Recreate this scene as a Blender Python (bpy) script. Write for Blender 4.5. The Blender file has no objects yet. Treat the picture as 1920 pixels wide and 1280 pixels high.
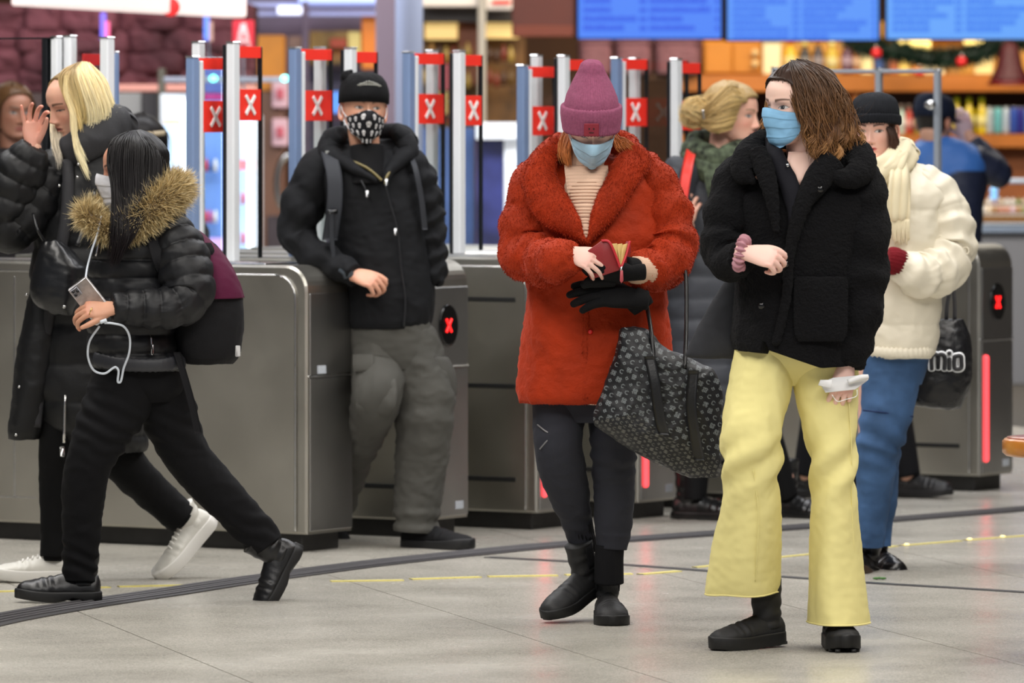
import bpy, math, random
import numpy as np
from mathutils import Vector, Matrix

# ---------------------------------------------------------------- camera, world, lights, exposure
SC = bpy.context.scene
COL = SC.collection
F = 12000.0            # focal length in pixels of the 1920 px wide frame
CX, HY, CH = 960.0, 205.0, 1.6   # optical axis column, horizon row, camera height

cam_d = bpy.data.cameras.new('camera')
cam = bpy.data.objects.new('camera', cam_d)
COL.objects.link(cam)
cam.location = (0, 0, CH)
cam.rotation_euler = (math.radians(90), 0, 0)
cam_d.sensor_width = 36.0
cam_d.lens = F / 1920 * 36.0
cam_d.shift_y = -(640 - HY) / 1920
cam_d.clip_end = 300
cam_d.dof.use_dof = True
cam_d.dof.focus_distance = 19.6
cam_d.dof.aperture_fstop = 5.2
SC.camera = cam

world = bpy.data.worlds.new('station_air')
SC.world = world
world.use_nodes = True
wn = world.node_tree
bg = wn.nodes['Background']
bg.inputs['Color'].default_value = (0.80, 0.86, 1.0, 1)
bg.inputs['Strength'].default_value = 0.22

def area_light(name, loc, size_x, size_y, power, col=(1, .95, .88), rot=(0, 0, 0)):
    d = bpy.data.lights.new(name, 'AREA')
    d.shape = 'RECTANGLE'; d.size = size_x; d.size_y = size_y; d.energy = power; d.color = col
    o = bpy.data.objects.new(name, d); COL.objects.link(o)
    o.location = loc; o.rotation_euler = rot
    return o
# overhead area lights of the hall, out of view; some added for brightness
area_light('overhead_light', (-2.6, 19.0, 5.2), 1.2, 8, 300, (1, .96, .90))
area_light('overhead_light', (2.8, 18.0, 5.2), 1.2, 8, 300, (1, .96, .90))
area_light('overhead_light', (0.2, 13.0, 5.4), 6, 2.2, 430, (1, .96, .91))
area_light('overhead_light', (-0.4, 22.6, 4.5), 7, .5, 190, (.97, .97, 1.0))  # added unseen strip light for highlights on gate tops, hair and shoulders
area_light('overhead_light', (0.6, 26.5, 4.6), 6, 1.2, 230, (.95, .96, 1.0))
area_light('overhead_light', (3.2, 38.5, 4.6), 6, 2.0, 420, (1, .86, .66), (math.radians(18), 0, 0))
area_light('overhead_light', (-2.6, 33.0, 4.8), 6, 1.6, 420, (.92, .95, 1.0), (math.radians(20), 0, 0))  # added unseen light, tilted back to brighten the shop fronts
area_light('overhead_light', (1.6, 33.0, 4.8), 6, 1.6, 380, (1, .93, .82), (math.radians(20), 0, 0))  # second added light brightening the shops behind the gates

SC.view_settings.view_transform = 'Standard'
SC.view_settings.look = 'None'
SC.view_settings.gamma = 1.0
SC.view_settings.use_curve_mapping = False
SC.view_settings.exposure = 0.0
SC.cycles.transparent_max_bounces = 40

# ---------------------------------------------------------------- maths helpers
def lin(c):
    """sRGB 0-255 triple -> linear triple"""
    c = np.asarray(c, float) / 255.0
    return np.where(c <= .04045, c / 12.92, ((c + .055) / 1.055) ** 2.4)

def P(px, py, Y):
    return np.array([(px - CX) * Y / F, Y, CH - (py - HY) * Y / F])

def ground(px, py):
    Y = CH * F / (py - HY)
    return np.array([(px - CX) * Y / F, Y, 0.0])

class At:
    """a depth to trace at: pixel + depth offset -> world point; pixel length -> metres"""
    def __init__(s, Y): s.Y = Y
    def __call__(s, px, py, dy=0.0): return P(px, py, s.Y + dy)
    def m(s, n): return n * s.Y / F
    def base(s, px): return np.array([(px - CX) * s.Y / F, s.Y, 0.0])

def unit(v):
    v = np.asarray(v, float)
    n = np.linalg.norm(v, axis=-1, keepdims=True)
    return v / np.maximum(n, 1e-9)

def smooth(K, n, x=None):
    """cubic Hermite through rows of K, resampled to n rows (or at x in key parameter 0..1)"""
    K = np.asarray(K, float)
    if K.ndim == 1: K = K[:, None]
    m = len(K)
    d = np.linalg.norm(np.diff(K[:, :min(3, K.shape[1])], axis=0), axis=1) + 1e-6
    t = np.concatenate([[0], np.cumsum(d)]); t /= t[-1]
    T = np.zeros_like(K)
    if m > 2: T[1:-1] = (K[2:] - K[:-2]) / (t[2:] - t[:-2])[:, None]
    T[0] = (K[1] - K[0]) / (t[1] - t[0]); T[-1] = (K[-1] - K[-2]) / (t[-1] - t[-2])
    q = np.linspace(0, 1, n) if x is None else np.asarray(x, float)
    i = np.clip(np.searchsorted(t, q, side='right') - 1, 0, m - 2)
    h = (t[i + 1] - t[i])[:, None]; s = ((q - t[i]) / (t[i + 1] - t[i]))[:, None]
    a = 2 * s**3 - 3 * s**2 + 1; b = s**3 - 2 * s**2 + s; c = -2 * s**3 + 3 * s**2; e = s**3 - s**2
    return a * K[i] + b * h * T[i] + c * K[i + 1] + e * h * T[i + 1]

def sm(x, X, V):
    """smooth 1-D interpolation"""
    X = np.asarray(X, float); V = np.asarray(V, float); x = np.clip(np.asarray(x, float), X[0], X[-1])
    T = np.gradient(V, X)
    i = np.clip(np.searchsorted(X, x, side='right') - 1, 0, len(X) - 2)
    h = X[i + 1] - X[i]; s = (x - X[i]) / h
    return (2*s**3-3*s**2+1)*V[i] + (s**3-2*s**2+s)*h*T[i] + (-2*s**3+3*s**2)*V[i+1] + (s**3-s**2)*h*T[i+1]

_pm = np.random.RandomState(11).permutation(256)
_pm = np.concatenate([_pm, _pm, _pm])
_g = np.array([[1,1,0],[-1,1,0],[1,-1,0],[-1,-1,0],[1,0,1],[-1,0,1],[1,0,-1],[-1,0,-1],[0,1,1],[0,-1,1],[0,1,-1],[0,-1,-1],[1,1,0],[-1,1,0],[0,-1,1],[0,-1,-1]], float)
def pn(p):
    """Perlin noise on (...,3)"""
    p = np.asarray(p, float)
    i = np.floor(p).astype(int); f = p - i; u = f*f*f*(f*(f*6-15)+10); i &= 255
    def gr(a, b, c):
        h = _pm[_pm[_pm[i[..., 0] + a] + i[..., 1] + b] + i[..., 2] + c] & 15
        return (_g[h] * (f - np.array([a, b, c]))).sum(-1)
    l = lambda a, b, t: a + t * (b - a)
    x, y, z = u[..., 0], u[..., 1], u[..., 2]
    return l(l(l(gr(0,0,0), gr(1,0,0), x), l(gr(0,1,0), gr(1,1,0), x), y),
             l(l(gr(0,0,1), gr(1,0,1), x), l(gr(0,1,1), gr(1,1,1), x), y), z)
def fbm(p, o=3):
    p = np.asarray(p, float); r = 0; a = 1.0
    for k in range(o):
        r = r + a * pn(p + 17.3 * k); p = p * 2.03; a *= .5
    return r

def rot(yaw=0, pitch=0, roll=0):
    """yaw turns about Z (face starts toward -Y, + turns to +X), pitch + nods down, roll + tips to +X"""
    y, p, r = map(math.radians, (yaw, pitch, roll))
    M = Matrix.Rotation(y, 3, 'Z') @ Matrix.Rotation(p, 3, 'X') @ Matrix.Rotation(r, 3, 'Y')
    return np.array(M)

# ---------------------------------------------------------------- mesh builder
class MB:
    def __init__(s): s.V = []; s.F = []; s.C = []; s.M = []; s.n = 0
    def add(s, V, Fs, col=(1, 1, 1), mat=0):
        V = np.asarray(V, float).reshape(-1, 3)
        if not isinstance(Fs, (list, tuple)): Fs = [Fs]
        for f in Fs:
            f = np.asarray(f, int)
            if len(f): s.F.append(f + s.n); s.M.append(np.full(len(f), mat))
        c = np.asarray(col, float)
        if c.ndim == 1: c = np.tile(c[:3], (len(V), 1))
        s.V.append(V); s.C.append(c.reshape(-1, c.shape[-1])[:, :3]); s.n += len(V)
        return s
    def addm(s, o, col=None, mat=0):
        V, Fs = o[0], o[1]
        return s.add(V, Fs, (o[2] if len(o) > 2 else (1, 1, 1)) if col is None else col, mat)
    def build(s, name, mats, parent=None, smoothf=True, loc=None):
        V = np.concatenate(s.V); C = np.concatenate(s.C)
        if not isinstance(mats, (list, tuple)): mats = [mats]
        org = np.zeros(3)
        if parent is not None:
            q = parent
            while q is not None: org = org + np.array(q.location); q = q.parent
        elif loc is not None: org = np.asarray(loc, float)
        me = bpy.data.meshes.new(name)
        cnt = np.concatenate([np.full(len(f), f.shape[1]) for f in s.F])
        idx = np.concatenate([f.ravel() for f in s.F])
        me.vertices.add(len(V)); me.vertices.foreach_set('co', (V - org).astype(np.float32).ravel())
        me.loops.add(len(idx)); me.loops.foreach_set('vertex_index', idx.astype(np.int32))
        me.polygons.add(len(cnt))
        st = np.concatenate([[0], np.cumsum(cnt)[:-1]])
        me.polygons.foreach_set('loop_start', st.astype(np.int32))
        me.polygons.foreach_set('material_index', np.concatenate(s.M).astype(np.int32))
        me.polygons.foreach_set('use_smooth', np.full(len(cnt), bool(smoothf)))
        me.update(calc_edges=True)
        at = me.color_attributes.new('Col', 'FLOAT_COLOR', 'POINT')
        at.data.foreach_set('color', np.concatenate([C, np.ones((len(C), 1))], 1).astype(np.float32).ravel())
        for m in mats: me.materials.append(m)
        o = bpy.data.objects.new(name, me); COL.objects.link(o)
        if parent is not None: o.parent = parent
        elif loc is not None: o.location = org
        return o

def tag(o, label=None, cat=None, group=None, kind=None):
    if label: o['label'] = label
    if cat: o['category'] = cat
    if group: o['group'] = group
    if kind: o['kind'] = kind
    return o
def thing(name, label, cat, loc, group=None):
    o = bpy.data.objects.new(name, None); COL.objects.link(o)
    o.location = tuple(float(v) for v in loc); o.empty_display_size = .1
    return tag(o, label, cat, group)

# ---------------------------------------------------------------- shapes (each returns V, [faces])
def gridf(nu, nv, cu=False, cv=False):
    a = np.arange(nu * nv).reshape(nu, nv)
    A = np.vstack([a, a[:1]]) if cu else a
    if cv: A = np.hstack([A, A[:, :1]])
    return np.stack([A[:-1, :-1], A[:-1, 1:], A[1:, 1:], A[1:, :-1]], -1).reshape(-1, 4)

def gnormal(Pg, cv=True):
    if cv:
        dv = np.roll(Pg, -1, 1) - np.roll(Pg, 1, 1)
    else: dv = np.gradient(Pg, axis=1)
    du = np.gradient(Pg, axis=0)
    N = unit(np.cross(dv, du))
    c = Pg.mean(1, keepdims=True)
    if ((Pg - c) * N).sum() < 0: N = -N
    return N

def rings(Pg, caps=(1, 1)):
    """closed tube surface from grid of rings, capped by fans"""
    nu, nv = Pg.shape[:2]
    V = Pg.reshape(-1, 3); Fs = [gridf(nu, nv, False, True)]
    extra = []
    n = nu * nv
    for e, ring in ((0, 0), (1, nu - 1)):
        if caps[e]:
            extra.append(Pg[ring].mean(0)); k = n + len(extra) - 1
            r = ring * nv + np.arange(nv); r2 = np.roll(r, -1)
            Fs.append(np.stack([np.full(nv, k), r, r2] if e else [np.full(nv, k), r2, r], -1))
    if extra: V = np.vstack([V, np.array(extra)])
    return V, Fs

def sect(c, a, b, th, e=2.0):
    cs, sn = np.cos(th), np.sin(th)
    if np.isscalar(e) and e == 2.0: X, Y = cs, sn
    else:
        X = np.sign(cs) * np.abs(cs) ** (2.0 / e); Y = np.sign(sn) * np.abs(sn) ** (2.0 / e)
    return c[:, None, :] + a[:, None, :] * X[None, :, None] + b[:, None, :] * Y[None, :, None]

def roundends(C, R, T, r0, r1, k=4):
    """add shrinking rings at the ends of a tube (C centres, R radii scale arrays, T tangents)"""
    return C, R

def tube(pts, rad, nu=40, nv=24, disp=None, ref=(0, 1, 0), e=2.0, caps=(1, 1), rnd=(0, 0)):
    """tube through 3-D points; rad rows (half width in the picture plane, half depth)"""
    pts = np.asarray(pts, float)
    rad = np.asarray(rad, float)
    if rad.ndim == 1: rad = np.stack([rad, rad], 1)
    K = smooth(np.hstack([pts, rad]), nu)
    C, R = K[:, :3], np.maximum(K[:, 3:5], 1e-4)
    T = unit(np.gradient(C, axis=0))
    for end, r in ((0, rnd[0]), (1, rnd[1])):
        if r:
            q = np.linspace(0, math.pi / 2, 6)[1:]
            c = C[0] if end == 0 else C[-1]; t = -T[0] if end == 0 else T[-1]; rr = R[0] if end == 0 else R[-1]
            nc = c + t * (np.sin(q) * r)[:, None]; nr = rr * np.maximum(np.cos(q), .02)[:, None]
            if end == 0: C = np.vstack([nc[::-1], C]); R = np.vstack([nr[::-1], R]); T = np.vstack([np.tile(T[0], (5, 1)), T])
            else: C = np.vstack([C, nc]); R = np.vstack([R, nr]); T = np.vstack([T, np.tile(T[-1], (5, 1))])
    ref = np.asarray(ref, float)
    b = ref - (T @ ref)[:, None] * T
    bad = np.linalg.norm(b, axis=1) < .15
    if bad.any(): b[bad] = np.array([0, 0, 1.0]) - T[bad, 2:3] * T[bad]
    b = unit(b); a = np.cross(b, T)
    th = np.linspace(0, 2 * math.pi, nv, endpoint=False)
    Pg = sect(C, a * R[:, :1], b * R[:, 1:2], th, e)
    if disp is not None:
        u = np.linspace(0, 1, len(C))[:, None] * np.ones((1, nv))
        Pg = Pg + gnormal(Pg) * disp(u, th[None, :] * np.ones((len(C), 1)), Pg)[..., None]
    return rings(Pg, caps)

def rows(at, R, nu=60, nv=48, disp=None, e=2.3, caps=(1, 1), round_top=0.0, round_bot=0.0):
    """garment body traced by rows (y, xl, xr, half depth, depth offset)"""
    K = smooth(np.array([[r[0], (r[1] + r[2]) / 2, (r[2] - r[1]) / 2, r[3], r[4] if len(r) > 4 else 0] for r in R], float)[:, [0, 1, 2, 3, 4]] * np.array([1, 1, 1, 1000, 1000]), nu)
    K[:, 3:] /= 1000
    C = np.array([at(k[1], k[0], k[4]) for k in K])
    a = np.zeros((nu, 3)); a[:, 0] = at.m(1) * K[:, 2]
    b = np.zeros((nu, 3)); b[:, 1] = K[:, 3]
    th = np.linspace(0, 2 * math.pi, nv, endpoint=False)
    Pg = sect(C, a, b, th, e)
    if disp is not None:
        u = np.linspace(0, 1, nu)[:, None] * np.ones((1, nv))
        Pg = Pg + gnormal(Pg) * disp(u, th[None, :] * np.ones((nu, 1)), Pg)[..., None]
    return rings(Pg, caps)

def slab(G, th, close=False, edge=0.35):
    """turn a grid sheet G[nu,nv,3] into a soft slab of thickness th (scalar or grid)"""
    nu, nv = G.shape[:2]
    du = np.gradient(G, axis=0); dv = np.gradient(G, axis=1)
    N = unit(np.cross(du, dv))
    if N[..., 1].mean() > 0: N = -N      # front toward the camera
    th = np.asarray(th, float) * np.ones((nu, nv))
    A = G + N * th[..., None] * .5; B = G - N * th[..., None] * .5
    f = gridf(nu, nv)
    n = nu * nv
    a = np.arange(n).reshape(nu, nv)
    loop = np.concatenate([a[0, :], a[1:, -1], a[-1, -2::-1], a[-2:0:-1, 0]])
    l2 = np.roll(loop, -1)
    return np.vstack([A.reshape(-1, 3), B.reshape(-1, 3)]), [f, f[:, ::-1] + n, np.stack([loop, l2, l2 + n, loop + n], -1)]

def pad(at, R, thick, nu=30, nv=14, disp=None, pw=.5, minth=.15, bulge=0.0):
    """pillow traced by rows (y, xl, xr, dyl, dyr); thickness falls off at the edges"""
    K = smooth(np.array(R, float) * np.array([1, 1, 1, 1000, 1000]), nu); K[:, 3:] /= 1000
    v = np.linspace(0, 1, nv)
    G = np.zeros((nu, nv, 3))
    for i, k in enumerate(K):
        for j, t in enumerate(v):
            G[i, j] = at(k[1] + (k[2] - k[1]) * t, k[0], k[3] + (k[4] - k[3]) * t - bulge * math.sin(math.pi * t))
    ve = 1 - (2 * v - 1) ** 2; u = np.linspace(0, 1, nu); ue = np.clip(np.minimum(u, 1 - u) * 6, 0, 1)
    prof = np.clip((ve[None, :] * (2 * ue - ue**2)[:, None]), 0, 1) ** pw
    th = thick * (minth + (1 - minth) * prof)
    if disp is not None: G = G + np.array([0, -1, 0]) * disp(u[:, None] * np.ones((1, nv)), v[None, :] * np.ones((nu, 1)), G)[..., None]
    return slab(G, th)

def box(c, sx, sy, sz, R=None, bev=0.0):
    """box, optionally with chamfered edges"""
    h = np.array([sx, sy, sz], float) / 2; c = np.asarray(c, float)
    if bev <= 0:
        V = np.array([[x, y, z] for x in (-1, 1) for y in (-1, 1) for z in (-1, 1)], float) * h
        Fs = np.array([[0, 1, 3, 2], [4, 6, 7, 5], [0, 4, 5, 1], [2, 3, 7, 6], [0, 2, 6, 4], [1, 5, 7, 3]])
        Fs = [Fs]
    else:
        bev = min(bev, h.min() * .9)
        L = []; ids = {}
        for sx_ in (-1, 1):
            for sy_ in (-1, 1):
                for sz_ in (-1, 1):
                    s = np.array([sx_, sy_, sz_], float)
                    for ax in range(3):
                        p = s * (h - bev); p[ax] = s[ax] * h[ax]
                        ids[(sx_, sy_, sz_, ax)] = len(L); L.append(p)
        q = []; t = []
        for ax in range(3):
            o = [k for k in range(3) if k != ax]
            for sg in (-1, 1):
                l = []
                for a, b in ((-1, -1), (1, -1), (1, 1), (-1, 1)):
                    s = [0, 0, 0]; s[ax] = sg; s[o[0]] = a; s[o[1]] = b; l.append(ids[(*s, ax)])
                q.append(l if (sg > 0) ^ (ax == 1) else l[::-1])
            for a in (-1, 1):
                for b in (-1, 1):
                    s0 = [0, 0, 0]; s1 = [0, 0, 0]
                    s0[ax] = -1; s1[ax] = 1
                    for s in (s0, s1): s[o[0]] = a; s[o[1]] = b
                    q.append([ids[(*s0, o[0])], ids[(*s1, o[0])], ids[(*s1, o[1])], ids[(*s0, o[1])]])
        for sx_ in (-1, 1):
            for sy_ in (-1, 1):
                for sz_ in (-1, 1): t.append([ids[(sx_, sy_, sz_, k)] for k in range(3)])
        V = np.array(L); Fs = [np.array(q), np.array(t)]
    if R is not None: V = V @ np.asarray(R).T
    return V + c, Fs

def ell(c, rx, ry, rz, nu=14, nv=20, R=None):
    ph = np.linspace(-math.pi / 2, math.pi / 2, nu); th = np.linspace(0, 2 * math.pi, nv, endpoint=False)
    G = np.stack([np.cos(ph)[:, None] * np.cos(th)[None] * rx, np.cos(ph)[:, None] * np.sin(th)[None] * ry, np.sin(ph)[:, None] * np.ones(nv)[None] * rz], -1)
    V = G.reshape(-1, 3)
    if R is not None: V = V @ np.asarray(R).T
    return V + np.asarray(c), [gridf(nu, nv, False, True)]

def lathe(c, prof, nv=20):
    """prof rows (radius, z)"""
    prof = np.asarray(prof, float); th = np.linspace(0, 2 * math.pi, nv, endpoint=False)
    G = np.stack([prof[:, :1] * np.cos(th), prof[:, :1] * np.sin(th), prof[:, 1:2] * np.ones(nv)], -1) + np.asarray(c)
    return rings(G)

def cyl(p, q, r, nv=14, r2=None):
    p = np.asarray(p, float); q = np.asarray(q, float)
    return tube([p, q], [r, r if r2 is None else r2], nu=3, nv=nv, ref=(0, 1, 0) if abs(unit(q - p)[1]) < .9 else (0, 0, 1))

def strands(guides, n, r=.0015, seed=0, jit=.006, frizz=.004, col=(.2, .1, .05), tip=None, var=.25, m=14, flat=1.0, spread=1.0, curl=0.0):
    """hair locks interpolated between neighbouring guide curves"""
    rs = np.random.RandomState(seed)
    G = np.array([smooth(g, m) for g in guides])
    i = rs.randint(0, len(G) - 1, n) if len(G) > 1 else np.zeros(n, int)
    t = rs.rand(n)[:, None, None]
    C = G[i] * (1 - t) + G[np.minimum(i + 1, len(G) - 1)] * t
    s = np.linspace(0, 1, m)[None, :, None]
    C = C + rs.randn(n, 1, 3) * jit * (.45 + .55 * s * spread)
    ph = rs.rand(n, 1, 3) * 6.28; fr = 3 + rs.rand(n, 1, 3) * 6
    C = C + np.sin(s * fr + ph) * frizz * s * rs.rand(n, 1, 1)
    if curl: C = C + np.sin(s * 16 + ph) * curl * s
    cut = .8 + .25 * rs.rand(n, 1, 1)          # uneven ends
    C = C[:, :1] + (C - C[:, :1]) * np.minimum(cut, 1.05)
    T = unit(np.gradient(C, axis=1))
    ref = unit(rs.randn(n, 1, 3) + np.array([0, -1.0, 0]))
    b = unit(ref - (ref * T).sum(-1, keepdims=True) * T); a = np.cross(b, T)
    rad = r * (.6 + .8 * rs.rand(n, 1, 1)) * np.sqrt(np.clip(1.02 - s ** 3, 0, 1)) * np.clip(.35 + s * 6, 0, 1)
    K = 5
    th = np.linspace(0, 2 * math.pi, K, endpoint=False)
    V = C[:, :, None, :] + (a[:, :, None, :] * np.cos(th)[None, None, :, None] * flat + b[:, :, None, :] * np.sin(th)[None, None, :, None]) * rad[..., None]
    f1 = gridf(m, K, False, True)
    Fs = (f1[None] + (np.arange(n) * m * K)[:, None, None]).reshape(-1, 4)
    c0 = np.asarray(col, float); c1 = c0 if tip is None else np.asarray(tip, float)
    k = 1 + var * rs.randn(n, 1, 1, 1)
    Cc = (c0 + (c1 - c0) * (s[..., None] ** 1.3)) * np.clip(k, .3, 2) * np.ones((n, m, K, 1))
    return V.reshape(-1, 3), [Fs], Cc.reshape(-1, 3)

def sample(V, Fs, n, rs):
    tri = []
    for f in Fs:
        f = np.asarray(f)
        tri.append(f[:, :3])
        if f.shape[1] == 4: tri.append(f[:, [0, 2, 3]])
    T = np.concatenate(tri); A, B, Cc = V[T[:, 0]], V[T[:, 1]], V[T[:, 2]]
    N = np.cross(B - A, Cc - A); ar = np.linalg.norm(N, axis=1)
    i = rs.choice(len(T), n, p=ar / ar.sum()); r1 = np.sqrt(rs.rand(n, 1)); r2 = rs.rand(n, 1)
    p = A[i] * (1 - r1) + B[i] * r1 * (1 - r2) + Cc[i] * r1 * r2
    return p, unit(N[i])

def fur(Pp, N, length, width, col, seed=0, lean=(0, 0, -.4), var=.3, rand=.5, tipcol=None):
    """pointed hairs: two-segment blades"""
    rs = np.random.RandomState(seed); n = len(Pp)
    D = unit(N + np.asarray(lean) + rs.randn(n, 3) * rand)
    L = length * (.5 + rs.rand(n, 1))
    S = unit(np.cross(D, rs.randn(n, 3))) * width
    mid = Pp + D * L * .55; D2 = unit(D + np.asarray(lean) * .8 + rs.randn(n, 3) * rand * .4); tip = mid + D2 * L * .5
    V = np.stack([Pp - S, Pp + S, mid + S * .8, mid - S * .8, tip], 1).reshape(-1, 3)
    o = (np.arange(n) * 5)[:, None]
    c = np.asarray(col, float) * np.clip(1 + var * rs.randn(n, 1), .2, 2); ct = c if tipcol is None else np.asarray(tipcol, float) * np.clip(1 + var * rs.randn(n, 1), .2, 2)
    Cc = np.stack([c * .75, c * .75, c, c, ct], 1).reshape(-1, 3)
    return V, [o + np.array([0, 1, 2, 3]), o + np.array([3, 2, 4])], Cc

def remesh(V, Fs, voxel, smooth_it=4):
    me = bpy.data.meshes.new('tmp'); me.from_pydata([tuple(v) for v in V], [], [tuple(int(i) for i in q) for f in Fs for q in f])
    o = bpy.data.objects.new('tmp', me); COL.objects.link(o)
    m = o.modifiers.new('r', 'REMESH'); m.mode = 'VOXEL'; m.voxel_size = voxel
    s = o.modifiers.new('s', 'SMOOTH'); s.iterations = smooth_it; s.factor = .5
    dg = bpy.context.evaluated_depsgraph_get(); dg.update()
    e = o.evaluated_get(dg); m2 = e.to_mesh()
    n = len(m2.vertices); co = np.zeros(n * 3, np.float32); m2.vertices.foreach_get('co', co)
    Q = [[], []]
    for p in m2.polygons:
        v = list(p.vertices); Q[0 if len(v) == 4 else 1].append(v[:4] if len(v) >= 4 else v)
    e.to_mesh_clear()
    bpy.data.objects.remove(o); bpy.data.meshes.remove(me)
    return co.reshape(-1, 3).astype(float), [np.array(q) for q in Q if q]

# ---------------------------------------------------------------- materials
_M = {}
def mat(name, col=(128, 128, 128), rough=.6, metal=0.0, bump=None, sheen=0.0, vcol=False, var=0.0, var_scale=30, emit=0.0,
        spec=.5, trans=0.0, alpha=1.0, coat=0.0, sss=0.0, brushed=False, weave=None, ecol=None, rough_var=0.0, aniso=0.0):
    if name in _M: return _M[name]
    m = bpy.data.materials.new(name); m.use_nodes = True
    nt = m.node_tree; N = nt.nodes; L = nt.links
    b = N['Principled BSDF']
    c = lin(col)
    tc = N.new('ShaderNodeTexCoord')
    b.inputs['Roughness'].default_value = rough; b.inputs['Metallic'].default_value = metal
    b.inputs['Specular IOR Level'].default_value = spec if rough < .72 or spec != .5 else .22
    b.inputs['Base Color'].default_value = (*c, 1)
    src = None
    if vcol:
        a = N.new('ShaderNodeAttribute'); a.attribute_name = 'Col'; src = a.outputs['Color']
    if var > 0:
        no = N.new('ShaderNodeTexNoise'); no.inputs['Scale'].default_value = var_scale; no.inputs['Detail'].default_value = 5
        L.new(tc.outputs['Object'], no.inputs['Vector'])
        mr = N.new('ShaderNodeMapRange'); mr.inputs['From Min'].default_value = .3; mr.inputs['From Max'].default_value = .7
        mr.inputs['To Min'].default_value = 1 - var; mr.inputs['To Max'].default_value = 1 + var
        L.new(no.outputs['Fac'], mr.inputs['Value'])
        mx = N.new('ShaderNodeMix'); mx.data_type = 'RGBA'; mx.blend_type = 'MULTIPLY'; mx.inputs['Factor'].default_value = 1
        if src is not None: L.new(src, mx.inputs['A'])
        else: mx.inputs['A'].default_value = (*c, 1)
        L.new(mr.outputs['Result'], mx.inputs['B']); src = mx.outputs['Result']
    if src is not None: L.new(src, b.inputs['Base Color'])
    if rough_var:
        no = N.new('ShaderNodeTexNoise'); no.inputs['Scale'].default_value = 3; no.inputs['Detail'].default_value = 6
        L.new(tc.outputs['Object'], no.inputs['Vector'])
        mr = N.new('ShaderNodeMapRange'); mr.inputs['From Min'].default_value = .3; mr.inputs['From Max'].default_value = .7
        mr.inputs['To Min'].default_value = rough - rough_var; mr.inputs['To Max'].default_value = rough + rough_var
        L.new(no.outputs['Fac'], mr.inputs['Value']); L.new(mr.outputs['Result'], b.inputs['Roughness'])
    h = None
    def bumpnode(hs, st, dist, prev):
        bn = N.new('ShaderNodeBump'); bn.inputs['Strength'].default_value = st; bn.inputs['Distance'].default_value = dist
        L.new(hs, bn.inputs['Height'])
        if prev is not None: L.new(prev, bn.inputs['Normal'])
        return bn.outputs['Normal']
    if bump:
        sc_, st, dist = bump
        no = N.new('ShaderNodeTexNoise'); no.inputs['Scale'].default_value = sc_; no.inputs['Detail'].default_value = 4; no.inputs['Roughness'].default_value = .6
        L.new(tc.outputs['Object'], no.inputs['Vector'])
        h = bumpnode(no.outputs['Fac'], st, dist, h)
    if brushed:
        mp = N.new('ShaderNodeMapping'); mp.inputs['Scale'].default_value = (4, 4, 900)
        L.new(tc.outputs['Object'], mp.inputs['Vector'])
        no = N.new('ShaderNodeTexNoise'); no.inputs['Scale'].default_value = 1.0; no.inputs['Detail'].default_value = 3
        L.new(mp.outputs['Vector'], no.inputs['Vector'])
        h = bumpnode(no.outputs['Fac'], .25, .0006, h)
    if weave:
        w = N.new('ShaderNodeTexWave'); w.inputs['Scale'].default_value = weave[0]; w.bands_direction = weave[2]; w.inputs['Distortion'].default_value = weave[3] if len(weave) > 3 else .5
        L.new(tc.outputs['Object'], w.inputs['Vector'])
        h = bumpnode(w.outputs['Fac'], weave[1], .002, h)
    if h is not None: L.new(h, b.inputs['Normal'])
    if sheen:
        b.inputs['Sheen Weight'].default_value = sheen; b.inputs['Sheen Roughness'].default_value = .4
        b.inputs['Sheen Tint'].default_value = (*np.clip(c * 1.6 + .1, 0, 1), 1)
    if emit:
        b.inputs['Emission Strength'].default_value = emit
        if vcol and ecol is None: L.new(src, b.inputs['Emission Color'])
        else: b.inputs['Emission Color'].default_value = (*(c if ecol is None else lin(ecol)), 1)
    if trans: b.inputs['Transmission Weight'].default_value = trans
    if alpha < 1: b.inputs['Alpha'].default_value = alpha
    if coat: b.inputs['Coat Weight'].default_value = coat; b.inputs['Coat Roughness'].default_value = .15
    if sss:
        b.inputs['Subsurface Weight'].default_value = sss; b.inputs['Subsurface Radius'].default_value = (.012, .005, .003); b.inputs['Subsurface Scale'].default_value = .5
    if aniso: b.inputs['Anisotropic'].default_value = aniso
    _M[name] = m
    return m

def glass_mat():
    """thin clear sheet: mostly see-through with a faint reflection"""
    if 'pane_glass' in _M: return _M['pane_glass']
    m = bpy.data.materials.new('pane_glass'); m.use_nodes = True
    N = m.node_tree.nodes; L = m.node_tree.links; N.clear()
    o = N.new('ShaderNodeOutputMaterial'); t = N.new('ShaderNodeBsdfTransparent'); g = N.new('ShaderNodeBsdfGlossy')
    t.inputs['Color'].default_value = (.965, .98, .975, 1); g.inputs['Roughness'].default_value = .06
    mx = N.new('ShaderNodeMixShader'); fr = N.new('ShaderNodeFresnel'); fr.inputs['IOR'].default_value = 1.4
    ge = N.new('ShaderNodeNewGeometry'); mu = N.new('ShaderNodeMath'); mu.operation = 'MULTIPLY'; iv = N.new('ShaderNodeMath'); iv.operation = 'SUBTRACT'; iv.inputs[0].default_value = 1
    L.new(ge.outputs['Backfacing'], iv.inputs[1]); L.new(fr.outputs['Fac'], mu.inputs[0]); L.new(iv.outputs[0], mu.inputs[1]); L.new(mu.outputs[0], mx.inputs['Fac']); L.new(t.outputs['BSDF'], mx.inputs[1]); L.new(g.outputs['BSDF'], mx.inputs[2])
    L.new(mx.outputs['Shader'], o.inputs['Surface'])
    _M['pane_glass'] = m
    return m
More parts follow.
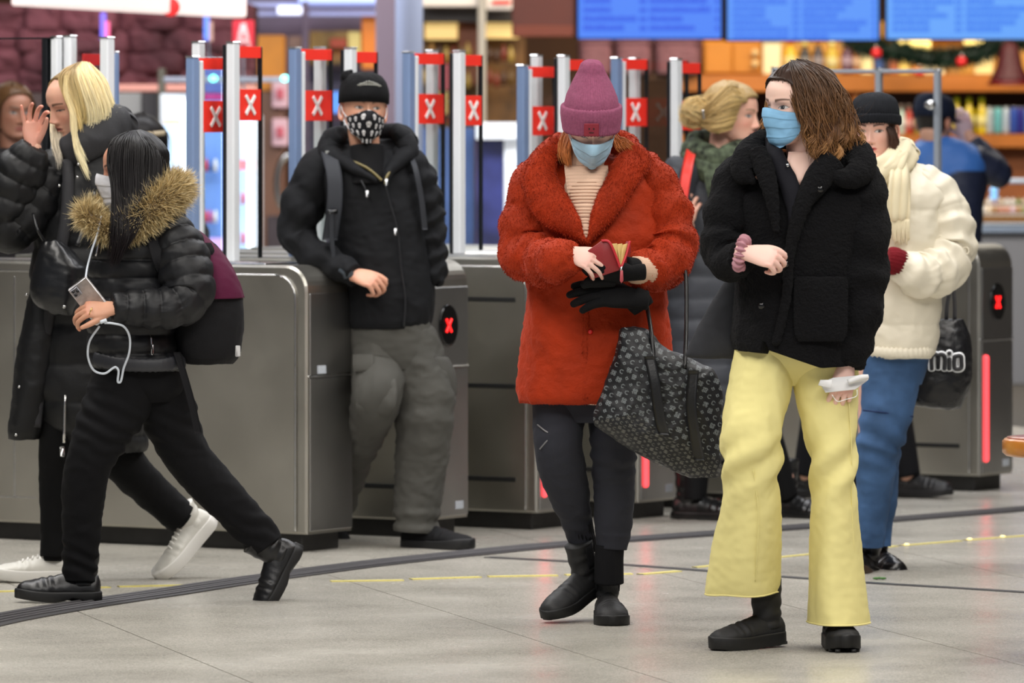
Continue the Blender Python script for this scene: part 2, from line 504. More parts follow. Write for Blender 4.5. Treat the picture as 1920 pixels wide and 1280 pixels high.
# ---------------------------------------------------------------- floor
def floor_material():
    m = bpy.data.materials.new('terrazzo'); m.use_nodes = True
    nt = m.node_tree; N = nt.nodes; L = nt.links; b = N['Principled BSDF']
    tc = N.new('ShaderNodeTexCoord')
    n1 = N.new('ShaderNodeTexNoise'); n1.inputs['Scale'].default_value = 1.1; n1.inputs['Detail'].default_value = 6
    n2 = N.new('ShaderNodeTexNoise'); n2.inputs['Scale'].default_value = 330; n2.inputs['Detail'].default_value = 2
    v = N.new('ShaderNodeTexVoronoi'); v.inputs['Scale'].default_value = 240
    for q in (n1, n2, v): L.new(tc.outputs['Object'], q.inputs['Vector'])
    r1 = N.new('ShaderNodeValToRGB'); e = r1.color_ramp.elements
    e[0].position = .32; e[0].color = (*lin((172, 168, 158)), 1); e[1].position = .7; e[1].color = (*lin((188, 184, 174)), 1)
    L.new(n1.outputs['Fac'], r1.inputs['Fac'])
    mr = N.new('ShaderNodeMapRange'); mr.inputs['From Min'].default_value = .3; mr.inputs['From Max'].default_value = .7; mr.inputs['To Min'].default_value = .8; mr.inputs['To Max'].default_value = 1.16
    L.new(n2.outputs['Fac'], mr.inputs['Value'])
    mx = N.new('ShaderNodeMix'); mx.data_type = 'RGBA'; mx.blend_type = 'MULTIPLY'; mx.inputs['Factor'].default_value = 1
    L.new(r1.outputs['Color'], mx.inputs['A']); L.new(mr.outputs['Result'], mx.inputs['B'])
    hs = N.new('ShaderNodeMapRange'); hs.inputs['From Min'].default_value = 0; hs.inputs['From Max'].default_value = 1; hs.inputs['To Min'].default_value = .72; hs.inputs['To Max'].default_value = 1.2
    sp = N.new('ShaderNodeSeparateColor'); L.new(v.outputs['Color'], sp.inputs['Color']); L.new(sp.outputs['Red'], hs.inputs['Value'])
    mx2 = N.new('ShaderNodeMix'); mx2.data_type = 'RGBA'; mx2.blend_type = 'MULTIPLY'; mx2.inputs['Factor'].default_value = 1
    L.new(mx.outputs['Result'], mx2.inputs['A']); L.new(hs.outputs['Result'], mx2.inputs['B'])
    L.new(mx2.outputs['Result'], b.inputs['Base Color'])
    n3 = N.new('ShaderNodeTexNoise'); n3.inputs['Scale'].default_value = 2.3; n3.inputs['Detail'].default_value = 7
    L.new(tc.outputs['Object'], n3.inputs['Vector'])
    rr = N.new('ShaderNodeMapRange'); rr.inputs['From Min'].default_value = .3; rr.inputs['From Max'].default_value = .7; rr.inputs['To Min'].default_value = .17; rr.inputs['To Max'].default_value = .30
    L.new(n3.outputs['Fac'], rr.inputs['Value']); L.new(rr.outputs['Result'], b.inputs['Roughness'])
    bn = N.new('ShaderNodeBump'); bn.inputs['Strength'].default_value = .12; bn.inputs['Distance'].default_value = .002
    L.new(n2.outputs['Fac'], bn.inputs['Height']); L.new(bn.outputs['Normal'], b.inputs['Normal'])
    b.inputs['Specular IOR Level'].default_value = .45
    return m
M_floor = floor_material()
M_joint = mat('joint_grout', (70, 68, 66), .9)
mb = MB(); mb.add(*box((0, 32, -.02), 30, 40, .024))
floor_o = tag(mb.build('floor', M_joint, loc=(0, 0, 0)), 'pale grey speckled terrazzo station floor', kind='structure')
# long slabs, joints running toward the camera at a slant
fd = unit(np.array([-.26, 1.0, 0])); fr_ = np.array([fd[1], -fd[0], 0])
ang = math.atan2(fr_[1], fr_[0])
Rf = np.array([[math.cos(ang), -math.sin(ang), 0], [math.sin(ang), math.cos(ang), 0], [0, 0, 1]])
for i in range(-5, 6):
    x0 = -1.28 + 1.17 * i + .585
    for j in range(-1, 5):
        c = np.array([x0, 20, 0]) + fd * (j * 6.0 + 1.3)
        mb = MB(); mb.add(*box((c[0], c[1], -.006), 1.17 * math.cos(math.atan(.26)) - .0045, 5.998, .012, R=Rf))
        mb.V[0] = mb.V[0]
        mb.build('floor_slab', M_floor, floor_o, smoothf=False)

def ribbon(px, w0, w1, z, t=.003):
    """flat strip lying on the floor through traced floor pixels"""
    G = smooth(np.array([ground(*p) for p in px]), 60)
    T = unit(np.gradient(G, axis=0)); S = np.stack([-T[:, 1], T[:, 0], np.zeros(60)], 1)
    w = np.linspace(w0, w1, 60)[:, None]
    out = []
    top = np.stack([G + S * w / 2, G - S * w / 2], 1) + np.array([0, 0, z])
    A = top.reshape(-1, 3); B = A - np.array([0, 0, t])
    f = gridf(60, 2); n = 120
    a = np.arange(n).reshape(60, 2)
    side = np.concatenate([np.stack([a[:-1, 0], a[1:, 0], a[1:, 0] + n, a[:-1, 0] + n], -1), np.stack([a[:-1, 1], a[1:, 1], a[1:, 1] + n, a[:-1, 1] + n], -1)])
    return np.vstack([A, B]), [f, side], G, S
M_strip = mat('dark_rubber', (68, 66, 68), .55, bump=(200, .3, .001))
mb = MB(); 
curve_px = [(-60, 1174), (0, 1161), (150, 1135), (300, 1113), (430, 1093), (560, 1075), (700, 1057), (850, 1041), (1050, 1022), (1340, 1001), (1500, 989), (1700, 973), (1920, 955), (2100, 940)]
V, Fs, G, S = ribbon(curve_px, .20, .15, .004); mb.add(V, Fs)
for k in (-.055, -.02, .02, .055):
    r = tube(G + S * k + np.array([0, 0, .004]), np.full((60, 2), .006), nu=60, nv=6); mb.addm(r, (1, 1, 1))
tag(mb.build('trim_1', M_strip), 'dark ribbed guide strip curving across the floor', kind='structure')
M_thin = mat('dark_metal_line', (78, 78, 80), .45, metal=.3)
mb = MB(); V, Fs, _, _ = ribbon([(915, 1045), (1050, 1052), (1200, 1061), (1420, 1078), (1630, 1093), (1800, 1103), (1960, 1113)], .05, .05, .003); mb.add(V, Fs)
tag(mb.build('trim_2', M_thin), 'thin dark line inlaid across the floor slabs', kind='structure')
M_tape = mat('yellow_tape', (255, 240, 140), .45, var=.1, var_scale=60)
tape_o = None
for k, (a, b_) in enumerate([((-30, 1110), (70, 1107)), ((85, 1105), (205, 1101)), ((222, 1100), (358, 1097)), ((620, 1090), (756, 1088)), ((770, 1086), (900, 1082)), ((915, 1081), (1045, 1079)), ((1060, 1078), (1185, 1076)), ((1200, 1077), (1272, 1071)), ((1302, 1064), (1420, 1052)), ((1440, 1047), (1520, 1039)), ((1530, 1038), (1680, 1024)), ((1690, 1023), (1800, 1014)), ((1810, 1013), (1940, 1003))]):
    w = .034 if k < 8 else .024
    mb = MB(); V, Fs, _, _ = ribbon([a, ((a[0] + b_[0]) / 2, (a[1] + b_[1]) / 2), b_], w, w, .003); mb.add(V, Fs)
    if tape_o is None: tape_o = tag(mb.build('trim_3', M_tape), 'broken line of narrow yellow floor tape', kind='structure')
    else: mb.build('tape_dash', M_tape, tape_o)
M_stud = mat('lit_stud', (255, 235, 160), .3, emit=2.0)
for px, py in ((1700, 1022), (1818, 1012), (1880, 1007)):
    g = ground(px, py); mb = MB(); mb.add(*lathe(g + np.array([0, 0, .003]), [(.009, 0), (.009, .002), (.005, .004)], 10)); mb.build('floor_stud', M_stud, tape_o)
mb = MB()
g = ground(1648, 1087)
for k in range(3):
    mb.add(*ell(g + np.array([.012 * k - .01, .01 * (k % 2), .006]), .012, .008, .004, 6, 8))
tag(mb.build('leaf_scrap', mat('leaf_green', (60, 110, 40), .6), loc=g), 'tiny green leaf scrap lying on the floor', 'leaf')

# ---------------------------------------------------------------- ticket gates
TH = math.radians(32)
AX = np.array([-math.cos(TH), math.sin(TH), 0]); WX = np.array([math.sin(TH), math.cos(TH), 0]); ZX = np.array([0, 0, 1.0])
M_steel = mat('brushed_steel', (194, 191, 182), .36, metal=1.0, brushed=True, var=.10, var_scale=2.5, rough_var=.06)
M_steel_d = mat('steel_end_face', (176, 175, 173), .34, metal=1.0, brushed=True, var=.08, var_scale=4)
M_trimst = mat('polished_edge', (205, 205, 205), .22, metal=1.0)
M_black = mat('black_gloss', (10, 10, 11), .18)
M_plinth = mat('scuffed_black_plinth', (26, 25, 24), .55, var=.5, var_scale=14, bump=(30, .3, .004))
M_slot = mat('slot_black', (8, 8, 8), .7)
M_ledx = mat('led_red', (255, 26, 26), .4, emit=3.0)
M_ledbar = mat('led_bar_red', (255, 70, 76), .3, emit=1.9)
M_labelw = mat('label_white', (190, 196, 204), .5)
M_postw = mat('post_white', (222, 225, 228), .4)
M_postd = mat('post_dark', (44, 46, 50), .35, metal=.6)
M_postb = mat('post_blue', (128, 150, 188), .35, metal=.2)
M_red = mat('sticker_red', (255, 56, 42), .45)
M_redd = mat('sticker_red_dull', (196, 34, 34), .5)
M_white = mat('sticker_white', (245, 242, 240), .45)
M_glass = glass_mat()

def LW(o, u, w, z): return o + AX * u + WX * w + ZX * z
def prof_pts(L, H, R, z0, inset=0.0):
    a = [(inset, z0 + inset)]
    for k in range(9):
        t = math.pi / 2 * k / 8
        r = R - inset
        a.append((R - r * math.cos(t), H - R + r * math.sin(t)))
    a += [(L - inset, H - inset), (L - inset, z0 + inset)]
    return np.array(a)
def extrude(o, pr, w0, w1, inset=.008, L=2.0, H=1.03, R=.09, z0=.065):
    """profile solid in the axis/height plane with softly chamfered long edges"""
    secs = [(w0, inset), (w0 + inset, 0), (w1 - inset, 0), (w1, inset)]
    G = np.array([[LW(o, u, w, z) for u, z in prof_pts(L, H, R, z0, i)] for w, i in secs])
    return rings(G)
def LB(o, u0, u1, w0, w1, z0, z1, bev=.004):
    """box in gate coordinates"""
    c = LW(o, (u0 + u1) / 2, (w0 + w1) / 2, (z0 + z1) / 2)
    return box(c, abs(u1 - u0), abs(w1 - w0), abs(z1 - z0), R=np.stack([AX, WX, ZX], 1), bev=bev)
def cross_x(o, u, w, z, sx, sz, t, face):
    """letter X as two crossing rounded bars; face 'end' lies in the WX/ZX plane, 'leaf' too"""
    mb = MB()
    for s in (-1, 1):
        L = math.hypot(sx, sz); d = (WX * s * sx + ZX * sz) / L
        n = AX if face == 'end' else AX; q = np.cross(n, d)
        c = LW(o, u, w, z)
        mb.add(*box(c, L, t, .006, R=np.stack([d, q, n], 1), bev=.002))
    return mb
GATES = []
def gate(xl, yb, name_i, kind, label, L=1.9, lamp=True):
    Y = CH * F / (yb - HY); o = np.array([(xl - CX) * Y / F, Y, 0.0]); w = .30; H = 1.035
    t = thing('ticket_gate', label, 'ticket gate', o, 'ticket gate cabinets')
    mb = MB(); mb.add(*extrude(o, None, 0, w, L=L, H=H)); mb.build('body', M_steel, t, smoothf=False)
    mb = MB(); mb.add(*LB(o, .04, L - .04, .03, w - .03, 0.0, .068, .004)); mb.build('plinth', M_plinth, t, smoothf=False)
    # side skin: a plain sheet proud of the body, bright rounded edge line
    pr = prof_pts(L - .07, H - .035, .085, .075); pr[:, 0] += .045
    G = np.array([[LW(o, u, -.006, z) for u, z in pr], [LW(o, u, 0.0, z) for u, z in pr]])
    mb = MB(); mb.add(*rings(G)); sp = mb.build('side_panel', M_steel, t, smoothf=False)
    mb = MB(); pts = np.array([LW(o, u, -.007, z) for u, z in pr[:-1]])
    q = pts[:10]; mb.add(*tube(q, np.full(len(q), .0035), nu=50, nv=6, ref=AX)); 
    mb.add(*tube(pts[9:11], np.full(2, .0035), nu=4, nv=6, ref=(0, 0, 1)))
    mb.build('edge_line', M_trimst, sp)
    if kind == 'slots':
        for z in (.875, .545, .19):
            mb = MB(); mb.add(*LB(o, .09, .42, -.009, 0, z - .009, z + .009, .002)); mb.build('slot', M_slot, sp, smoothf=False)
    else:
        mb = MB(); mb.add(*LB(o, 1.30, 1.306, -.008, 0, .16, .98, .001)); mb.add(*LB(o, 1.2, L - .04, -.008, 0, .157, .163, .001)); mb.build('seam', M_trimst, sp, smoothf=False)
    # end face: upper and lower sheets with a bright joint
    for nm, z0, z1 in (('lower_panel', .075, .628), ('upper_panel', .640, .935)):
        mb = MB(); mb.add(*LB(o, -.006, 0.0, .014, w - .008, z0, z1, .004)); mb.build(nm, M_steel_d, t, smoothf=False)
    mb = MB(); mb.add(*LB(o, -.008, 0, .004, w - .004, .629, .638, .002)); mb.build('joint_strip', M_trimst, t, smoothf=False)
    for k, (w_, z_) in enumerate(((.06, .655), (.2, .11))):
        if (kind == 'plain') != (k == 0): continue
        mb = MB(); mb.add(*LB(o, -.0085, -.006, w_, w_ + .055, z_ - .012, z_ + .018, .001)); mb.build('sticker', M_labelw, t, smoothf=False)
    if lamp:
        th = np.linspace(0, 2 * math.pi, 28, endpoint=False); wc = .15; zc = .79
        G = np.array([[LW(o, d, wc + .062 * s * math.cos(a), zc + .078 * s * math.sin(a)) for a in th] for d, s in ((-.004, 1.04), (-.012, 1.0), (-.012, .9))])
        mb = MB(); mb.add(*rings(G)); ds = mb.build('display', M_black, t)
        cross_x(o, -.015, wc - .006, zc, .036, .05, .009, 'end').build('led_cross', M_ledx, ds, smoothf=False)
        G = tube([LW(o, -.008, .045, .135), LW(o, -.008, .045, .56)], [.013, .013], nu=8, nv=12, ref=AX, rnd=(.012, .012))
        mb = MB(); mb.add(*G); mb.build('light_bar', M_ledbar, t)
    # top deck with a darker reader plate
    mb = MB(); mb.add(*LB(o, .2, L - .05, .03, w - .03, H - .002, H + .006, .003)); mb.build('top_plate', M_trimst if kind == 'plain' else M_steel_d, t, smoothf=False)
    GATES.append((o, w, H))
    return o
gA = gate(575, 1036, 'A', 'plain', 'nearest steel ticket gate cabinet, its plain end beside the leaning man', 2.2, lamp=False)
gB = gate(797, 1009, 'B', 'slots', 'steel ticket gate cabinet behind the grey cargo trousers of the leaning man')
gC = gate(1006, 994, 'C', 'slots', 'steel ticket gate cabinet behind the dark joggers of the woman in the red coat')
gD = gate(1196, 974, 'D', 'slots', 'steel ticket gate cabinet behind the patterned tote bag, with a red light bar')
gE = gate(1398, 957, 'E', 'slots', 'steel ticket gate cabinet hidden behind the yellow trousers')
gF = gate(1836, 922, 'F', 'slots', 'steel ticket gate cabinet at far right with a tall red light bar', 1.7)

def gpost(o, xpx, w, ztop, size, m, name, parent, H, side=None):
    """upright post standing on the cabinet at the place seen at column xpx"""
    best = None
    lo, hi = 0.0, 2.4
    for _ in range(50):
        u = (lo + hi) / 2; p = LW(o, u, w, 0); x = CX + F * p[0] / p[1]
        if x > xpx: lo = u
        else: hi = u
    mb = MB(); mb.add(*LB(o, u - size / 2, u + size / 2, w - size * .6, w + size * .6, H, ztop, .004))
    ob = mb.build(name, m, parent, smoothf=False)
    mb = MB(); mb.add(*LB(o, u - size * .55, u + size * .55, w - size * .66, w + size * .66, ztop, ztop + .008, .003)); mb.build('post_cap', M_trimst, ob, smoothf=False)
    return u
def zat(o, u, w, py):
    p = LW(o, u, w, 0); return CH - (py - HY) * p[1] / F
def leaf(o, u, w0, length, ztop, parent, H, ztopband, zx, red=M_red, name='door_leaf'):
    """glass leaf reaching across the lane from a post, with a red band and a red X square"""
    mb = MB(); mb.add(*LB(o, u - .005, u + .005, w0, w0 + length, H + .01, ztop, .002)); gl = mb.build('glass_leaf', M_glass, parent, smoothf=False)
    mb = MB(); mb.add(*LB(o, u - .0065, u + .0065, w0 + .004, w0 + length - .002, ztopband - .042, ztopband, .0005)); mb.build('red_band', red, gl, smoothf=False)
    mb = MB(); mb.add(*LB(o, u - .0065, u + .0065, w0 + .004, w0 + length - .002, zx - .115, zx, .0005)); mb.build('red_square', red, gl, smoothf=False)
    cross_x(o, u - .009, w0 + length / 2, zx - .0575, .060, .070, .0155, 'leaf').build('letter_x', M_white, gl, smoothf=False)
    mb = MB(); mb.add(*LB(o, u - .008, u + .008, w0 + length - .004, w0 + length + .006, H + .01, ztop, .002)); mb.build('leaf_edge', M_postd, gl, smoothf=False)
def doors(o, H, x1, y1, x0, x2, y2, label, length1=.2, length2=.2, xs=190, red=M_red, sq1=82, sq2=87):
    """one set: short post with leaf (x1, top y1), tall posts x0 and x2 (top y2) with a fixed pane between and a second leaf"""
    t = thing('gate_doors', label, 'gate door', LW(o, .7, .15, H), 'glass gate doors')
    u1 = gpost(o, x1 + 9, .02, zat(o, .7, .02, y1), .035, M_postb, 'short_post', t, H)
    p = LW(o, u1, .02, 0); xx = CX + F * p[0] / p[1]
    mb = MB(); mb.add(*LB(o, u1 - .022, u1 + .012, .042, .06, H, zat(o, .7, .02, y1) - .01, .003)); mb.build('post_face', M_postw, t, smoothf=False)
    u0 = gpost(o, x0, .27, zat(o, .6, .27, y2 - 1), .035, M_postw, 'tall_post', t, H)
    u2 = gpost(o, x2, .14, zat(o, .45, .14, y2), .035, M_postw, 'tall_post', t, H)
    mb = MB(); a_, b2_ = LW(o, u2, .14, 0), LW(o, u0, .27, 0); d_ = unit(b2_ - a_); zt_ = zat(o, .5, .14, y2 + 2)
    mb.add(*box((a_ + b2_) / 2 + ZX * (H + zt_) / 2, np.linalg.norm(b2_ - a_) - .04, .008, zt_ - H, R=np.stack([d_, np.cross(ZX, d_), ZX], 1), bev=.002)); mb.build('fixed_pane', M_glass, t, smoothf=False)
    mb = MB(); mb.add(*LB(o, u2 + .02, u2 + .034, .12, .17, H, zat(o, .5, .14, y2 + 2), .002)); mb.build('post_dark_edge', M_postd, t, smoothf=False)  # dark edge strip against the tall post
    z1 = zat(o, u1, .1, y1)
    leaf(o, u1, .055, length1, z1, t, H, z1, z1 - .157, red)
    z2 = zat(o, u2, .2, y2 + 5)
    leaf(o, u2, .165, length2, z2, t, H, z2, z2 - .157, red)
    return t
H0 = 1.043
doors(gA, H0, 352, 109, 372, 437, 82, 'glass doors on the nearest gate with two red X squares, beside the fur hood', .2, .15)
doors(gB, H0, 544, 92, 600, 657, 92, 'glass doors with red X square to the left of the skull-masked man', .21, .15)
doors(gC, H0, 757, 100, 810, 861, 98, 'glass doors with red X square just right of the skull-masked man', .21, .13)
doors(gD, H0, 971, 125, 1006, 1057, 107, 'glass doors with red X square left of the pink beanie', .2, .12)
tE = doors(gE, H0, 1147, 111, 1190, 1268, 113, 'glass doors with doubled red X squares right of the pink beanie', .2, .16)
leaf(gE, .52, .30, .12, zat(gE, .5, .3, 113), tE, H0, zat(gE, .5, .3, 113), zat(gE, .5, .3, 188), M_redd)
# the far-left set on the same long cabinet, seen above the blonde woman
t = thing('gate_doors', 'tall posts and glass above the blonde woman at far left', 'gate door', LW(gA, 1.1, .15, H0), 'glass gate doors')
uA = gpost(gA, 131, .10, zat(gA, 1.2, .1, 70), .036, M_postw, 'tall_post', t, H0)
mb = MB(); mb.add(*LB(gA, uA + .02, uA + .045, .06, .12, H0, zat(gA, 1.2, .1, 71), .003)); mb.build('post_backing', M_postd, t, smoothf=False)
uB = gpost(gA, 201, .10, zat(gA, 1.0, .1, 73), .038, M_postw, 'tall_post', t, H0)
uC = gpost(gA, 217, .22, zat(gA, 1.0, .2, 100), .02, M_postb, 'short_post', t, H0)
uD = gpost(gA, 106, .05, zat(gA, 1.3, .1, 72), .03, M_postw, 'short_post', t, H0)
mb = MB(); mb.add(*LB(gA, uA, uB, .096, .104, H0, zat(gA, 1.1, .1, 76), .002)); mb.build('fixed_pane', M_glass, t, smoothf=False)
mb = MB(); mb.add(*LB(gA, uD, 2.3, .04, .05, H0, zat(gA, 1.4, .1, 74), .002)); gl = mb.build('side_pane', M_glass, t, smoothf=False)
mb = MB(); mb.add(*LB(gA, uD, 2.3, .03, .06, zat(gA, 1.4, .1, 74), zat(gA, 1.4, .1, 71), .001)); mb.build('top_rail', M_postd, t, smoothf=False)
mb = MB(); mb.add(*LB(gA, uD + .03, uD + .055, .03, .06, H0, zat(gA, 1.4, .1, 74), .002)); mb.build('post_backing', M_postd, t, smoothf=False)
zz = zat(gA, 1.1, .15, 101)
leaf(gA, uA - .045, .12, .15, zz, t, H0, zz, zz - .157, M_redd)

# glass barrier standing on the wide gate at the right
at = At(27.2)
t = thing('glass_barrier', 'tall glass barrier with grey posts and top rail behind the white jacket', 'barrier', LW(gF, .5, .15, H0))
M_rail = mat('rail_grey', (150, 156, 164), .35, metal=.15)
us = []
for x, y0 in ((1453, 128), (1648, 131), (1758, 134)):
    u = gpost(gF, x, .15, zat(gF, .5, .15, y0), .026, M_rail, 'post', t, H0); us.append(u)
pc = LW(gF, us[2], .11, zat(gF, us[2], .1, 196))
mb = MB(); mb.add(*ell(pc - WX * .02, .022, .02, .022)); mb.add(*tube([pc + AX * .03, pc - WX * .02], [.014, .014], nu=3, nv=8, ref=(0, 0, 1))); mb.build('clamp', M_trimst, t)
mb = MB(); mb.add(*LB(gF, us[0], us[2] - .015, .138, .162, zat(gF, .5, .15, 137), zat(gF, .5, .15, 130), .003)); mb.build('top_rail', M_rail, t, smoothf=False)
for a_, b2_ in ((us[1] + .016, us[0] - .016), (us[2] + .016, us[1] - .016)):
    mb = MB(); mb.add(*LB(gF, a_, b2_, .146, .154, H0, zat(gF, .5, .15, 140), .002)); mb.build('glass_pane', M_glass, t, smoothf=False)

# round wooden stool at the right edge
c = At(18.6); p = c(2003, 838)
t = thing('round_stool', 'round wooden stool top cut by the right edge of the frame', 'stool', (p[0], p[1], 0))
M_wood = mat('varnished_wood', (178, 112, 40), .35, var=.25, var_scale=9, coat=.4)
M_woodtop = mat('reddish_wood_top', (150, 86, 62), .3, var=.2, var_scale=6, coat=.3)
r = .192; z = p[2]
mb = MB(); mb.add(*lathe((p[0], p[1], 0), [(r - .012, z - .025), (r, z - .015), (r, z + .018), (r - .008, z + .026)], 48)); mb.build('seat_rim', M_wood, t)
mb = MB(); mb.add(*lathe((p[0], p[1], 0), [(r - .012, z + .02), (r - .014, z + .030), (r - .05, z + .033)], 48)); mb.build('seat_top', M_woodtop, t)
for k in range(4):
    a = k * math.pi / 2 + .7
    mb = MB(); mb.add(*tube([(p[0] + .10 * math.cos(a) + .02, p[1] + .1 * math.sin(a), z - .02), (p[0] + .14 * math.cos(a) + .03, p[1] + .15 * math.sin(a), 0)], [.016, .014], nu=4, nv=10)); mb.build('leg', M_wood, t)
# ---------------------------------------------------------------- shop zone behind the gates
YB = 42.0
B_ = At(YB)
def bx(at, x0, x1, y0, y1, depth=.3, dy=0.0, bev=.006):
    """box whose front face is seen at these pixels, depth metres deep"""
    a, c = at(x0, y0, dy), at(x1, y1, dy)
    return box(((a[0] + c[0]) / 2, a[1] + depth / 2, (a[2] + c[2]) / 2), abs(c[0] - a[0]), depth, abs(a[2] - c[2]), bev=bev)
def solid(name, m, parent, at, x0, x1, y0, y1, depth=.3, dy=0.0, bev=.006):
    mb = MB(); mb.add(*bx(at, x0, x1, y0, y1, depth, dy, bev)); return mb.build(name, m, parent, smoothf=False)
M_backw = mat('back_wall_brown', (98, 62, 34), .7, var=.35, var_scale=1.2)
M_hall = mat('hall_wall', (150, 146, 142), .7)
mb = MB(); mb.add(*box((0, 49.1, 2.7), 30, .2, 5.4)); tag(mb.build('wall_back', M_backw, loc=(0, 49.1, 0), smoothf=False), 'dim brown back wall of the shops', kind='structure')
for nm, x in (('wall_left', -14.1), ('wall_right', 14.1)):
    mb = MB(); mb.add(*box((x, 32, 2.7), .2, 36, 5.4)); tag(mb.build(nm, M_hall, loc=(x, 32, 0), smoothf=False), 'plain side wall of the station hall', kind='structure')
mb = MB(); mb.add(*box((0, 32, 5.75), 28.4, 36, .2)); tag(mb.build('ceiling', M_hall, loc=(0, 32, 5.75), smoothf=False), 'plain ceiling of the station hall', kind='structure')

# pink granite facing at the left
def rock(x0, x1, y0, y1, seed, at):
    n = 40
    G = np.zeros((n, n, 3)); rs = np.random.RandomState(seed)
    for i, yy in enumerate(np.linspace(y0, y1, n)):
        for j, xx in enumerate(np.linspace(x0, x1, n)): G[i, j] = at(xx, yy)
    u = np.linspace(0, 1, n); e = np.minimum(u, 1 - u); ed = np.clip(np.minimum(e[:, None], e[None]) * 9, 0, 1)
    d = (.10 + .07 * fbm(G * 4 + seed, 3)) * ed ** .5
    G[..., 1] -= d
    return slab(G, .06)
at = At(37.0)
M_gran = mat('pink_granite', (92, 50, 56), .8, var=.6, var_scale=2.2, bump=(14, .6, .03))
M_grand = mat('granite_bed', (40, 22, 28), .8)
gw = thing('granite_wall', 'rough pink granite block wall at upper left', 'wall', at.base(200))
gw['kind'] = 'structure'; gw.name = 'wall_granite'; del gw['category']
solid('bed', M_grand, gw, at, -120, 480, 10, 170, .3, .08)
rs = np.random.RandomState(4)
y = 14
for r_, hh in enumerate((44, 40, 38, 36)):
    x = -110 + rs.randint(0, 50)
    while x < 470:
        w_ = rs.randint(60, 130)
        mb = MB(); mb.add(*rock(x + 2, min(x + w_, 472) - 2, y + 2, y + hh - 2, int(rs.randint(0, 999)), at)); mb.build('stone', M_gran, gw)
        x += w_
    y += hh
solid('ledge', mat('salmon_ledge', (214, 150, 136), .6), gw, at, 210, 480, 158, 172, .5, -.2)
# things under the wall
at = At(36.4)
t = thing('doorway_panel', 'grey door panel with dark frame under the granite wall', 'door', at.base(250))
solid('leaf', mat('grey_door', (140, 138, 136), .5), t, at, 205, 265, 174, 700, .1)
solid('frame', mat('dark_frame', (58, 54, 56), .5), t, at, 266, 304, 174, 700, .14)
solid('frame_post', mat('olive_post', (84, 80, 70), .5), t, at, 296, 308, 128, 700, .2, -.2)
solid('left_panel', mat('dark_brown_panel', (64, 46, 44), .5), t, at, -120, 205, 174, 700, .1)
# lit coolers
def cooler(at, x0, x1, y0, y1, label, bands, glow):
    t = thing('drink_cooler', label, 'cooler', at.base((x0 + x1) / 2), 'lit drink coolers')
    M_body = mat('cooler_body', (206, 212, 220), .4)
    solid('cabinet', M_body, t, at, x0 - 8, x1 + 8, y0 - 10, y1, .7, .06)
    for k, (a, b2, col, e) in enumerate(bands):
        solid('lit_shelf', mat('cool_glow_%d_%d_%d' % tuple(col), col, .5, emit=e), t, at, x0, x1, a, b2, .03, .04)
    solid('light_tube', mat('cool_tube', (235, 246, 255), .4, emit=1.9), t, at, x1 - glow, x1 - 1, y0 + 5, y1 - 60, .03, .0)
    rs = np.random.RandomState(int(x0))
    for r in range(3):
        yy = y0 + (y1 - y0) * (.42 + .2 * r)
        for x in np.arange(x0 + 8, x1 - glow - 6, 9):
            c = [(214, 60, 70), (70, 110, 190), (235, 235, 240), (200, 90, 150)][rs.randint(4)]
            mb = MB(); b = at(x, yy, 0); hgt = at.m(24)
            mb.add(*lathe(b, [(at.m(4), 0), (at.m(4), hgt * .7), (at.m(2), hgt * .85), (at.m(2), hgt)], 8)); mb.build('bottle', mat('cooler_bottle_%d_%d_%d' % c, c, .3), t)
    return t
at = At(35.5)
cooler(at, 308, 352, 186, 560, 'white glowing drink cooler under the pink granite wall', [(186, 226, (250, 246, 240), .6), (227, 232, (232, 180, 110), .6), (233, 330, (186, 214, 246), .5), (331, 560, (150, 186, 232), .5)], 12)
at = At(35.2)
cooler(at, 378, 424, 120, 600, 'blue lit drink cooler seen through the nearest gate door', [(120, 175, (70, 86, 150), .3), (176, 188, (150, 40, 110), .4), (189, 445, (96, 132, 200), .5), (446, 600, (196, 160, 220), .6)], 6)
cooler(at, 448, 476, 226, 600, 'narrow drink cooler with a bright white light strip', [(226, 300, (196, 212, 240), .45), (301, 318, (236, 120, 130), .6), (319, 600, (170, 200, 240), .5)], 12)
for x in (400, 534):
    mb = MB(); mb.add(*ell(at(x, 147, -.37), at.m(7), .04, at.m(6)))
    tag(mb.build('spot_lamp', mat('cyan_spot', (120, 250, 240), .3, emit=4), loc=at(x, 147, -.37)), 'small cyan spot lamp glowing on the steel bar, ' + ('behind the nearest gate door' if x == 400 else 'beside the second gate door'), 'lamp')
M_bar = mat('silver_bar', (176, 182, 200), .3, metal=.7)
t = thing('steel_bar', 'silver rail with spot lamps crossing the shop front', 'rail', at.base(450))
solid('bar', M_bar, t, at, 306, 560, 144, 154, .05, -.35); solid('bracket', M_bar, t, at, 560, 566, 100, 800, .06, -.35)
# hanging white sign
t = thing('hanging_sign', 'long white lit sign hanging at the upper left, cut by the frame', 'sign', (0, 0, 0))
a = P(42, 10, 28.6); c = np.array([P(442, 34, 30.6)[0], 30.6, a[2] - .0])
a2 = P(440, 33, 31.6)
zb = 1.6 + (205 - 11) * 28.6 / F; Yr_ = (zb - 1.6) * F / (205 - 33)
a = np.array([P(44, 11, 28.6)[0], 28.6, zb]); c = np.array([P(441, 33, Yr_)[0], Yr_, zb])
d = unit(c - a); n = np.cross(d, ZX); R = np.stack([d, n, ZX], 1); L = np.linalg.norm(c - a)
t.location = tuple((a + c) / 2)
mb = MB(); mb.add(*box((a + c) / 2 + ZX * .25, L, .12, .5, R=R, bev=.01)); mb.build('light_box', mat('sign_glow', (244, 226, 222), .5, emit=.72), t, smoothf=False)
m0 = a + d * (L * .60) + ZX * .04 - n * -.062
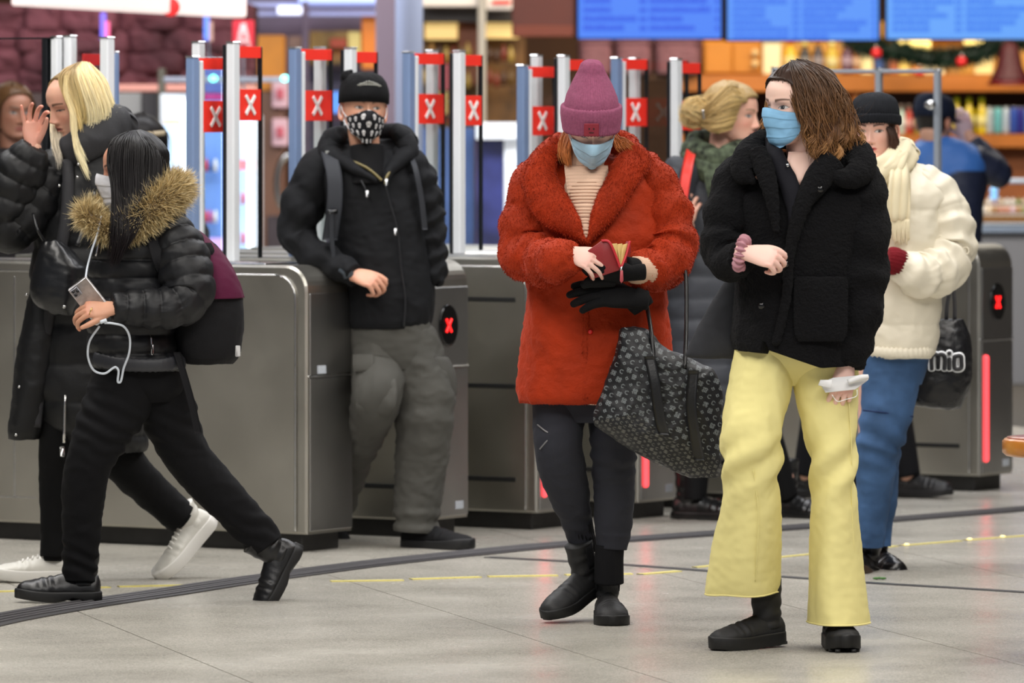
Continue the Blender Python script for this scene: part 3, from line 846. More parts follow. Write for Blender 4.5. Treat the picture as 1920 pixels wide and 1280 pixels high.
mb = MB(); mb.add(*ell(a + d * L * .61 + ZX * .03 + n * .06, .045, .01, .045)); mb.build('red_emblem', mat('sign_red', (226, 44, 44), .5, emit=.6), t)
# pink neon strip between sign and posts
at = At(36)
for x, c1, c2 in ((197, (110, 96, 210), (228, 96, 140)), (391, (86, 120, 214), (150, 120, 110))):
    t = thing('light_strip', 'narrow vertical strip of ' + ('pink and violet' if x == 197 else 'blue') + ' light on the granite wall', 'light', at.base(x))
    solid('upper_tube', mat('strip_%d' % x, c1, .4, emit=.8), t, at, x - 9, x + 1, 24, 76, .05); solid('lower_tube', mat('strip_b%d' % x, c2, .4, emit=.7), t, at, x, x + 8, 40, 78, .05)
    solid('rail', M_bar, t, at, x - 2, x + 2, 76, 900, .04, .1)
# red triangular letter sign + amber cabinet
at = At(36)
t = thing('red_sign', 'blurred red sign with a pale letter A above the gate posts', 'sign', at.base(455))
solid('board', mat('sign_dull_red', (196, 36, 52), .5, emit=.15), t, at, 436, 476, 38, 96, .05); solid('pole', M_bar, t, at, 454, 458, 96, 800, .04, .02)
for s in (-1, 1):
    mb = MB(); mb.add(*tube([at(456, 44, -.01), at(456 + s * 13, 94, -.01)], [at.m(5), .01], nu=3, nv=8, ref=(0, 1, 0))); mb.build('letter_stroke', mat('sign_pale', (216, 170, 172), .5), t)
mb = MB(); mb.add(*tube([at(449, 78, -.01), at(463, 78, -.01)], [at.m(5), .01], nu=3, nv=8)); mb.build('letter_stroke', mat('sign_pale'), t)
at = At(40)
t = thing('amber_cabinet', 'amber lit display cabinet left of the skull-masked man', 'cabinet', at.base(520))
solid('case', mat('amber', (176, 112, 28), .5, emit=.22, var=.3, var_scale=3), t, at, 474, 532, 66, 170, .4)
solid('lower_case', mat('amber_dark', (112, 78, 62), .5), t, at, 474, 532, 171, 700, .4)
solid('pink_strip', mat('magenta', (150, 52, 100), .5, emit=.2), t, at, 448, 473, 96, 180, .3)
for k, y in enumerate((150, 222)):
    t2 = thing('price_card', ('upper' if k == 0 else 'lower') + ' pale pink card hanging by the amber cabinet', 'card', at(522, y + 22, -.06))
    solid('card', mat('pale_pink', (214, 176, 190), .5), t2, at, 510, 540, y, y + 52, .07, -.06); solid('mark', mat('pink_mark', (196, 92, 110), .5), t2, at, 518, 532, y + 16, y + 36, .02, -.08)
mb = MB(); th = np.linspace(-.3, 2.6, 16)
q = np.array([at(543 - 24 * math.sin(a_), 345 - 55 * math.cos(a_), -.8) for a_ in th]); mb.add(*tube(q, np.full(16, at.m(6)), nu=30, nv=10))
t = thing('steel_hoop', 'bright curved steel hoop left of the leaning man', 'hoop', at.base(540)); mb.build('bow', M_trimst, t)
solid('stand', mat('dark_stand', (70, 62, 70), .5), t, at, 500, 556, 405, 900, .3, -.7)
# upper shop front: light bars, ceiling edge, goods blurred
at = At(40.5)
t = thing('shop_facade', 'blurred glass shop facade with lilac bars behind the skull-masked man', 'shop', at.base(630))
M_lil = mat('lilac_bar', (150, 158, 206), .4, emit=.35); M_mau = mat('mauve_panel', (92, 80, 104), .6, var=.3, var_scale=2)
solid('back_panel', M_mau, t, at, 440, 760, -40, 160, .1, .6)
solid('upper_bar', M_lil, t, at, 440, 745, 4, 14, .1); solid('middle_bar', M_lil, t, at, 440, 760, 22, 30, .1); solid('lit_fitting', mat('lit_fit', (226, 232, 255), .4, emit=1.4), t, at, 520, 566, 12, 27, .06, -.06)
solid('top_glow', mat('lilac_glow', (176, 196, 250), .4, emit=.8), t, at, 560, 738, -20, 6, .06, -.05)
solid('upright', M_mau, t, at, 566, 578, 0, 700, .1, -.05); solid('shelf_goods', mat('olive_goods', (150, 118, 62), .6, var=.5, var_scale=7), t, at, 580, 690, 58, 120, .2, .2)
solid('orange_edge', mat('orange_edge', (206, 116, 30), .5, emit=.2), t, at, 678, 706, 30, 130, .1, .1); solid('cream_card', mat('cream_card', (206, 190, 120), .5), t, at, 652, 676, 60, 110, .1, .1)
solid('tan_panel', mat('tan_panel', (146, 116, 104), .6), t, at, 540, 580, 68, 100, .1, .3)
solid('red_goods', mat('red_goods', (150, 60, 40), .6), t, at, 618, 650, 72, 90, .1, .1)
solid('lower_panel', mat('slate_panel', (70, 66, 92), .6, var=.4, var_scale=2), t, at, 556, 720, 130, 900, .1, .5)
solid('blue_screen', mat('blue_screen', (70, 140, 235), .4, emit=.75), t, at, 606, 652, 172, 212, .06, .1)
# pillar
at = At(33)
mb = MB(); mb.add(*lathe(at.base(767), [(at.m(26), 0), (at.m(26), 4.6)], 32)); tag(mb.build('pillar', mat('lilac_pillar', (176, 188, 222), .45), loc=at.base(767)), 'round pale lilac pillar behind the skull-masked man', kind='structure')
mb = MB(); mb.add(*bx(at, 704, 742, -60, 900, .2, .4)); tag(mb.build('trim_4', mat('mauve_post', (138, 122, 138), .6), loc=at.base(722), smoothf=False), 'mauve door jamb beside the pillar', kind='structure')
# warm shop window
at = At(41)
t = thing('warm_shop_window', 'warm lit shop window with dark goods between the pillar and the red coat', 'shop window', at.base(880))
solid('back_goods', mat('brown_goods', (92, 62, 26), .7, var=.75, var_scale=5), t, at, 786, 985, 60, 500, .1, .5)
solid('dark_band', mat('dark_band', (40, 34, 32), .6), t, at, 786, 985, 14, 42, .1, .2)
solid('lit_shelf', mat('warm_glow', (226, 192, 120), .5, emit=.75), t, at, 796, 858, 38, 74, .1, .3); solid('lit_shelf', mat('warm_glow'), t, at, 906, 972, 38, 72, .1, .3)
solid('wood_panel', mat('umber', (110, 58, 30), .6), t, at, 858, 905, 40, 160, .1, .35)
rs = np.random.RandomState(8)
for k in range(26):
    x = 796 + (k % 13) * 13.5; y = 78 + (k // 13) * 46 + rs.randint(0, 12)
    if 890 < x < 910: continue
    c = [(120, 50, 36), (150, 108, 42), (70, 44, 30), (168, 140, 70), (96, 70, 30)][rs.randint(5)]
    mb = MB(); b = at(x, y + 30, .2); mb.add(*lathe(b, [(at.m(5.5), 0), (at.m(6), at.m(16)), (at.m(3), at.m(24)), (at.m(2), at.m(30))], 9)); mb.build('jar', mat('jar_%d_%d_%d' % c, c, .3), t)
solid('mullion', mat('pale_mullion', (172, 166, 156), .5), t, at, 896, 911, -40, 235, .08, -.05)
solid('left_sign', mat('cream_sign', (216, 206, 196), .5, emit=.3), t, at, 790, 896, -30, 12, .08, 0); s2 = solid('right_sign', mat('cream_sign'), t, at, 912, 960, -30, 18, .08, 0)
solid('red_lettering', mat('letter_red', (220, 60, 44), .5, emit=.2), t, at, 922, 958, 0, 8, .02, -.03)
t = thing('white_counter', 'white counter with a dark blue poster left of the red coat', 'counter', At(36).base(930))
at = At(36)
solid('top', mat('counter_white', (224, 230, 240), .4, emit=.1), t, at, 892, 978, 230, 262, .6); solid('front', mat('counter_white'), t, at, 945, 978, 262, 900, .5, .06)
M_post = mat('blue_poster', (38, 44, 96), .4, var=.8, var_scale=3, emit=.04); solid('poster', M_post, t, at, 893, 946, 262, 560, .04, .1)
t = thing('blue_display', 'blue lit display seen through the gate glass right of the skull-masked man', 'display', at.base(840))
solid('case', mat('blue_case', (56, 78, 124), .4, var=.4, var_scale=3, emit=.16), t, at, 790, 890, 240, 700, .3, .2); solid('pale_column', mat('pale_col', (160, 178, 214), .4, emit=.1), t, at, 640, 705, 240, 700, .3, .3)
solid('red_box', mat('dull_red', (126, 50, 58), .5), t, at, 818, 842, 120, 170, .2, .25); solid('yellow_box', mat('dull_yellow', (130, 116, 66), .5), t, at, 800, 840, 172, 215, .2, .25)
t = thing('rust_panel', 'rust brown hanging panel left of the blue departure screens', 'panel', At(38).base(1020))
solid('board', mat('rust_board', (88, 34, 18), .6, var=.2, var_scale=2), t, At(38), 960, 1077, -60, 69, .08); solid('lower_lip', mat('rust_lip', (112, 46, 22), .6), t, At(38), 962, 1076, 48, 69, .02, -.02)

# departure screens
def screen(x0, x1, y1, label, seed, skew, c0):
    at = At(38)
    t = thing('departure_screen', label, 'screen', at.base((x0 + x1) / 2), 'blue departure screens')
    solid('bezel', M_black, t, at, x0 - 5, x1 + 5, -120, y1 + 3, .1, .01)
    solid('display', mat('screen_glow_%d' % seed, (8, 10, 16), .4, emit=.95, ecol=c0), t, at, x0, x1, -110, y1, .02, -.01)
    rs = np.random.RandomState(seed); ink = mat('screen_ink_%d' % seed, (8, 10, 16), .4, emit=.9, ecol=tuple(int(v * k) for v, k in zip(c0, (.45, .66, .95) if seed == 1 else (.62, .78, .98))))
    y = -104
    ln = 0
    while y < y1 - 8:
        ln += 1
        for xa, xb in ((x0 + 10, x0 + (x1 - x0) * .42), (x0 + (x1 - x0) * .5, x0 + (x1 - x0) * .93)):
            x = xa; e = xa + (xb - xa) * rs.uniform(.35, 1)
            mb = MB(); cnt = 0
            while x < e:
                w = rs.uniform(3, 7)
                mb.add(*bx(at, x, x + w * .8, y - rs.uniform(0, 3), y + 8, .006, -.018, 0)); x += w; cnt += 1
            if cnt: mb.build('text_line', ink, t, smoothf=False)
        mb = MB()
        for xx in (.43, .455, .96): mb.add(*bx(at, x0 + (x1 - x0) * xx, x0 + (x1 - x0) * xx + 6, y, y + 8, .006, -.018, 0))
        mb.build('text_line', ink, t, smoothf=False)
        y += 17 if seed == 1 else 13
    return t
screen(1084, 1352, 72, 'blue departure screen directly above the pink beanie', 1, 0, (66, 130, 250))
screen(1364, 1647, 75, 'blue departure screen above the brown-haired woman in the black coat', 2, 0, (84, 150, 252))
screen(1663, 1960, 73, 'blue departure screen above the white puffer jacket at right', 3, 0, (98, 166, 254))

# shop shelving at the right
t = thing('shop_shelving', 'orange wooden shop shelving along the back at right', 'shelving', B_.base(1600))
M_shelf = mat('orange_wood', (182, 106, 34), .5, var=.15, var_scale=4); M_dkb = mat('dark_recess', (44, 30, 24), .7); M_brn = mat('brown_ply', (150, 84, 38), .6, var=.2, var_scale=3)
solid('upper_shelf', M_shelf, t, B_, 1275, 1990, 140, 172, .5, -.1); solid('lower_shelf', M_shelf, t, B_, 1275, 1990, 252, 277, .5, -.1)
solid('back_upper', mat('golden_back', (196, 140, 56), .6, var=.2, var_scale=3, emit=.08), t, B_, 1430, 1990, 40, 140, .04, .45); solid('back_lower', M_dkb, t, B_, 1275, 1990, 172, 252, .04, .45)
solid('base_panel', M_brn, t, B_, 1275, 1990, 277, 760, .3, .1)
for x in (1375, 1598): solid('upright', M_shelf, t, B_, x, x + 14, 172, 252, .4, -.05)
t = thing('shelf_cupboard', 'amber wooden cupboard with round knobs on the upper shop shelf', 'cupboard', B_.base(1370))
solid('case', mat('amber_wood', (198, 124, 30), .5, var=.15, var_scale=3), t, B_, 1318, 1428, 76, 139, .4, -.05); solid('door', mat('amber_wood'), t, B_, 1322, 1372, 80, 137, .02, -.07); solid('door', mat('amber_wood'), t, B_, 1375, 1425, 80, 137, .02, -.07)
for y in (99, 119): mb = MB(); mb.add(*ell(B_(1416, y, -.1), B_.m(7), .02, B_.m(7))); mb.build('knob', mat('brass_knob', (226, 190, 130), .3), t)
# woven baskets
M_wov = mat('mauve_weave', (138, 92, 98), .7, weave=(60, .8, 'DIAGONAL', 2), var=.3, var_scale=40)
for k, (x0, x1) in enumerate(((1084, 1148), (1152, 1222), (1226, 1314))):
    t = thing('woven_basket', ['left', 'middle', 'right'][k] + ' mauve woven basket in the row under the first blue screen', 'basket', B_.base((x0 + x1) / 2), 'woven baskets')
    mb = MB(); n = 26; Rr = []
    for z in np.linspace(0, 1, 10): Rr.append((138 - 60 * z, x0 + 3 - 3 * z, x1 - 3 + 3 * z, .2, 0))
    mb.add(*rows(B_, Rr, nu=30, nv=40, e=6, disp=lambda u, th, Pg: .008 * np.sin(th * 28) * np.sign(np.sin(u * 40)))); mb.build('body', M_wov, t)
    mb = MB(); mb.add(*tube([B_(x0 + 2, 79, -.19), B_(x1 - 2, 79, -.19)], [.02, .02], nu=4, nv=8)); mb.build('rim', mat('mauve_rim', (120, 78, 86), .7), t)
solid('basket_board', mat('board_brown', (96, 62, 36), .6), thing('basket_shelf', 'dark shelf board carrying the mauve woven baskets', 'shelf', B_.base(1190)), B_, 1075, 1274, 139, 150, .5, -.1)
# bottles and boxes on the upper shelf
def bottle(at, x, ybase, ytop, w, col, capcol, label, group, dy=0.0, cat='bottle', em=0.0):
    b = at(x, ybase, dy); h = at.m(ybase - ytop); r = at.m(w / 2)
    t = thing('bottle', label, cat, b, group)
    mb = MB(); mb.add(*lathe(b, [(r * .9, 0), (r, h * .05), (r, h * .58), (r * .8, h * .68), (r * .42, h * .78), (r * .38, h * .88)], 14)); mb.build('glass', mat('btl_%d_%d_%d' % col, col, .25, emit=em), t)
    mb = MB(); mb.add(*lathe(b, [(r * .5, h * .86), (r * .5, h)], 12)); mb.build('cap', mat('cap_%d_%d_%d' % capcol, capcol, .4), t)
    mb = MB(); mb.add(*lathe(b, [(r * 1.02, h * .18), (r * 1.02, h * .5)], 14)); mb.build('paper_label', mat('cap_%d_%d_%d' % tuple(min(255, int(v * .5 + 110)) for v in col), tuple(min(255, int(v * .5 + 110)) for v in col), .6), t)
def carton(at, x0, x1, ybase, ytop, col, label, group, dy=0.0):
    t = thing('carton', label, 'box', at((x0 + x1) / 2, ybase, dy), group)
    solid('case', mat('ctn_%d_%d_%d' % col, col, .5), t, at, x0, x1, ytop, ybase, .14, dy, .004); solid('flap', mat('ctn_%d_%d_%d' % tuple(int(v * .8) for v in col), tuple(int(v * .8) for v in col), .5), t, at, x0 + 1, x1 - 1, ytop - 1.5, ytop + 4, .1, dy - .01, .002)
up = 'bottles and boxes on the upper shop shelf'
carton(B_, 1430, 1464, 139, 76, (236, 224, 178), 'tall cream carton at the left end of the upper shop shelf', up)
for k, (x, w, c, cc, nm) in enumerate([(1482, 26, (226, 176, 40), (210, 70, 40), 'yellow bottle with red cap'), (1509, 22, (44, 34, 26), (240, 214, 120), 'dark bottle with yellow cap'), (1534, 22, (52, 30, 28), (236, 150, 60), 'dark bottle with orange cap'), (1560, 22, (200, 168, 44), (246, 230, 150), 'golden bottle with pale cap'), (1588, 22, (86, 36, 58), (236, 236, 220), 'plum bottle with white cap'), (1606, 14, (178, 104, 34), (200, 140, 60), 'amber bottle')]):
    bottle(B_, x, 139, 74 + (k % 2) * 3, w, c, cc, nm + ' on the upper shop shelf left of the garland', up)
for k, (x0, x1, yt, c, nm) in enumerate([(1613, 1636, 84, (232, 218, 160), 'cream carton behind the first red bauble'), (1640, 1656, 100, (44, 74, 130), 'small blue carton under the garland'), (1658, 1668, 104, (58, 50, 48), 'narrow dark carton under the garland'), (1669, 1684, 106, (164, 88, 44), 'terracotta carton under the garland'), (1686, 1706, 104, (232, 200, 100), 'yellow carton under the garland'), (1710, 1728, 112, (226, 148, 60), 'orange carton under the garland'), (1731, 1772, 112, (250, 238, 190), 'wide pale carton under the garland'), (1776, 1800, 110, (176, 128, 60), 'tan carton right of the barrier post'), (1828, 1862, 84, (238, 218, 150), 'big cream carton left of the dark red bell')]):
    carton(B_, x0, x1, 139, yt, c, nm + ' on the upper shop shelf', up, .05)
t = thing('shelf_lamp', 'warm strip lamp glowing over the upper shop shelf', 'lamp', B_(1720, 80))
solid('tube', mat('warm_lamp', (255, 226, 130), .4, emit=1.6), t, B_, 1682, 1745, 74, 98, .06, .3); solid('tube', mat('warm_lamp'), t, B_, 1808, 1870, 74, 84, .06, .3); solid('housing', M_shelf, t, B_, 1676, 1880, 60, 73, .1, .3)
# lower shelf
lo = 'drinks on the lower shop shelf'
for k, x in enumerate((1794, 1817, 1841)):
    bottle(B_, x, 251, 182, 20, (214, 190, 40), (190, 214, 40), ['left', 'middle', 'right'][k] + ' of the three yellow juice bottles on the lower shop shelf', lo)
for k, (x, c, nm) in enumerate(((1856, (190, 200, 206), 'silver'), (1871, (120, 196, 200), 'turquoise'), (1886, (196, 210, 224), 'pale'), (1901, (60, 90, 180), 'blue and red'), (1914, (56, 50, 140), 'violet'), (1928, (110, 150, 210), 'light blue'))):
    b = B_(x, 251, -.02); t = thing('drink_can', nm + ' drink can in the row on the lower shop shelf', 'can', b, lo); r = B_.m(7)
    mb = MB(); mb.add(*lathe(b, [(r * .8, 0), (r, .015), (r, .15), (r * .8, .17)], 14)); mb.build('body', mat('can_%d' % x, c, .3, metal=.3), t)
    mb = MB(); mb.add(*lathe(b, [(r * .8, .17), (r * .84, .178), (r * .7, .176)], 14)); mb.build('lid', M_trimst, t)
for k, (x, c, nm) in enumerate(((1300, (96, 40, 40), 'dark red'), (1320, (70, 60, 50), 'smoky'), (1410, (60, 60, 90), 'slate blue'), (1640, (60, 70, 130), 'navy'), (1690, (196, 214, 200), 'pale green'), (1704, (190, 60, 46), 'red'), (1722, (170, 150, 70), 'straw'))):
    bottle(B_, x, 251, 196, 15, c, (150, 130, 120), nm + ' bottle in the dim part of the lower shop shelf', lo)
# garland with baubles and bell
at = At(41.2)
gp = np.array([at(x, y, -.05) for x, y in ((1590, 66), (1612, 84), (1650, 90), (1700, 100), (1745, 110), (1790, 108), (1840, 98), (1880, 82), (1925, 74), (1980, 86))])
t = thing('christmas_garland', 'dark green tinsel garland drooping below the blue screens', 'garland', gp[4])
core = tube(gp, np.full(10, .035), nu=80, nv=10); mb = MB(); mb.addm(core, lin((20, 40, 28)))
rs = np.random.RandomState(5); pp, nn = sample(core[0], core[1], 5000, rs); mb.addm(fur(pp, nn, .05, .004, lin((18, 44, 30)), 3, (0, 0, -.1), .4))
o = mb.build('tinsel', mat('tinsel_green', (20, 40, 28), .5, vcol=True), t)
for k, (x, y) in enumerate(((1643, 100), (1803, 116), (1724, 138))):
    b = at(x, y, -.16); t = thing('bauble', 'red bauble on the garland ' + ['above the black beanie', 'near the juice bottles', 'lowest, right above the orange shelf edge'][k], 'bauble', b, 'garland baubles')
    mb = MB(); mb.add(*ell(b, at.m(10), at.m(10), at.m(10 if k < 2 else 6))); mb.build('ball', mat('bauble_red', (206, 24, 30), .25), t)
    mb = MB(); mb.add(*lathe(b + ZX * at.m(9), [(.008, 0), (.008, .02)], 8)); mb.build('cap', M_trimst, t)
b = at(1893, 160, -.25); t = thing('christmas_bell', 'dark red sparkling bell ornament hanging at the right end of the garland', 'ornament', b)
mb = MB(); mb.add(*lathe(b, [(.13, .02), (.12, .05), (.085, .12), (.07, .2), (.05, .26), (.015, .28)], 24)); mb.build('bell', mat('bell_red', (66, 4, 14), .4, bump=(80, .8, .01)), t)
mb = MB(); mb.add(*lathe(b, [(.14, 0), (.145, .012), (.13, .026)], 24)); mb.build('rim', mat('bell_rim', (96, 8, 18), .4), t)
# pastry counter
at = At(37.5)
t = thing('pastry_counter', 'steel pastry counter behind the far right gate', 'counter', at.base(1870))
solid('top', mat('counter_steel', (168, 184, 206), .3, metal=.3), t, at, 1806, 2000, 418, 436, .7); solid('front', mat('counter_grey', (120, 120, 124), .5), t, at, 1812, 2000, 436, 800, .6, .05); solid('shelf', mat('counter_steel'), t, at, 1800, 2000, 336, 344, .5, .1); solid('riser', mat('counter_wood', (150, 104, 54), .5), t, at, 1800, 2000, 404, 418, .5, .1)
rs = np.random.RandomState(12); ORD = ['first', 'second', 'third', 'fourth', 'fifth', 'sixth', 'seventh', 'eighth', 'ninth', 'tenth', 'last']
for k in range(22):
    x = 1822 + (k % 11) * 11; rs.randint(-2, 3); y = 401 - (k // 11) * 16; b = at(x, y, -.05 + (k // 11) * .18)
    c = [(222, 206, 180), (150, 160, 110), (196, 140, 120), (236, 230, 220), (170, 130, 90), (206, 180, 190)][rs.randint(6)]
    t = thing('pastry', '%s pastry, %s of the %s row on the counter at far right' % ({(222, 206, 180): 'cream', (150, 160, 110): 'greenish', (196, 140, 120): 'rosy', (236, 230, 220): 'white', (170, 130, 90): 'brown', (206, 180, 190): 'pinkish'}[c], ORD[k % 11], 'front' if k < 11 else 'back'), 'pastry', b, 'pastries on the counter')
    mb = MB(); mb.add(*ell(b + ZX * .02, at.m(4.9), .05, at.m(8))); mb.build('bun', mat('bun_%d_%d_%d' % c, c, .5), t)
    mb = MB(); mb.add(*ell(b - ZX * .005, at.m(5.2), .055, at.m(3))); mb.build('paper', mat('bun_paper', (220, 216, 206), .6), t)
t = thing('glass_jug', 'two bluish glass balls standing on the counter at far right', 'jug', at(1864, 366))
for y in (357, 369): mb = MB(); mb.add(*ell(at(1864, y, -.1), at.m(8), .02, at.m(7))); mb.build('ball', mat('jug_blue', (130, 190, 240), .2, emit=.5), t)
# ---------------------------------------------------------------- people: heads, hands, feet
M_skin = mat('skin', (214, 168, 146), .48, vcol=True, sss=.12, bump=(300, .08, .001))
M_hair = mat('hair', (90, 60, 40), .42, vcol=True, spec=.28)
SK = lin((226, 178, 154))

_zz = [-.115, -.108, -.098, -.080, -.050, -.020, .0, .030, .060, .085, .103, .115]
def hw(z): return sm(z, _zz, [.014, .030, .043, .055, .065, .070, .0725, .0755, .072, .058, .036, .004])
def yf(z): return sm(z, _zz, [-.066, -.080, -.086, -.087, -.091, -.092, -.094, -.100, -.094, -.072, -.040, .012])
def yb(z): return sm(z, _zz, [-.040, -.022, -.002, .030, .062, .082, .094, .102, .096, .076, .052, .020])
def yc(z): return sm(z, _zz, [-.055, -.050, -.042, -.022, .0, .006, .008, .010, .010, .008, .008, .015])

class Head:
    """a head placed in the world; local axes: face toward -Y, +Z up, metres"""
    def __init__(s, pos, yaw=0, pitch=0, roll=0, k=1.0):
        s.c = np.asarray(pos, float); s.R = rot(yaw, pitch, roll); s.k = k
    def __call__(s, p): return (np.asarray(p, float) * s.k) @ s.R.T + s.c
    def surf(s, a, z, off=0.0):
        """point on the plain skull at azimuth a (0 = front, + = head's +X) and height z, lifted by off"""
        a = np.asarray(a, float); z = np.asarray(z, float)
        w, f, b, c = hw(z), yf(z), yb(z), yc(z)
        X = np.sin(a); Y = -np.cos(a)
        front = Y < 0
        e = np.where(front, 2.25, 2.05)
        x = np.sign(X) * np.abs(X) ** (2 / e) * (w + off)
        y = np.where(front, c + Y * 0 - np.abs(Y) ** (2 / e) * (c - f + off), c + np.abs(Y) ** (2 / e) * (b - c + off))
        return np.stack([x, y, z + np.where(z > .06, off * (z - .06) / .055, 0)], -1)

def head_mesh(H, skin=SK, lip=(.42, .12, .10), brow=(.06, .035, .02), iris=(.10, .14, .16), gaze=(0, 0), lids=1.0, fem=1.0, nose=1.0, browk=1.0, mouth_open=0.0, fine=True, beard=None, lash=1.0, blush=.10):
    na, nz = (210, 150) if fine else (90, 70)
    t = np.linspace(-1, 1, na, endpoint=False)
    a = (np.sign(t) * np.abs(t) ** 1.45) * math.pi          # dense in front
    q = np.linspace(0, 1, nz); z = -.115 + .23 * (q + .035 * np.sin(2 * math.pi * q) * -1)
    z = np.clip(z, -.1149, .1149)
    A, Z = np.meshgrid(a, z)
    Pp = H.surf(A, Z)
    x, y, zz = Pp[..., 0], Pp[..., 1], Pp[..., 2]
    fr = np.clip(np.cos(A) * 1.6, 0, 1)
    g = lambda cx, cz, sx, sz: np.exp(-((x - cx) / sx) ** 2 - ((zz - cz) / sz) ** 2)
    g2 = lambda cx, cz, sx, sz: g(cx, cz, sx, sz) + g(-cx, cz, sx, sz)
    d = np.zeros_like(x)
    # nose: ridge profile times a width that grows toward the tip
    ridge = sm(zz, [-.060, -.050, -.045, -.038, -.028, -.012, .004, .016, .03], [0, .002, .012, .0235, .020, .0125, .0065, .003, 0]) * nose
    wid = sm(zz, [-.06, -.045, -.034, -.015, .01, .03], [.012, .0115, .0105, .0075, .007, .010])
    d += ridge * np.exp(-(np.abs(x) / wid) ** 2.2)
    d += .0085 * nose * g2(.0125, -.042, .0062, .0058)
    d -= .010 * g2(.031, .001, .015, .0115); d += .0050 * g2(.032, -.001, .011, .0078)
    d += .0040 * g2(.028, .018, .020, .008); d += .004 * g2(.044, -.026, .018, .016)
    d += .0048 * g(0, -.0625, .019, .0042) + .0056 * g(0, -.0735, .016, .0048) - .0042 * g(0, -.0675, .020, .0017)
    d -= .0035 * g(0, -.084, .018, .005) + .0018 * g(0, -.055, .004, .005)
    d += .0052 * g(0, -.102, .018, .012); d -= .003 * g2(.045, -.06, .014, .02)
    if mouth_open: d -= mouth_open * .012 * g(0, -.068, .011, .0032)
    Pp = Pp.copy(); Pp[..., 1] -= d * fr
    # colours: skin tone, cheeks, lips, brows, eyes
    C = np.ones(x.shape + (3,)) * np.asarray(skin)
    def mixc(m, c):
        nonlocal C
        C = C * (1 - m[..., None]) + np.asarray(c) * m[..., None]
    F_ = fr > .05
    mixc(np.clip(g2(.042, -.032, .022, .018) * 1.0 * blush * 2.2 + g(0, -.04, .016, .012) * blush * 1.6, 0, 1) * F_, np.asarray(skin) * np.array([1.0, .55, .50]))
    up = (np.abs(x) < .024) & (np.abs(zz + .0675) < .0075)
    lm = np.clip(1.25 - (x / .0235) ** 2 - ((zz + .0675 - .0004) / (.0085 + .001 * mouth_open)) ** 2, 0, .9)
    mixc(np.clip(lm * 2.2, 0, .88) * F_ * up, lip)
    mixc(np.clip(1.2 - np.abs(zz + .0677) / (.0011 + .0022 * mouth_open) - (x / (.021 - .006 * mouth_open)) ** 4, 0, .8) * F_, np.asarray(lip) * .18)
    mixc(np.clip(1.3 * g2(.0068, -.0485, .0036, .0022), 0, .85) * F_, (.05, .018, .014))
    ax = np.abs(x)
    bz = .0195 + .0045 * np.sin(np.clip((ax - .014) / .036, 0, 1) * math.pi * .72)
    bm = np.clip(1.35 - np.abs(zz - bz) / (.0043 * browk * (1.15 - .6 * np.clip((ax - .014) / .036, 0, 1))), 0, 1) * (ax > .013) * (ax < .051) * F_
    mixc(bm * .94, brow)
    ex = (ax - .0318) / .0148
    top = .0062 * lids * (1 - np.clip(np.abs(ex + .08), 0, 1) ** 2.2); bot = -.0042 * min(1, lids + .25) * (1 - np.clip(np.abs(ex), 0, 1) ** 2.0)
    ez = zz + .0012 - .0015 * ex
    inside = (np.abs(ex) < 1) & (ez < top) & (ez > bot) & F_
    mixc(np.exp(-((ax - .032) / .019) ** 2 - ((zz - .004) / .011) ** 2) * .28 * F_, np.asarray(skin) * np.array([.62, .42, .38]))
    mixc(inside * .95, (.62, .60, .58))
    ixc = .0318 * np.sign(x) + gaze[0]; r = np.hypot(x - ixc, ez - gaze[1] - .0005)
    mixc((inside & (r < .0062)) * 1.0, iris); mixc((inside & (r < .0028)) * 1.0, (.004, .004, .004))
    mixc((inside & (np.hypot(x - ixc - .0018, ez - gaze[1] - .0022) < .0012)) * .9, (.9, .9, .9))  # catchlight painted into the eye colour as a pale dot
    lash_m = np.clip(1.25 - np.abs(ez - top - .0004) / (.0014 * lash), 0, 1) * (np.abs(ex) < 1.1) * F_
    mixc(lash_m * .92, (.012, .009, .008)); mixc(np.clip(1.1 - np.abs(ez - bot) / .0009, 0, 1) * (np.abs(ex) < 1) * F_ * .45, (.10, .05, .04))
    if beard is not None:
        bmk = np.clip((-.055 - zz) / .02, 0, 1) * np.clip((ax + .0) / .02 + .5, 0, 1) * (np.cos(A) > -.1)
        mixc(np.clip(bmk * (.55 + .35 * pn(Pp * 300)), 0, .8), beard)
    V, Fs = rings(H(Pp.reshape(-1, 3)).reshape(nz, na, 3))
    Cc = np.vstack([C.reshape(-1, 3), C[0, :1], C[-1, :1]])
    out = MB(); out.add(V, Fs, Cc)
    for sgn in (-1, 1):      # ears: rim, bowl and lobe
        th = np.linspace(-2.2, 2.35, 22)
        rim = np.stack([np.full(22, sgn * .079), .016 + .017 * np.cos(th) * 1.0, -.010 + .030 * np.sin(th)], 1); rim[:, 0] += sgn * .007 * np.cos(th)
        rim[:, 1] = .014 + np.where(np.cos(th) > 0, .020, .012) * np.cos(th)
        q = tube(H(rim), [.0045] * 22, nu=30, nv=8, ref=H.R @ np.array([1, 0, 0])); out.add(q[0], q[1], np.asarray(skin) * np.array([1, .86, .84]))
        e = ell((sgn * .0745, .016, -.010), .006, .020, .030); out.add(H(e[0]), e[1], np.asarray(skin) * np.array([.92, .74, .70]))
        e = ell((sgn * .0765, .008, -.036), .005, .009, .010); out.add(H(e[0]), e[1], np.asarray(skin) * np.array([1, .86, .84]))
    return np.concatenate(out.V), [f for f in out.F], np.concatenate(out.C)

def neck(H, to, r0=.052, r1=.062, col=SK):
    a = H((0, .018, -.055)); return (*tube([H((0, .012, -.02)), a, (a + np.asarray(to)) / 2, to], [(r0 * .8, r0 * .8), (r0, r0), (r0 * .97, r0), (r1, r1)], nu=24, nv=28), col)

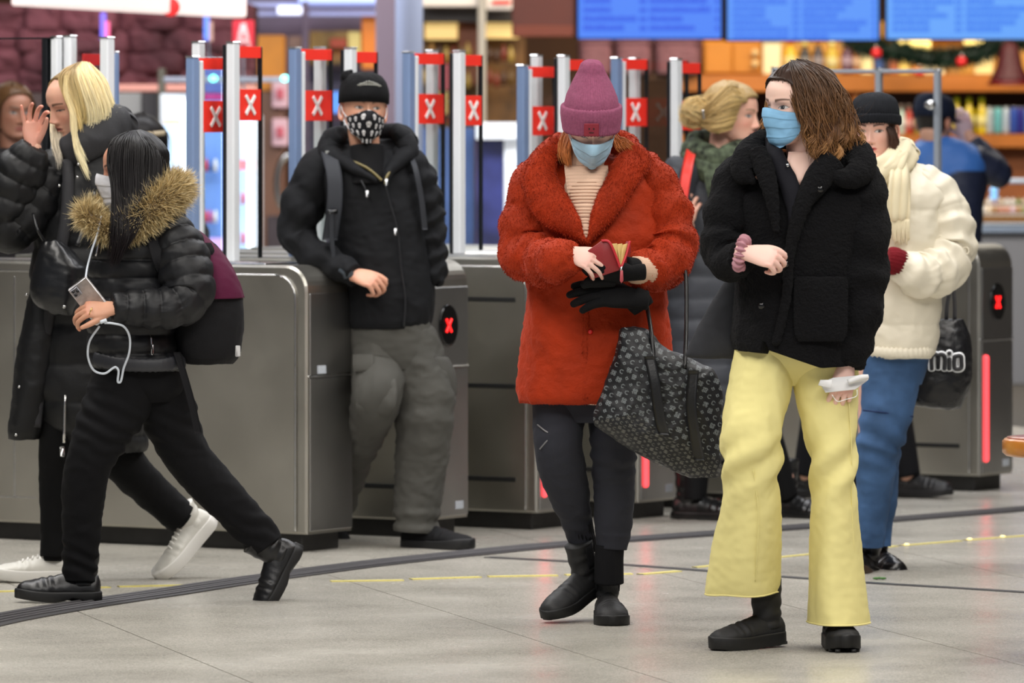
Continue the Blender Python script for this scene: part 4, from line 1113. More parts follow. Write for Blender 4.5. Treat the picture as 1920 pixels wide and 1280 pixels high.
_hand_cache = {}
def hand_mesh(curl, thumb, spread=6):
    """left hand in local axes: wrist at the origin, fingers along +Y, back of the hand +Z, thumb on +X"""
    key = (tuple(map(tuple, curl)), tuple(thumb), spread)
    if key in _hand_cache: return _hand_cache[key]
    mb = MB()
    mb.add(*tube([(0, -.035, 0), (0, 0, 0), (.002, .03, .001), (.002, .06, .003), (.001, .088, .002)], [(.026, .019), (.0265, .0185), (.034, .017), (.039, .0145), (.037, .011)], nu=24, nv=24, ref=(0, 0, 1), rnd=(0, .008)))
    base = [(.029, .086), (.0098, .091), (-.010, .088), (-.0275, .080)]
    Ls = [(.041, .025, .021), (.045, .028, .022), (.042, .026, .021), (.033, .020, .019)]
    nails = []
    for k in range(4):
        bx_, by = base[k]; a = math.radians((1.5 - k) * spread); an = 0
        p = np.array([bx_, by - .02, .0015]); pts = [p, np.array([bx_, by, .003])]; d0 = np.array([math.sin(a), math.cos(a), 0])
        q = pts[-1]
        for j in range(3):
            an += math.radians(curl[k][j]); dd = d0 * math.cos(an) + np.array([0, 0, -1]) * math.sin(an)
            q = q + dd * Ls[k][j]; pts.append(q)
        f = .92 if k == 3 else 1.0
        pts2 = smooth(np.array(pts), 30)
        rr = np.interp(np.linspace(0, 1, 5), [0, .25, .5, .75, 1], [.0090, .0093, .0084, .0076, .0060]) * f
        mb.add(*tube(np.array(pts), rr, nu=26, nv=14, ref=(1, 0, 0), rnd=(0, .006)))
        nl = np.array([0, 0, 1]) * math.cos(an) + d0 * math.sin(an)
        nails.append((q - dd * .004 + nl * .0052, dd, nl))
    t0, t1, t2, t3 = thumb       # out angle, drop, joint bends
    o = math.radians(t0); dr = math.radians(t1)
    d = np.array([math.sin(o) * math.cos(dr), math.cos(o) * math.cos(dr), -math.sin(dr)])
    p = np.array([.018, .022, -.004]); pts = [p - d * .01, p, p + d * .042]
    inw = unit(np.array([-.55, .5, -.55])); d = unit(d * math.cos(math.radians(t2)) + inw * math.sin(math.radians(t2))); pts.append(pts[-1] + d * .032)
    d = unit(d * math.cos(math.radians(t3)) + inw * math.sin(math.radians(t3))); pts.append(pts[-1] + d * .026)
    mb.add(*tube(np.array(pts), [.012, .0145, .0115, .0098, .0072], nu=26, nv=14, ref=(.3, .3, .9), rnd=(0, .006)))
    V = np.concatenate(mb.V); V2, F2 = remesh(V, mb.F, .0022, 5)
    C = np.ones((len(V2), 3))
    for c, dd, nl in nails:      # pale nails, pinker finger ends and knuckles
        r = np.linalg.norm(V2 - c, axis=1)
        C *= np.where((r < .016)[:, None], np.array([1, .86, .84]), 1)
        C *= np.where((r < .0048)[:, None], np.array([1.10, 1.12, 1.10]), 1)
    for k in range(4):
        r = np.linalg.norm(V2 - np.array([base[k][0], base[k][1], .013]), axis=1)
        C *= 1 - np.exp(-(r / .011) ** 2)[:, None] * np.array([.0, .14, .15])
    _hand_cache[key] = (V2, F2, C)
    return V2, F2, C
RELAX = [(28, 30, 20), (34, 36, 22), (38, 38, 24), (40, 38, 24)]
FIST = [(62, 78, 40), (68, 82, 44), (72, 82, 44), (74, 80, 44)]
OPEN = [(6, 10, 6), (4, 8, 6), (8, 10, 8), (12, 12, 8)]
def hand(wrist, fingers, back, curl=RELAX, thumb=(48, 18, 12, 14), left=False, k=.95, col=SK, spread=6, fat=0.0):
    V, Fs, C = hand_mesh(curl, thumb, spread)
    if fat:
        N = np.zeros_like(V); q = Fs[0]; fn = np.cross(V[q[:, 2]] - V[q[:, 0]], V[q[:, 3]] - V[q[:, 1]])
        for j in range(4): np.add.at(N, q[:, j], fn)
        V = V + unit(N) * fat
    y = unit(fingers); zb = np.asarray(back, float); z = unit(zb - (zb @ y) * y); x = np.cross(y, z)
    V = V.copy()
    if not left: V[:, 0] *= -1; Fs = [f[:, ::-1] for f in Fs]   # the mould is a left hand
    return V * k @ np.stack([x, y, z]) + np.asarray(wrist), Fs, C * np.asarray(col)

def under_body(mb, at, torso, limbs, col=SK, voxel=.012):
    """one closed skin surface below the clothes: trunk and limbs grown together"""
    t = MB()
    t.add(*torso)
    for pts, r in limbs: t.add(*tube(pts, r, nu=24, nv=16, rnd=(.02, .02)))
    V, Fs = remesh(np.concatenate(t.V), t.F, voxel, 6)
    mb.add(V, Fs, col)

# ---------------------------------------------------------------- shoes
def foot_frame(ankle, yaw=0, pitch=0, roll=0): return np.asarray(ankle, float), rot(yaw, pitch, roll)
def shoe(root, ankle, yaw, pitch=0, kind='boot', shaft=.12, m=None, msole=None, L=.27, W=.094, roll=0, sole_h=.028, name='boot', label=None, gore=None, k=1.0, shaft_r=(.040, .052), lace=False, sole_col=None):
    """footwear in local axes: ankle at (0,0,.09), toe toward -Y, ground at z = 0 below; ankle given in the world"""
    c, R = foot_frame(ankle, yaw, pitch, roll)
    T = lambda p: ((np.asarray(p, float) * k - np.array([0, 0, .09 * k])) @ R.T) + c
    ys = np.array([.072, .064, .045, .015, -.02, -.06, -.10, -.14, -.172, -.190, -.197]) * (L / .27)
    hwid = np.array([.010, .026, .033, .034, .034, .038, .044, .0455, .038, .026, .010]) * (W / .094)
    zt = np.array([.070, .088, .096, .102, .101, .092, .084, .077, .070, .060, .044]) if kind != 'sneaker' else np.array([.064, .084, .094, .100, .098, .088, .076, .068, .062, .054, .042])
    zb = sole_h + np.zeros(11)
    n = 44
    K = smooth(np.stack([ys * 0, ys, ys * 0, hwid, zt, zb], 1), n)
    th = np.linspace(0, 2 * math.pi, 28, endpoint=False); cs, sn = np.cos(th), np.sin(th)
    G = np.zeros((n, 28, 3))
    X = np.sign(cs) * np.abs(cs) ** .8
    Zs = np.sign(sn) * np.abs(sn) ** np.where(sn > 0, 1.0, .45)
    mid = sole_h + .012
    for i, q in enumerate(K):
        z = np.where(Zs > 0, mid + Zs * (q[4] - mid), mid + Zs * (mid - q[5] + .004))
        taper = np.where(Zs > 0, 1 - .35 * Zs ** 2, 1)
        G[i] = np.stack([X * q[3] * taper, np.full(28, q[1]), z], 1)
    cr = .0018 * fbm(G * 45, 2) + .003 * np.exp(-((G[..., 1] + .10) / .03) ** 2) * np.sin(G[..., 1] * 260 + 2 * pn(G * 30)) * (G[..., 2] > mid)
    G = G + gnormal(G) * cr[..., None]
    mb = MB(); V, Fs = rings(G); mb.add(T(V), Fs)
    if shaft > 0:
        r0, r1 = shaft_r
        q = tube([(0, .018, .055), (0, .016, .09), (0, .018, .09 + shaft * .5), (0, .020, .09 + shaft)], [(.036, .046), (r0 * .86, r1 * .9), (r0 * .93, r1 * .94), (r0, r1)], nu=30, nv=28, ref=(0, 1, 0),
                 disp=lambda u, t, Pg: .0035 * np.sin(Pg[..., 2] * 150 + 3 * pn(Pg * 18)) * np.clip(1.2 - u, 0, 1) * .7)
        mb.add(T(q[0]), q[1])
    o = mb.build(name, m, root)
    # sole with heel block
    mb = MB(); N = 44
    u = np.linspace(0, 2 * math.pi, N, endpoint=False)
    yy = -.062 * (L / .27) + .140 * (L / .27) * np.sign(np.cos(u)) * np.abs(np.cos(u)) ** .9
    wv = np.interp(yy, ys[::-1], (hwid + .004)[::-1]); wv = np.maximum(wv, .006) * np.minimum(1, np.abs(np.sin(u)) * 6) ** .5
    xx = np.sign(np.sin(u)) * wv
    G = np.stack([np.stack([xx * s_, (yy + .062 * (L / .27)) * s_ - .062 * (L / .27), np.full(N, z_)], 1) for s_, z_ in ((.96, 0.004), (1.0, .007), (1.0, sole_h + .001), (.985, sole_h + .006))])
    lift = np.clip((-.06 * (L / .27) - G[..., 1]) / .13, 0, 1) ** 2 * .012; G[..., 2] += lift
    if kind == 'heel':
        arch = np.clip(1 - np.abs((G[..., 1] + .012) / .042), 0, 1) * (G[..., 2] < sole_h * .5) * sole_h * .45; G[..., 2] += arch
    V, Fs = rings(G); mb.add(T(V), Fs)
    if kind == 'lug':
        for j in range(9):
            for s_ in (-1, 1):
                y0 = .06 - j * .03; w0 = np.interp(y0, ys[::-1], hwid[::-1]); b = box((s_ * (w0 - .006), y0, .007), .014, .012, .009); mb.add(T(b[0]), b[1])
    so = mb.build('sole', msole or m, o)
    if gore is not None:
        for s_ in (-1, 1):
            mb = MB(); q = pad_local([(s_ * shaft_r[0] * .86, .02, .10), (s_ * shaft_r[0] * .95, .02, .10 + shaft * .8)], .018, .003); mb.add(T(q[0]), q[1]); mb.build('elastic_gusset', gore, o)
        mb = MB(); q = tube([(0, .066, .09 + shaft - .02), (0, .080, .09 + shaft + .012), (0, .068, .09 + shaft + .03)], [.008, .009, .004], nu=10, nv=8, ref=(1, 0, 0)); mb.add(T(q[0]), q[1]); mb.build('pull_loop', gore, o)
    if lace:
        mb = MB()
        for j in range(5):
            y0 = -.035 - j * .017; z0 = np.interp(y0, ys[::-1], zt[::-1]) + .001
            q = tube([(-.020, y0 + .004, z0 - .006), (0, y0, z0 + .002), (.020, y0 - .004, z0 - .006)], [.0035] * 3, nu=8, nv=6, ref=(0, 0, 1)); mb.add(T(q[0]), q[1])
        mb.build('lace', mat('lace_white', (240, 238, 232), .7), o)
    return o
def pad_local(pts, hw_, th_):
    return tube(pts, [(th_, hw_), (th_, hw_)], nu=6, nv=12, ref=(0, 1, 0), e=4)

# ---------------------------------------------------------------- cloth relief
def folds(amp, f=(14, 14, 6), seed=0):
    def d(u, th, Pg):
        q = Pg * np.array(f) + seed
        n = pn(q + .6 * pn(q * .7)[..., None])
        return amp * (1 - 2 * np.abs(n)) * .8 + amp * .35 * pn(Pg * 45 + seed)
    return d
def sleeve_folds(amp, k=7, seed=0, el=.5, w=.25):
    """diagonal creases that gather at the elbow"""
    def d(u, th, Pg):
        g = .35 + np.exp(-((u - el) / w) ** 2)
        return amp * g * np.sin(k * 6.28 * u + 1.6 * np.sin(th + seed) + 2.2 * pn(np.stack([u * 5, np.cos(th) * 1.5 + seed, np.sin(th) * 1.5], -1))) + amp * .5 * pn(Pg * 30 + seed)
    return d
def puffs(amp, k, seed=0, wr=.4):
    """down quilting: round pillows between stitched seams, with fine wrinkles at the seams"""
    def d(u, th, Pg):
        s = np.abs(np.sin(math.pi * u * k))
        w = pn(np.stack([np.cos(th) * 9 + seed, np.sin(th) * 9, u * k * 1.3], -1))
        return amp * (s ** .55 - .6) + amp * wr * w * (1.15 - s) + amp * .35 * pn(Pg * 20 + seed)
    return d
def addd(*fs):
    return lambda u, th, Pg: sum(f(u, th, Pg) for f in fs)
def person(label, at, px, group=None):
    return thing('person', label, 'person', at.base(px), group)
def beanie(H, root, m, brim=(.0, .055), top=.135, ribs=46, off=.012, cone=None, name='beanie', roll_=0.0, label=None, amp=.0016, wbrim=.008):
    """knit hat: ribbed crown and folded brim around the skull"""
    zb, zt = brim
    A = np.linspace(-math.pi, math.pi, 190, endpoint=False); rb = amp * np.abs(np.sin(A * ribs / 2)) * 2 - amp
    G = []
    if cone is None:
        for z in np.linspace(zb + .004, .1135, 26): G.append(H.surf(A, np.full_like(A, z), off) + 0)
        top_c = np.array([0, .015, top]); last = G[-1]
        for s in (.3, .6, .85, 1.0): g = last * (1 - s) + top_c * s; g[:, 2] = last[:, 2] + (top - last[:, 2]) * (1 - (1 - s) ** 2); G.append(last * (1 - s * .98) + top_c * s * .98)
    else:
        base = H.surf(A, np.full_like(A, .03), off)
        for z, kx, ky, dy in smooth(np.array(cone, float), 40):
            g = base.copy(); c = g.mean(0); g[:, 0] = (g[:, 0] - c[0]) * kx + c[0]; g[:, 1] = (g[:, 1] - c[1]) * ky + c[1] + dy; g[:, 2] = z; G.append(g)
    G = np.array(G); N = gnormal(G)
    G = G + N * (rb[None, :] + .0015 * fbm(G * 50, 2))[..., None]
    mb = MB(); V, Fs = rings(H(G.reshape(-1, 3)).reshape(G.shape)); mb.add(V, Fs)
    o = mb.build(name, m, root)
    if zt > zb:
        Gb = []
        for z, e in ((zb + .004, -.006), (zb, 0), (zb + .003, wbrim * .8), (zb + (zt - zb) * .3, wbrim), (zb + (zt - zb) * .7, wbrim), (zt - .003, wbrim * .9), (zt, .002), (zt - .006, -.004)):
            Gb.append(H.surf(A, np.full_like(A, min(z, .06)), off + e)); Gb[-1][:, 2] = z
        Gb = np.array(Gb); Gb = smooth_rings(Gb, 24); Gb = Gb + gnormal(Gb) * (rb[None, :] * 1.1 + .001 * pn(Gb * 60))[..., None]
        mb = MB(); V, Fs = rings(H(Gb.reshape(-1, 3)).reshape(Gb.shape), (0, 0)); mb.add(V, Fs); mb.build('brim', m, o)
    return o
def smooth_rings(G, n):
    s = G.shape; K = smooth(G.reshape(s[0], -1), n); return K.reshape(n, s[1], 3)
def face_mask(H, root, m, z0=-.012, z1=-.116, wide=1.25, pleats=3, nose_out=.030, chin_out=.012, colf=None, side=.03, point=0.0, loops=True, up=.004, n=70):
    """mask over nose and chin; colf(u, v) may colour it"""
    u = np.linspace(-1, 1, n); v = np.linspace(0, 1, n)
    U, Vv = np.meshgrid(u, v)
    zt = z0 + up * np.exp(-(U / .28) ** 2) * 3 - .010 * np.abs(U) ** 2
    zb_ = z1 + side * np.abs(U) ** 2.2 * 1.0
    Z = zt + (zb_ - zt) * Vv
    A = U * wide
    off = (.006 + nose_out * np.exp(-(U / .33) ** 2) * np.exp(-((Vv - .12) / .38) ** 2) + chin_out * np.exp(-(U / .6) ** 2) * np.clip(Vv * 1.3, 0, 1) + point * np.exp(-(U / .16) ** 2) * np.clip(np.sin(np.clip(Vv * 1.15, 0, 1) * math.pi), 0, 1))
    Zc = np.maximum(Z, -.1120)
    G = H.surf(A, Zc, 0)
    o = np.stack([np.sin(A), -np.cos(A), np.zeros_like(A)], -1)
    G = G + o * off[..., None]; G[..., 2] = Z
    if pleats: G = G + o * (.0030 * (np.mod(Vv * (pleats + 1) + .1, 1.0) - .5) * (1 - .3 * np.abs(U)) * ((Vv > .12) & (Vv < .93)))[..., None]
    G = G + o * (.0012 * pn(G * 60))[..., None]
    W = H(G.reshape(-1, 3)).reshape(G.shape)
    Vs, Fs = slab(W, .002)
    C = (1, 1, 1) if colf is None else np.tile(colf(U, Vv).reshape(-1, 3), (2, 1))
    mb = MB(); mb.add(Vs, Fs, C); ob = mb.build('face_mask', m, root)
    if loops:
        for s in (0, -1):
            mb = MB(); sg = -1 if s == 0 else 1
            ear = H((sg * .083, .018, .012)); ear2 = H((sg * .082, .026, -.022))
            mb.add(*tube([W[2, s], (W[2, s] + ear) / 2 + H.R @ np.array([sg * .004, 0, 0]), ear, ear2, (W[-3, s] + ear2) / 2, W[-3, s]], [.0016] * 6, nu=30, nv=6))
            mb.build('ear_loop', mat('elastic_white', (226, 232, 238), .7), ob)
    return ob, W

def haircap(H, front=.078, temple=1.15, side_z=.02, nape=-.085, off=.009, col=(.05, .03, .02), n=(110, 70), rough=.002):
    """thin shell of hair on the scalp behind the hairline"""
    a = np.linspace(-math.pi, math.pi, n[0], endpoint=False); z = np.linspace(-.1, .1148, n[1])
    A, Z = np.meshgrid(a, z); ab = np.abs(A)
    line = np.where(ab < temple, front - (front - side_z) * (ab / temple) ** 3, np.where(ab < 1.75, side_z - (side_z + .015) * (ab - temple) / (1.75 - temple), np.interp(ab, [1.75, 2.2, 3.2], [-.02, nape, nape])))
    o = np.where(Z > line, off, -.012)
    G = H.surf(A, Z, o); G = G + (G - np.array([0, .01, .02])) * (rough * 10 * pn(np.stack([A * 14, Z * 12, A * 0], -1)))[..., None] * (Z > line)[..., None]
    keep = Z > line - .004
    f = gridf(n[1], n[0], False, True); kf = keep.reshape(-1)[f].any(1)
    V = H(G.reshape(-1, 3))
    top = H((0, .015, .115 + off)); V = np.vstack([V, top]); r = (n[1] - 1) * n[0] + np.arange(n[0])
    return V, [f[kf], np.stack([np.full(n[0], len(V) - 1), r, np.roll(r, -1)], -1)], np.asarray(col)
def plate(pts, t=.006, n=None, b=.15):
    """flat panel with an outline of 3-D points, thickness t, softened rim"""
    Q = np.asarray(pts, float); c = Q.mean(0)
    if n is None: n = unit(np.cross(Q[1] - Q[0], Q[2] - Q[0]))
    n = np.asarray(n, float)
    i = Q + (c - Q) * b * .3
    G = np.array([i + n * t * .5, Q + n * t * .2, Q - n * t * .2, i - n * t * .5])
    return rings(G)
# ---------------------------------------------------------------- woman in the red plush coat
def build_red():
    at = At(20.0)
    t = person('woman in a red plush coat and pink beanie looking into a wallet', at, 1110)
    H = Head(at(1110, 227, -.15), 2, 35, 0, 1.0); Hh = Head(at(1109, 228, -.15), 2, 9, 0, 1.0)
    mb = MB()
    mb.addm(head_mesh(H, skin=lin((232, 190, 172)), brow=lin((130, 80, 50)), lids=.25, gaze=(0, -.002)))
    mb.addm(neck(H, at(1108, 335, .02)))
    under_body(mb, at, rows(at, [(315, 1060, 1160, .06), (340, 1000, 1220, .10), (450, 1015, 1215, .11), (600, 1010, 1225, .12), (760, 1010, 1220, .12)], 30, 24),
        [([at(1015, 340), at(985, 400, -.02), at(985, 475, -.06), at(1040, 485, -.2), at(1072, 478, -.27)], [.045, .04, .036, .03, .024]),
         ([at(1215, 340), at(1250, 410, -.02), at(1262, 480, -.06), at(1215, 508, -.18), at(1190, 508, -.24)], [.045, .04, .036, .03, .026]),
         ([at(1060, 740), at(1050, 840, -.04), at(1070, 920, 0), at(1098, 1010, .12)], [.08, .055, .045, .032]),
         ([at(1150, 740), at(1148, 850, 0), at(1150, 930, 0), at(1142, 1080, 0)], [.08, .055, .045, .032])])
    mb.addm(hand(at(1064, 472, -.338), (.86, -.22, -.38), (-.05, -.85, .5), [(18, 26, 16), (22, 28, 16), (26, 30, 18), (30, 32, 18)], (35, 5, 10, 10), k=.86, col=lin((236, 196, 182))))
    mb.build('body', M_skin, t)
    # coat
    red = (158, 45, 8); rl = lin(red)
    M_coat = mat('red_plush', red, .75, vcol=True, sheen=.55, bump=(48, .55, .010), var=.14, var_scale=12)
    parts = []
    fr = .155
    coat = rows(at, [(268, 1060, 1182, .03, .05), (285, 1018, 1203, .05, .04), (310, 1000, 1228, .08, .02), (350, 990, 1245, .13, .01), (420, 990, 1250, .16, 0), (500, 990, 1246, .165, 0), (560, 990, 1243, .165, 0), (620, 983, 1254, .17, 0), (690, 978, 1258, .175, 0), (740, 976, 1250, .175, 0), (750, 980, 1246, .165, 0)], 90, 90, e=2.2,
                disp=addd(folds(.014, (6, 6, 2.6), 3), folds(.005, (16, 16, 9), 5), lambda u, th, Pg: .0025 * pn(Pg * 60)), caps=(1, 1))
    sl = tube([at(1025, 305, .0), at(1000, 345, -.01), at(990, 400, -.03), at(985, 465, -.07), at(1012, 490, -.15), at(1046, 488, -.31), at(1074, 480, -.345)], [(.055, .075), (.068, .085), (.078, .085), (.085, .085), (.075, .075), (.066, .07), (.052, .056)], nu=80, nv=56, disp=addd(sleeve_folds(.006, 6, 1, .55, .3), lambda u, th, Pg: .002 * pn(Pg * 60)), rnd=(.03, .012))
    sr = tube([at(1205, 310, .0), at(1232, 350, -.01), at(1250, 400, -.03), at(1256, 465, -.07), at(1240, 500, -.15), at(1212, 507, -.20), at(1192, 508, -.24)], [(.055, .075), (.068, .085), (.078, .085), (.08, .085), (.072, .075), (.064, .068), (.058, .058)], nu=80, nv=56, disp=addd(sleeve_folds(.006, 6, 4, .5, .35), lambda u, th, Pg: .002 * pn(Pg * 60)), rnd=(.03, .012))
    mb = MB()
    for q in (coat, sl, sr): mb.add(q[0], q[1], rl); parts.append(q)
    # raised front edge of the overlapping right front
    q = tube([at(1102, 520, -.168), at(1099, 600, -.172), at(1098, 680, -.178), at(1098, 748, -.178)], [(.012, .008)] * 4, nu=40, nv=12); mb.add(q[0], q[1], rl); parts.append(q)
    rs = np.random.RandomState(2)
    for q, n in zip(parts, (26000, 11000, 11000, 1200)):
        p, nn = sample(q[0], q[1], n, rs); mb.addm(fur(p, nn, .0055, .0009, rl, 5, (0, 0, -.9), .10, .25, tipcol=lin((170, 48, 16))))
    coat_o = mb.build('coat', M_coat, t)
    # collar: back roll and two broad lapels
    mb = MB(); L = []
    L.append(tube([at(1150, 256, -.06), at(1180, 268, -.02), at(1170, 276, .06), at(1110, 272, .10), at(1052, 276, .06), at(1042, 276, -.02), at(1062, 264, -.06)], [(.028, .03)] * 7, nu=60, nv=20))
    L.append(tube([at(1048, 258, -.03), at(1024, 290, -.09), at(1014, 335, -.13), at(1030, 380, -.165), at(1062, 415, -.185), at(1098, 452, -.19)], [(.018, .022), (.036, .026), (.052, .03), (.060, .03), (.044, .026), (.008, .012)], nu=60, nv=28, rnd=(.01, .004), disp=lambda u, th, Pg: .003 * pn(Pg * 30)))
    L.append(tube([at(1168, 258, -.03), at(1186, 285, -.09), at(1176, 318, -.14), at(1160, 350, -.165), at(1134, 395, -.182), at(1100, 455, -.188)], [(.018, .022), (.034, .028), (.050, .03), (.046, .028), (.040, .026), (.008, .012)], nu=60, nv=28, rnd=(.01, .004), disp=lambda u, th, Pg: .003 * pn(Pg * 30)))
    L.append(tube([at(1150, 275, -.07), at(1185, 285, -.10), at(1203, 302, -.11), at(1190, 320, -.13), at(1165, 322, -.15)], [(.02, .02), (.034, .026), (.030, .026), (.028, .024), (.012, .016)], nu=40, nv=20, rnd=(.008, .008)))
    L.append(tube([at(1052, 278, -.07), at(1020, 296, -.09), at(994, 326, -.10), at(996, 350, -.13), at(1016, 352, -.16)], [(.02, .02), (.034, .026), (.028, .026), (.024, .024), (.012, .016)], nu=40, nv=20, rnd=(.008, .008)))
    for q, n in zip(L, (3000, 6000, 5000, 2000, 2000)):
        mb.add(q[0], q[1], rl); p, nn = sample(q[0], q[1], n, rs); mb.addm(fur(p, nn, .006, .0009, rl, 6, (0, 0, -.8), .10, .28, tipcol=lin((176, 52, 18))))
    mb.build('collar', M_coat, coat_o)
    mb = MB(); mb.add(*lathe((0, 0, 0), [(.007, -.002), (.008, 0), (.006, .003)], 14)); mb.V[0] = mb.V[0][:, [0, 2, 1]] * np.array([1, -1, 1]) + at(1107, 622, -.182); mb.build('button', mat('button_red', (210, 30, 26), .3), coat_o)
    # ribbed rollneck
    M_knit = mat('cream_knit', (214, 180, 156), .8, bump=(120, .4, .003))
    mb = MB()
    mb.add(*tube([at(1100, 360, -.05), at(1098, 322, -.05), at(1098, 300, -.04), at(1100, 284, -.03)], [(.105, .11), (.068, .075), (.064, .07), (.066, .072)], nu=50, nv=60, disp=lambda u, th, Pg: .0032 * .7 * np.sin(th * 34)))
    mb.add(*pad(at, [(310, 1058, 1140, -.10, -.10), (345, 1062, 1140, -.135, -.135), (385, 1070, 1130, -.155, -.155), (420, 1080, 1116, -.165, -.165), (446, 1092, 1104, -.175, -.175)], .02, 70, 24, disp=lambda u, v, G: .003 * .7 * np.sin(G[..., 2] * 600), bulge=.02))
    cuff = tube([at(1212, 508, -.225), at(1190, 506, -.275)], [(.046, .046), (.042, .042)], nu=20, nv=60, disp=lambda u, th, Pg: .001 * np.sin(th * 26)); mb.add(*cuff)
    mb.build('sweater', M_knit, t)
    # glove on her left hand
    M_gl = mat('black_wool', (14, 14, 16), .9, sheen=.3, bump=(180, .5, .003))
    mb = MB(); q = hand(at(1186, 511, -.300), (-.93, -.10, -.06), (.05, -.45, -.85), [(20, 30, 20), (24, 30, 20), (26, 30, 20), (28, 30, 20)], (20, 0, 14, 16), left=True, k=1.05, col=(1, 1, 1), fat=.004); mb.addm(q)
    mb.add(*tube([at(1192, 505, -.270), at(1172, 503, -.295)], [(.036, .036), (.037, .034)], nu=8, nv=24)); 
    mb.build('glove', M_gl, t)
    # beanie
    M_pink = mat('pink_wool', (146, 80, 108), .85, sheen=.2, bump=(240, .5, .003), var=.14, var_scale=120)
    cone = [(.02, 1, 1, 0), (.055, .97, .97, 0), (.08, .90, .9, 0), (.105, .78, .78, .005), (.13, .64, .64, .01), (.152, .50, .5, .012), (.168, .43, .44, .013), (.180, .36, .36, .014), (.187, .24, .24, .015), (.190, .05, .05, .015)]
    hat = beanie(Hh, t, M_pink, (-.030, .052), cone=cone, ribs=64, off=.010, amp=.0018, wbrim=.009)
    p = Hh.surf(-.04, .0, .030); p[2] = -.006
    mb = MB(); b = box((0, 0, 0), .046, .005, .040, bev=.002); mb.add(Hh(b[0] + p), b[1]); pa = mb.build('patch', mat('patch_red', (132, 28, 46), .6), hat, smoothf=False)
    mb = MB()
    for dx, dz, w, h in ((-.007, .004, .004, .004), (.007, .004, .004, .004), (0, -.008, .014, .0018)): b = box((0, 0, 0), w, .004, h); mb.add(Hh(b[0] + p + np.array([dx, -.003, dz])), b[1])
    mb.build('stitched_face', M_black, pa, smoothf=False)
    # surgical mask
    M_mask = mat('mask_blue', (166, 204, 228), .7, bump=(300, .15, .001))
    face_mask(H, t, M_mask, -.016, -.122, 1.02, 2, .022, .008, point=.016, loops=True, side=.045)
    # auburn hair beside the face
    g = lambda *pts: [at(*p) for p in pts]
    mb = MB()
    c, tp = lin((150, 76, 34)), lin((206, 128, 70))
    mb.addm(strands([g((1070, 235, -.06), (1062, 262, -.09), (1056, 285, -.11), (1062, 306, -.12)), g((1076, 235, -.08), (1072, 262, -.11), (1066, 285, -.13), (1068, 312, -.13)), g((1066, 240, -.03), (1050, 258, -.08), (1048, 280, -.10), (1054, 300, -.11))], 260, .0011, 1, .004, .006, c, tp))
    mb.addm(strands([g((1148, 240, -.06), (1158, 258, -.10), (1176, 262, -.12), (1192, 276, -.11)), g((1150, 244, -.07), (1160, 262, -.11), (1170, 270, -.13), (1180, 280, -.13)), g((1146, 240, -.08), (1152, 262, -.12), (1154, 275, -.13), (1160, 285, -.13))], 160, .001, 2, .004, .008, c, tp))
    mb.addm(haircap(H, col=c, front=.04, off=.002))
    mb.build('hair', M_hair, t)
    # joggers
    M_jog = mat('charcoal_jersey', (44, 45, 52), .85, bump=(160, .3, .002), sheen=.1)
    mb = MB()
    mb.add(*rows(at, [(690, 1000, 1200, .12), (740, 1002, 1198, .12), (790, 1030, 1180, .10)], 20, 40))
    mb.add(*tube([at(1052, 715, 0), at(1048, 780, -.02), at(1046, 835, -.05), at(1056, 885, -.03), at(1070, 935, .02), at(1083, 985, .07), at(1090, 1012, .09)], [(.092, .10), (.080, .09), (.074, .082), (.072, .074), (.060, .066), (.043, .05), (.040, .046)], nu=110, nv=48, disp=addd(folds(.004, (10, 10, 24), 1), lambda u, th, Pg: .003 * np.sin(Pg[..., 2] * 95 + 3 * pn(Pg * 9)) * np.exp(-((u - .85) / .12) ** 2))))
    mb.add(*tube([at(1146, 715, 0), at(1150, 780, 0), at(1150, 840, -.02), at(1151, 900, 0), at(1151, 960, .0), at(1149, 1000, 0), at(1147, 1028, 0)], [(.092, .10), (.080, .09), (.070, .08), (.064, .072), (.060, .066), (.055, .058), (.046, .052)], nu=110, nv=48, disp=addd(folds(.004, (10, 10, 24), 8), lambda u, th, Pg: .004 * np.sin(Pg[..., 2] * 100 + 3 * pn(Pg * 9)) * np.exp(-((u - .45) / .1) ** 2))))
    tr = mb.build('joggers', M_jog, t)
    for pts, nm in (([(1008, 796, -.085), (1020, 806, -.115), (1036, 816, -.118)], 0), ([(1036, 816, -.118), (1024, 828, -.122), (1012, 842, -.11)], 0), ([(1124, 832, -.075), (1140, 833, -.095), (1168, 832, -.09)], 1)):
        mb = MB(); mb.add(*tube([at(*p) for p in pts], [.0028] * len(pts), nu=16, nv=6)); mb.build('zip', mat('zip_dark', (130, 130, 132), .35, metal=.6), tr)
    mb = MB(); mb.add(*box(at(1038, 815, -.124), .013, .006, .007, bev=.002)); mb.build('zip_pull', M_trimst, tr)
    M_sock = mat('black_rib', (20, 20, 23), .9, bump=(140, .4, .002))
    mb = MB(); mb.add(*tube([at(1143, 1022, 0), at(1142, 1048, 0), at(1142, 1092, .01)], [(.046, .05), (.045, .048), (.046, .05)], nu=16, nv=50, disp=lambda u, th, Pg: .0015 * np.sin(th * 22))); mb.build('sock', M_sock, t)
    mb = MB(); mb.add(*tube([at(1084, 975, .06), at(1090, 1005, .09), at(1096, 1030, .11)], [(.044, .048), (.043, .047), (.042, .046)], nu=16, nv=50, disp=lambda u, th, Pg: .0015 * np.sin(th * 22))); mb.build('sock', M_sock, t)
    M_bt = mat('black_nubuck', (24, 24, 26), .62, bump=(70, .25, .003)); M_so = mat('black_sole', (14, 14, 15), .6)
    shoe(t, at(1140, 1114, .03), 4, 2, 'boot', .075, M_bt, M_so, L=.285, W=.108, gore=M_sock, sole_h=.030)
    shoe(t, at(1089, 1072, .06), -38, 20, 'boot', .09, M_bt, M_so, L=.285, W=.104, gore=M_sock, sole_h=.030)
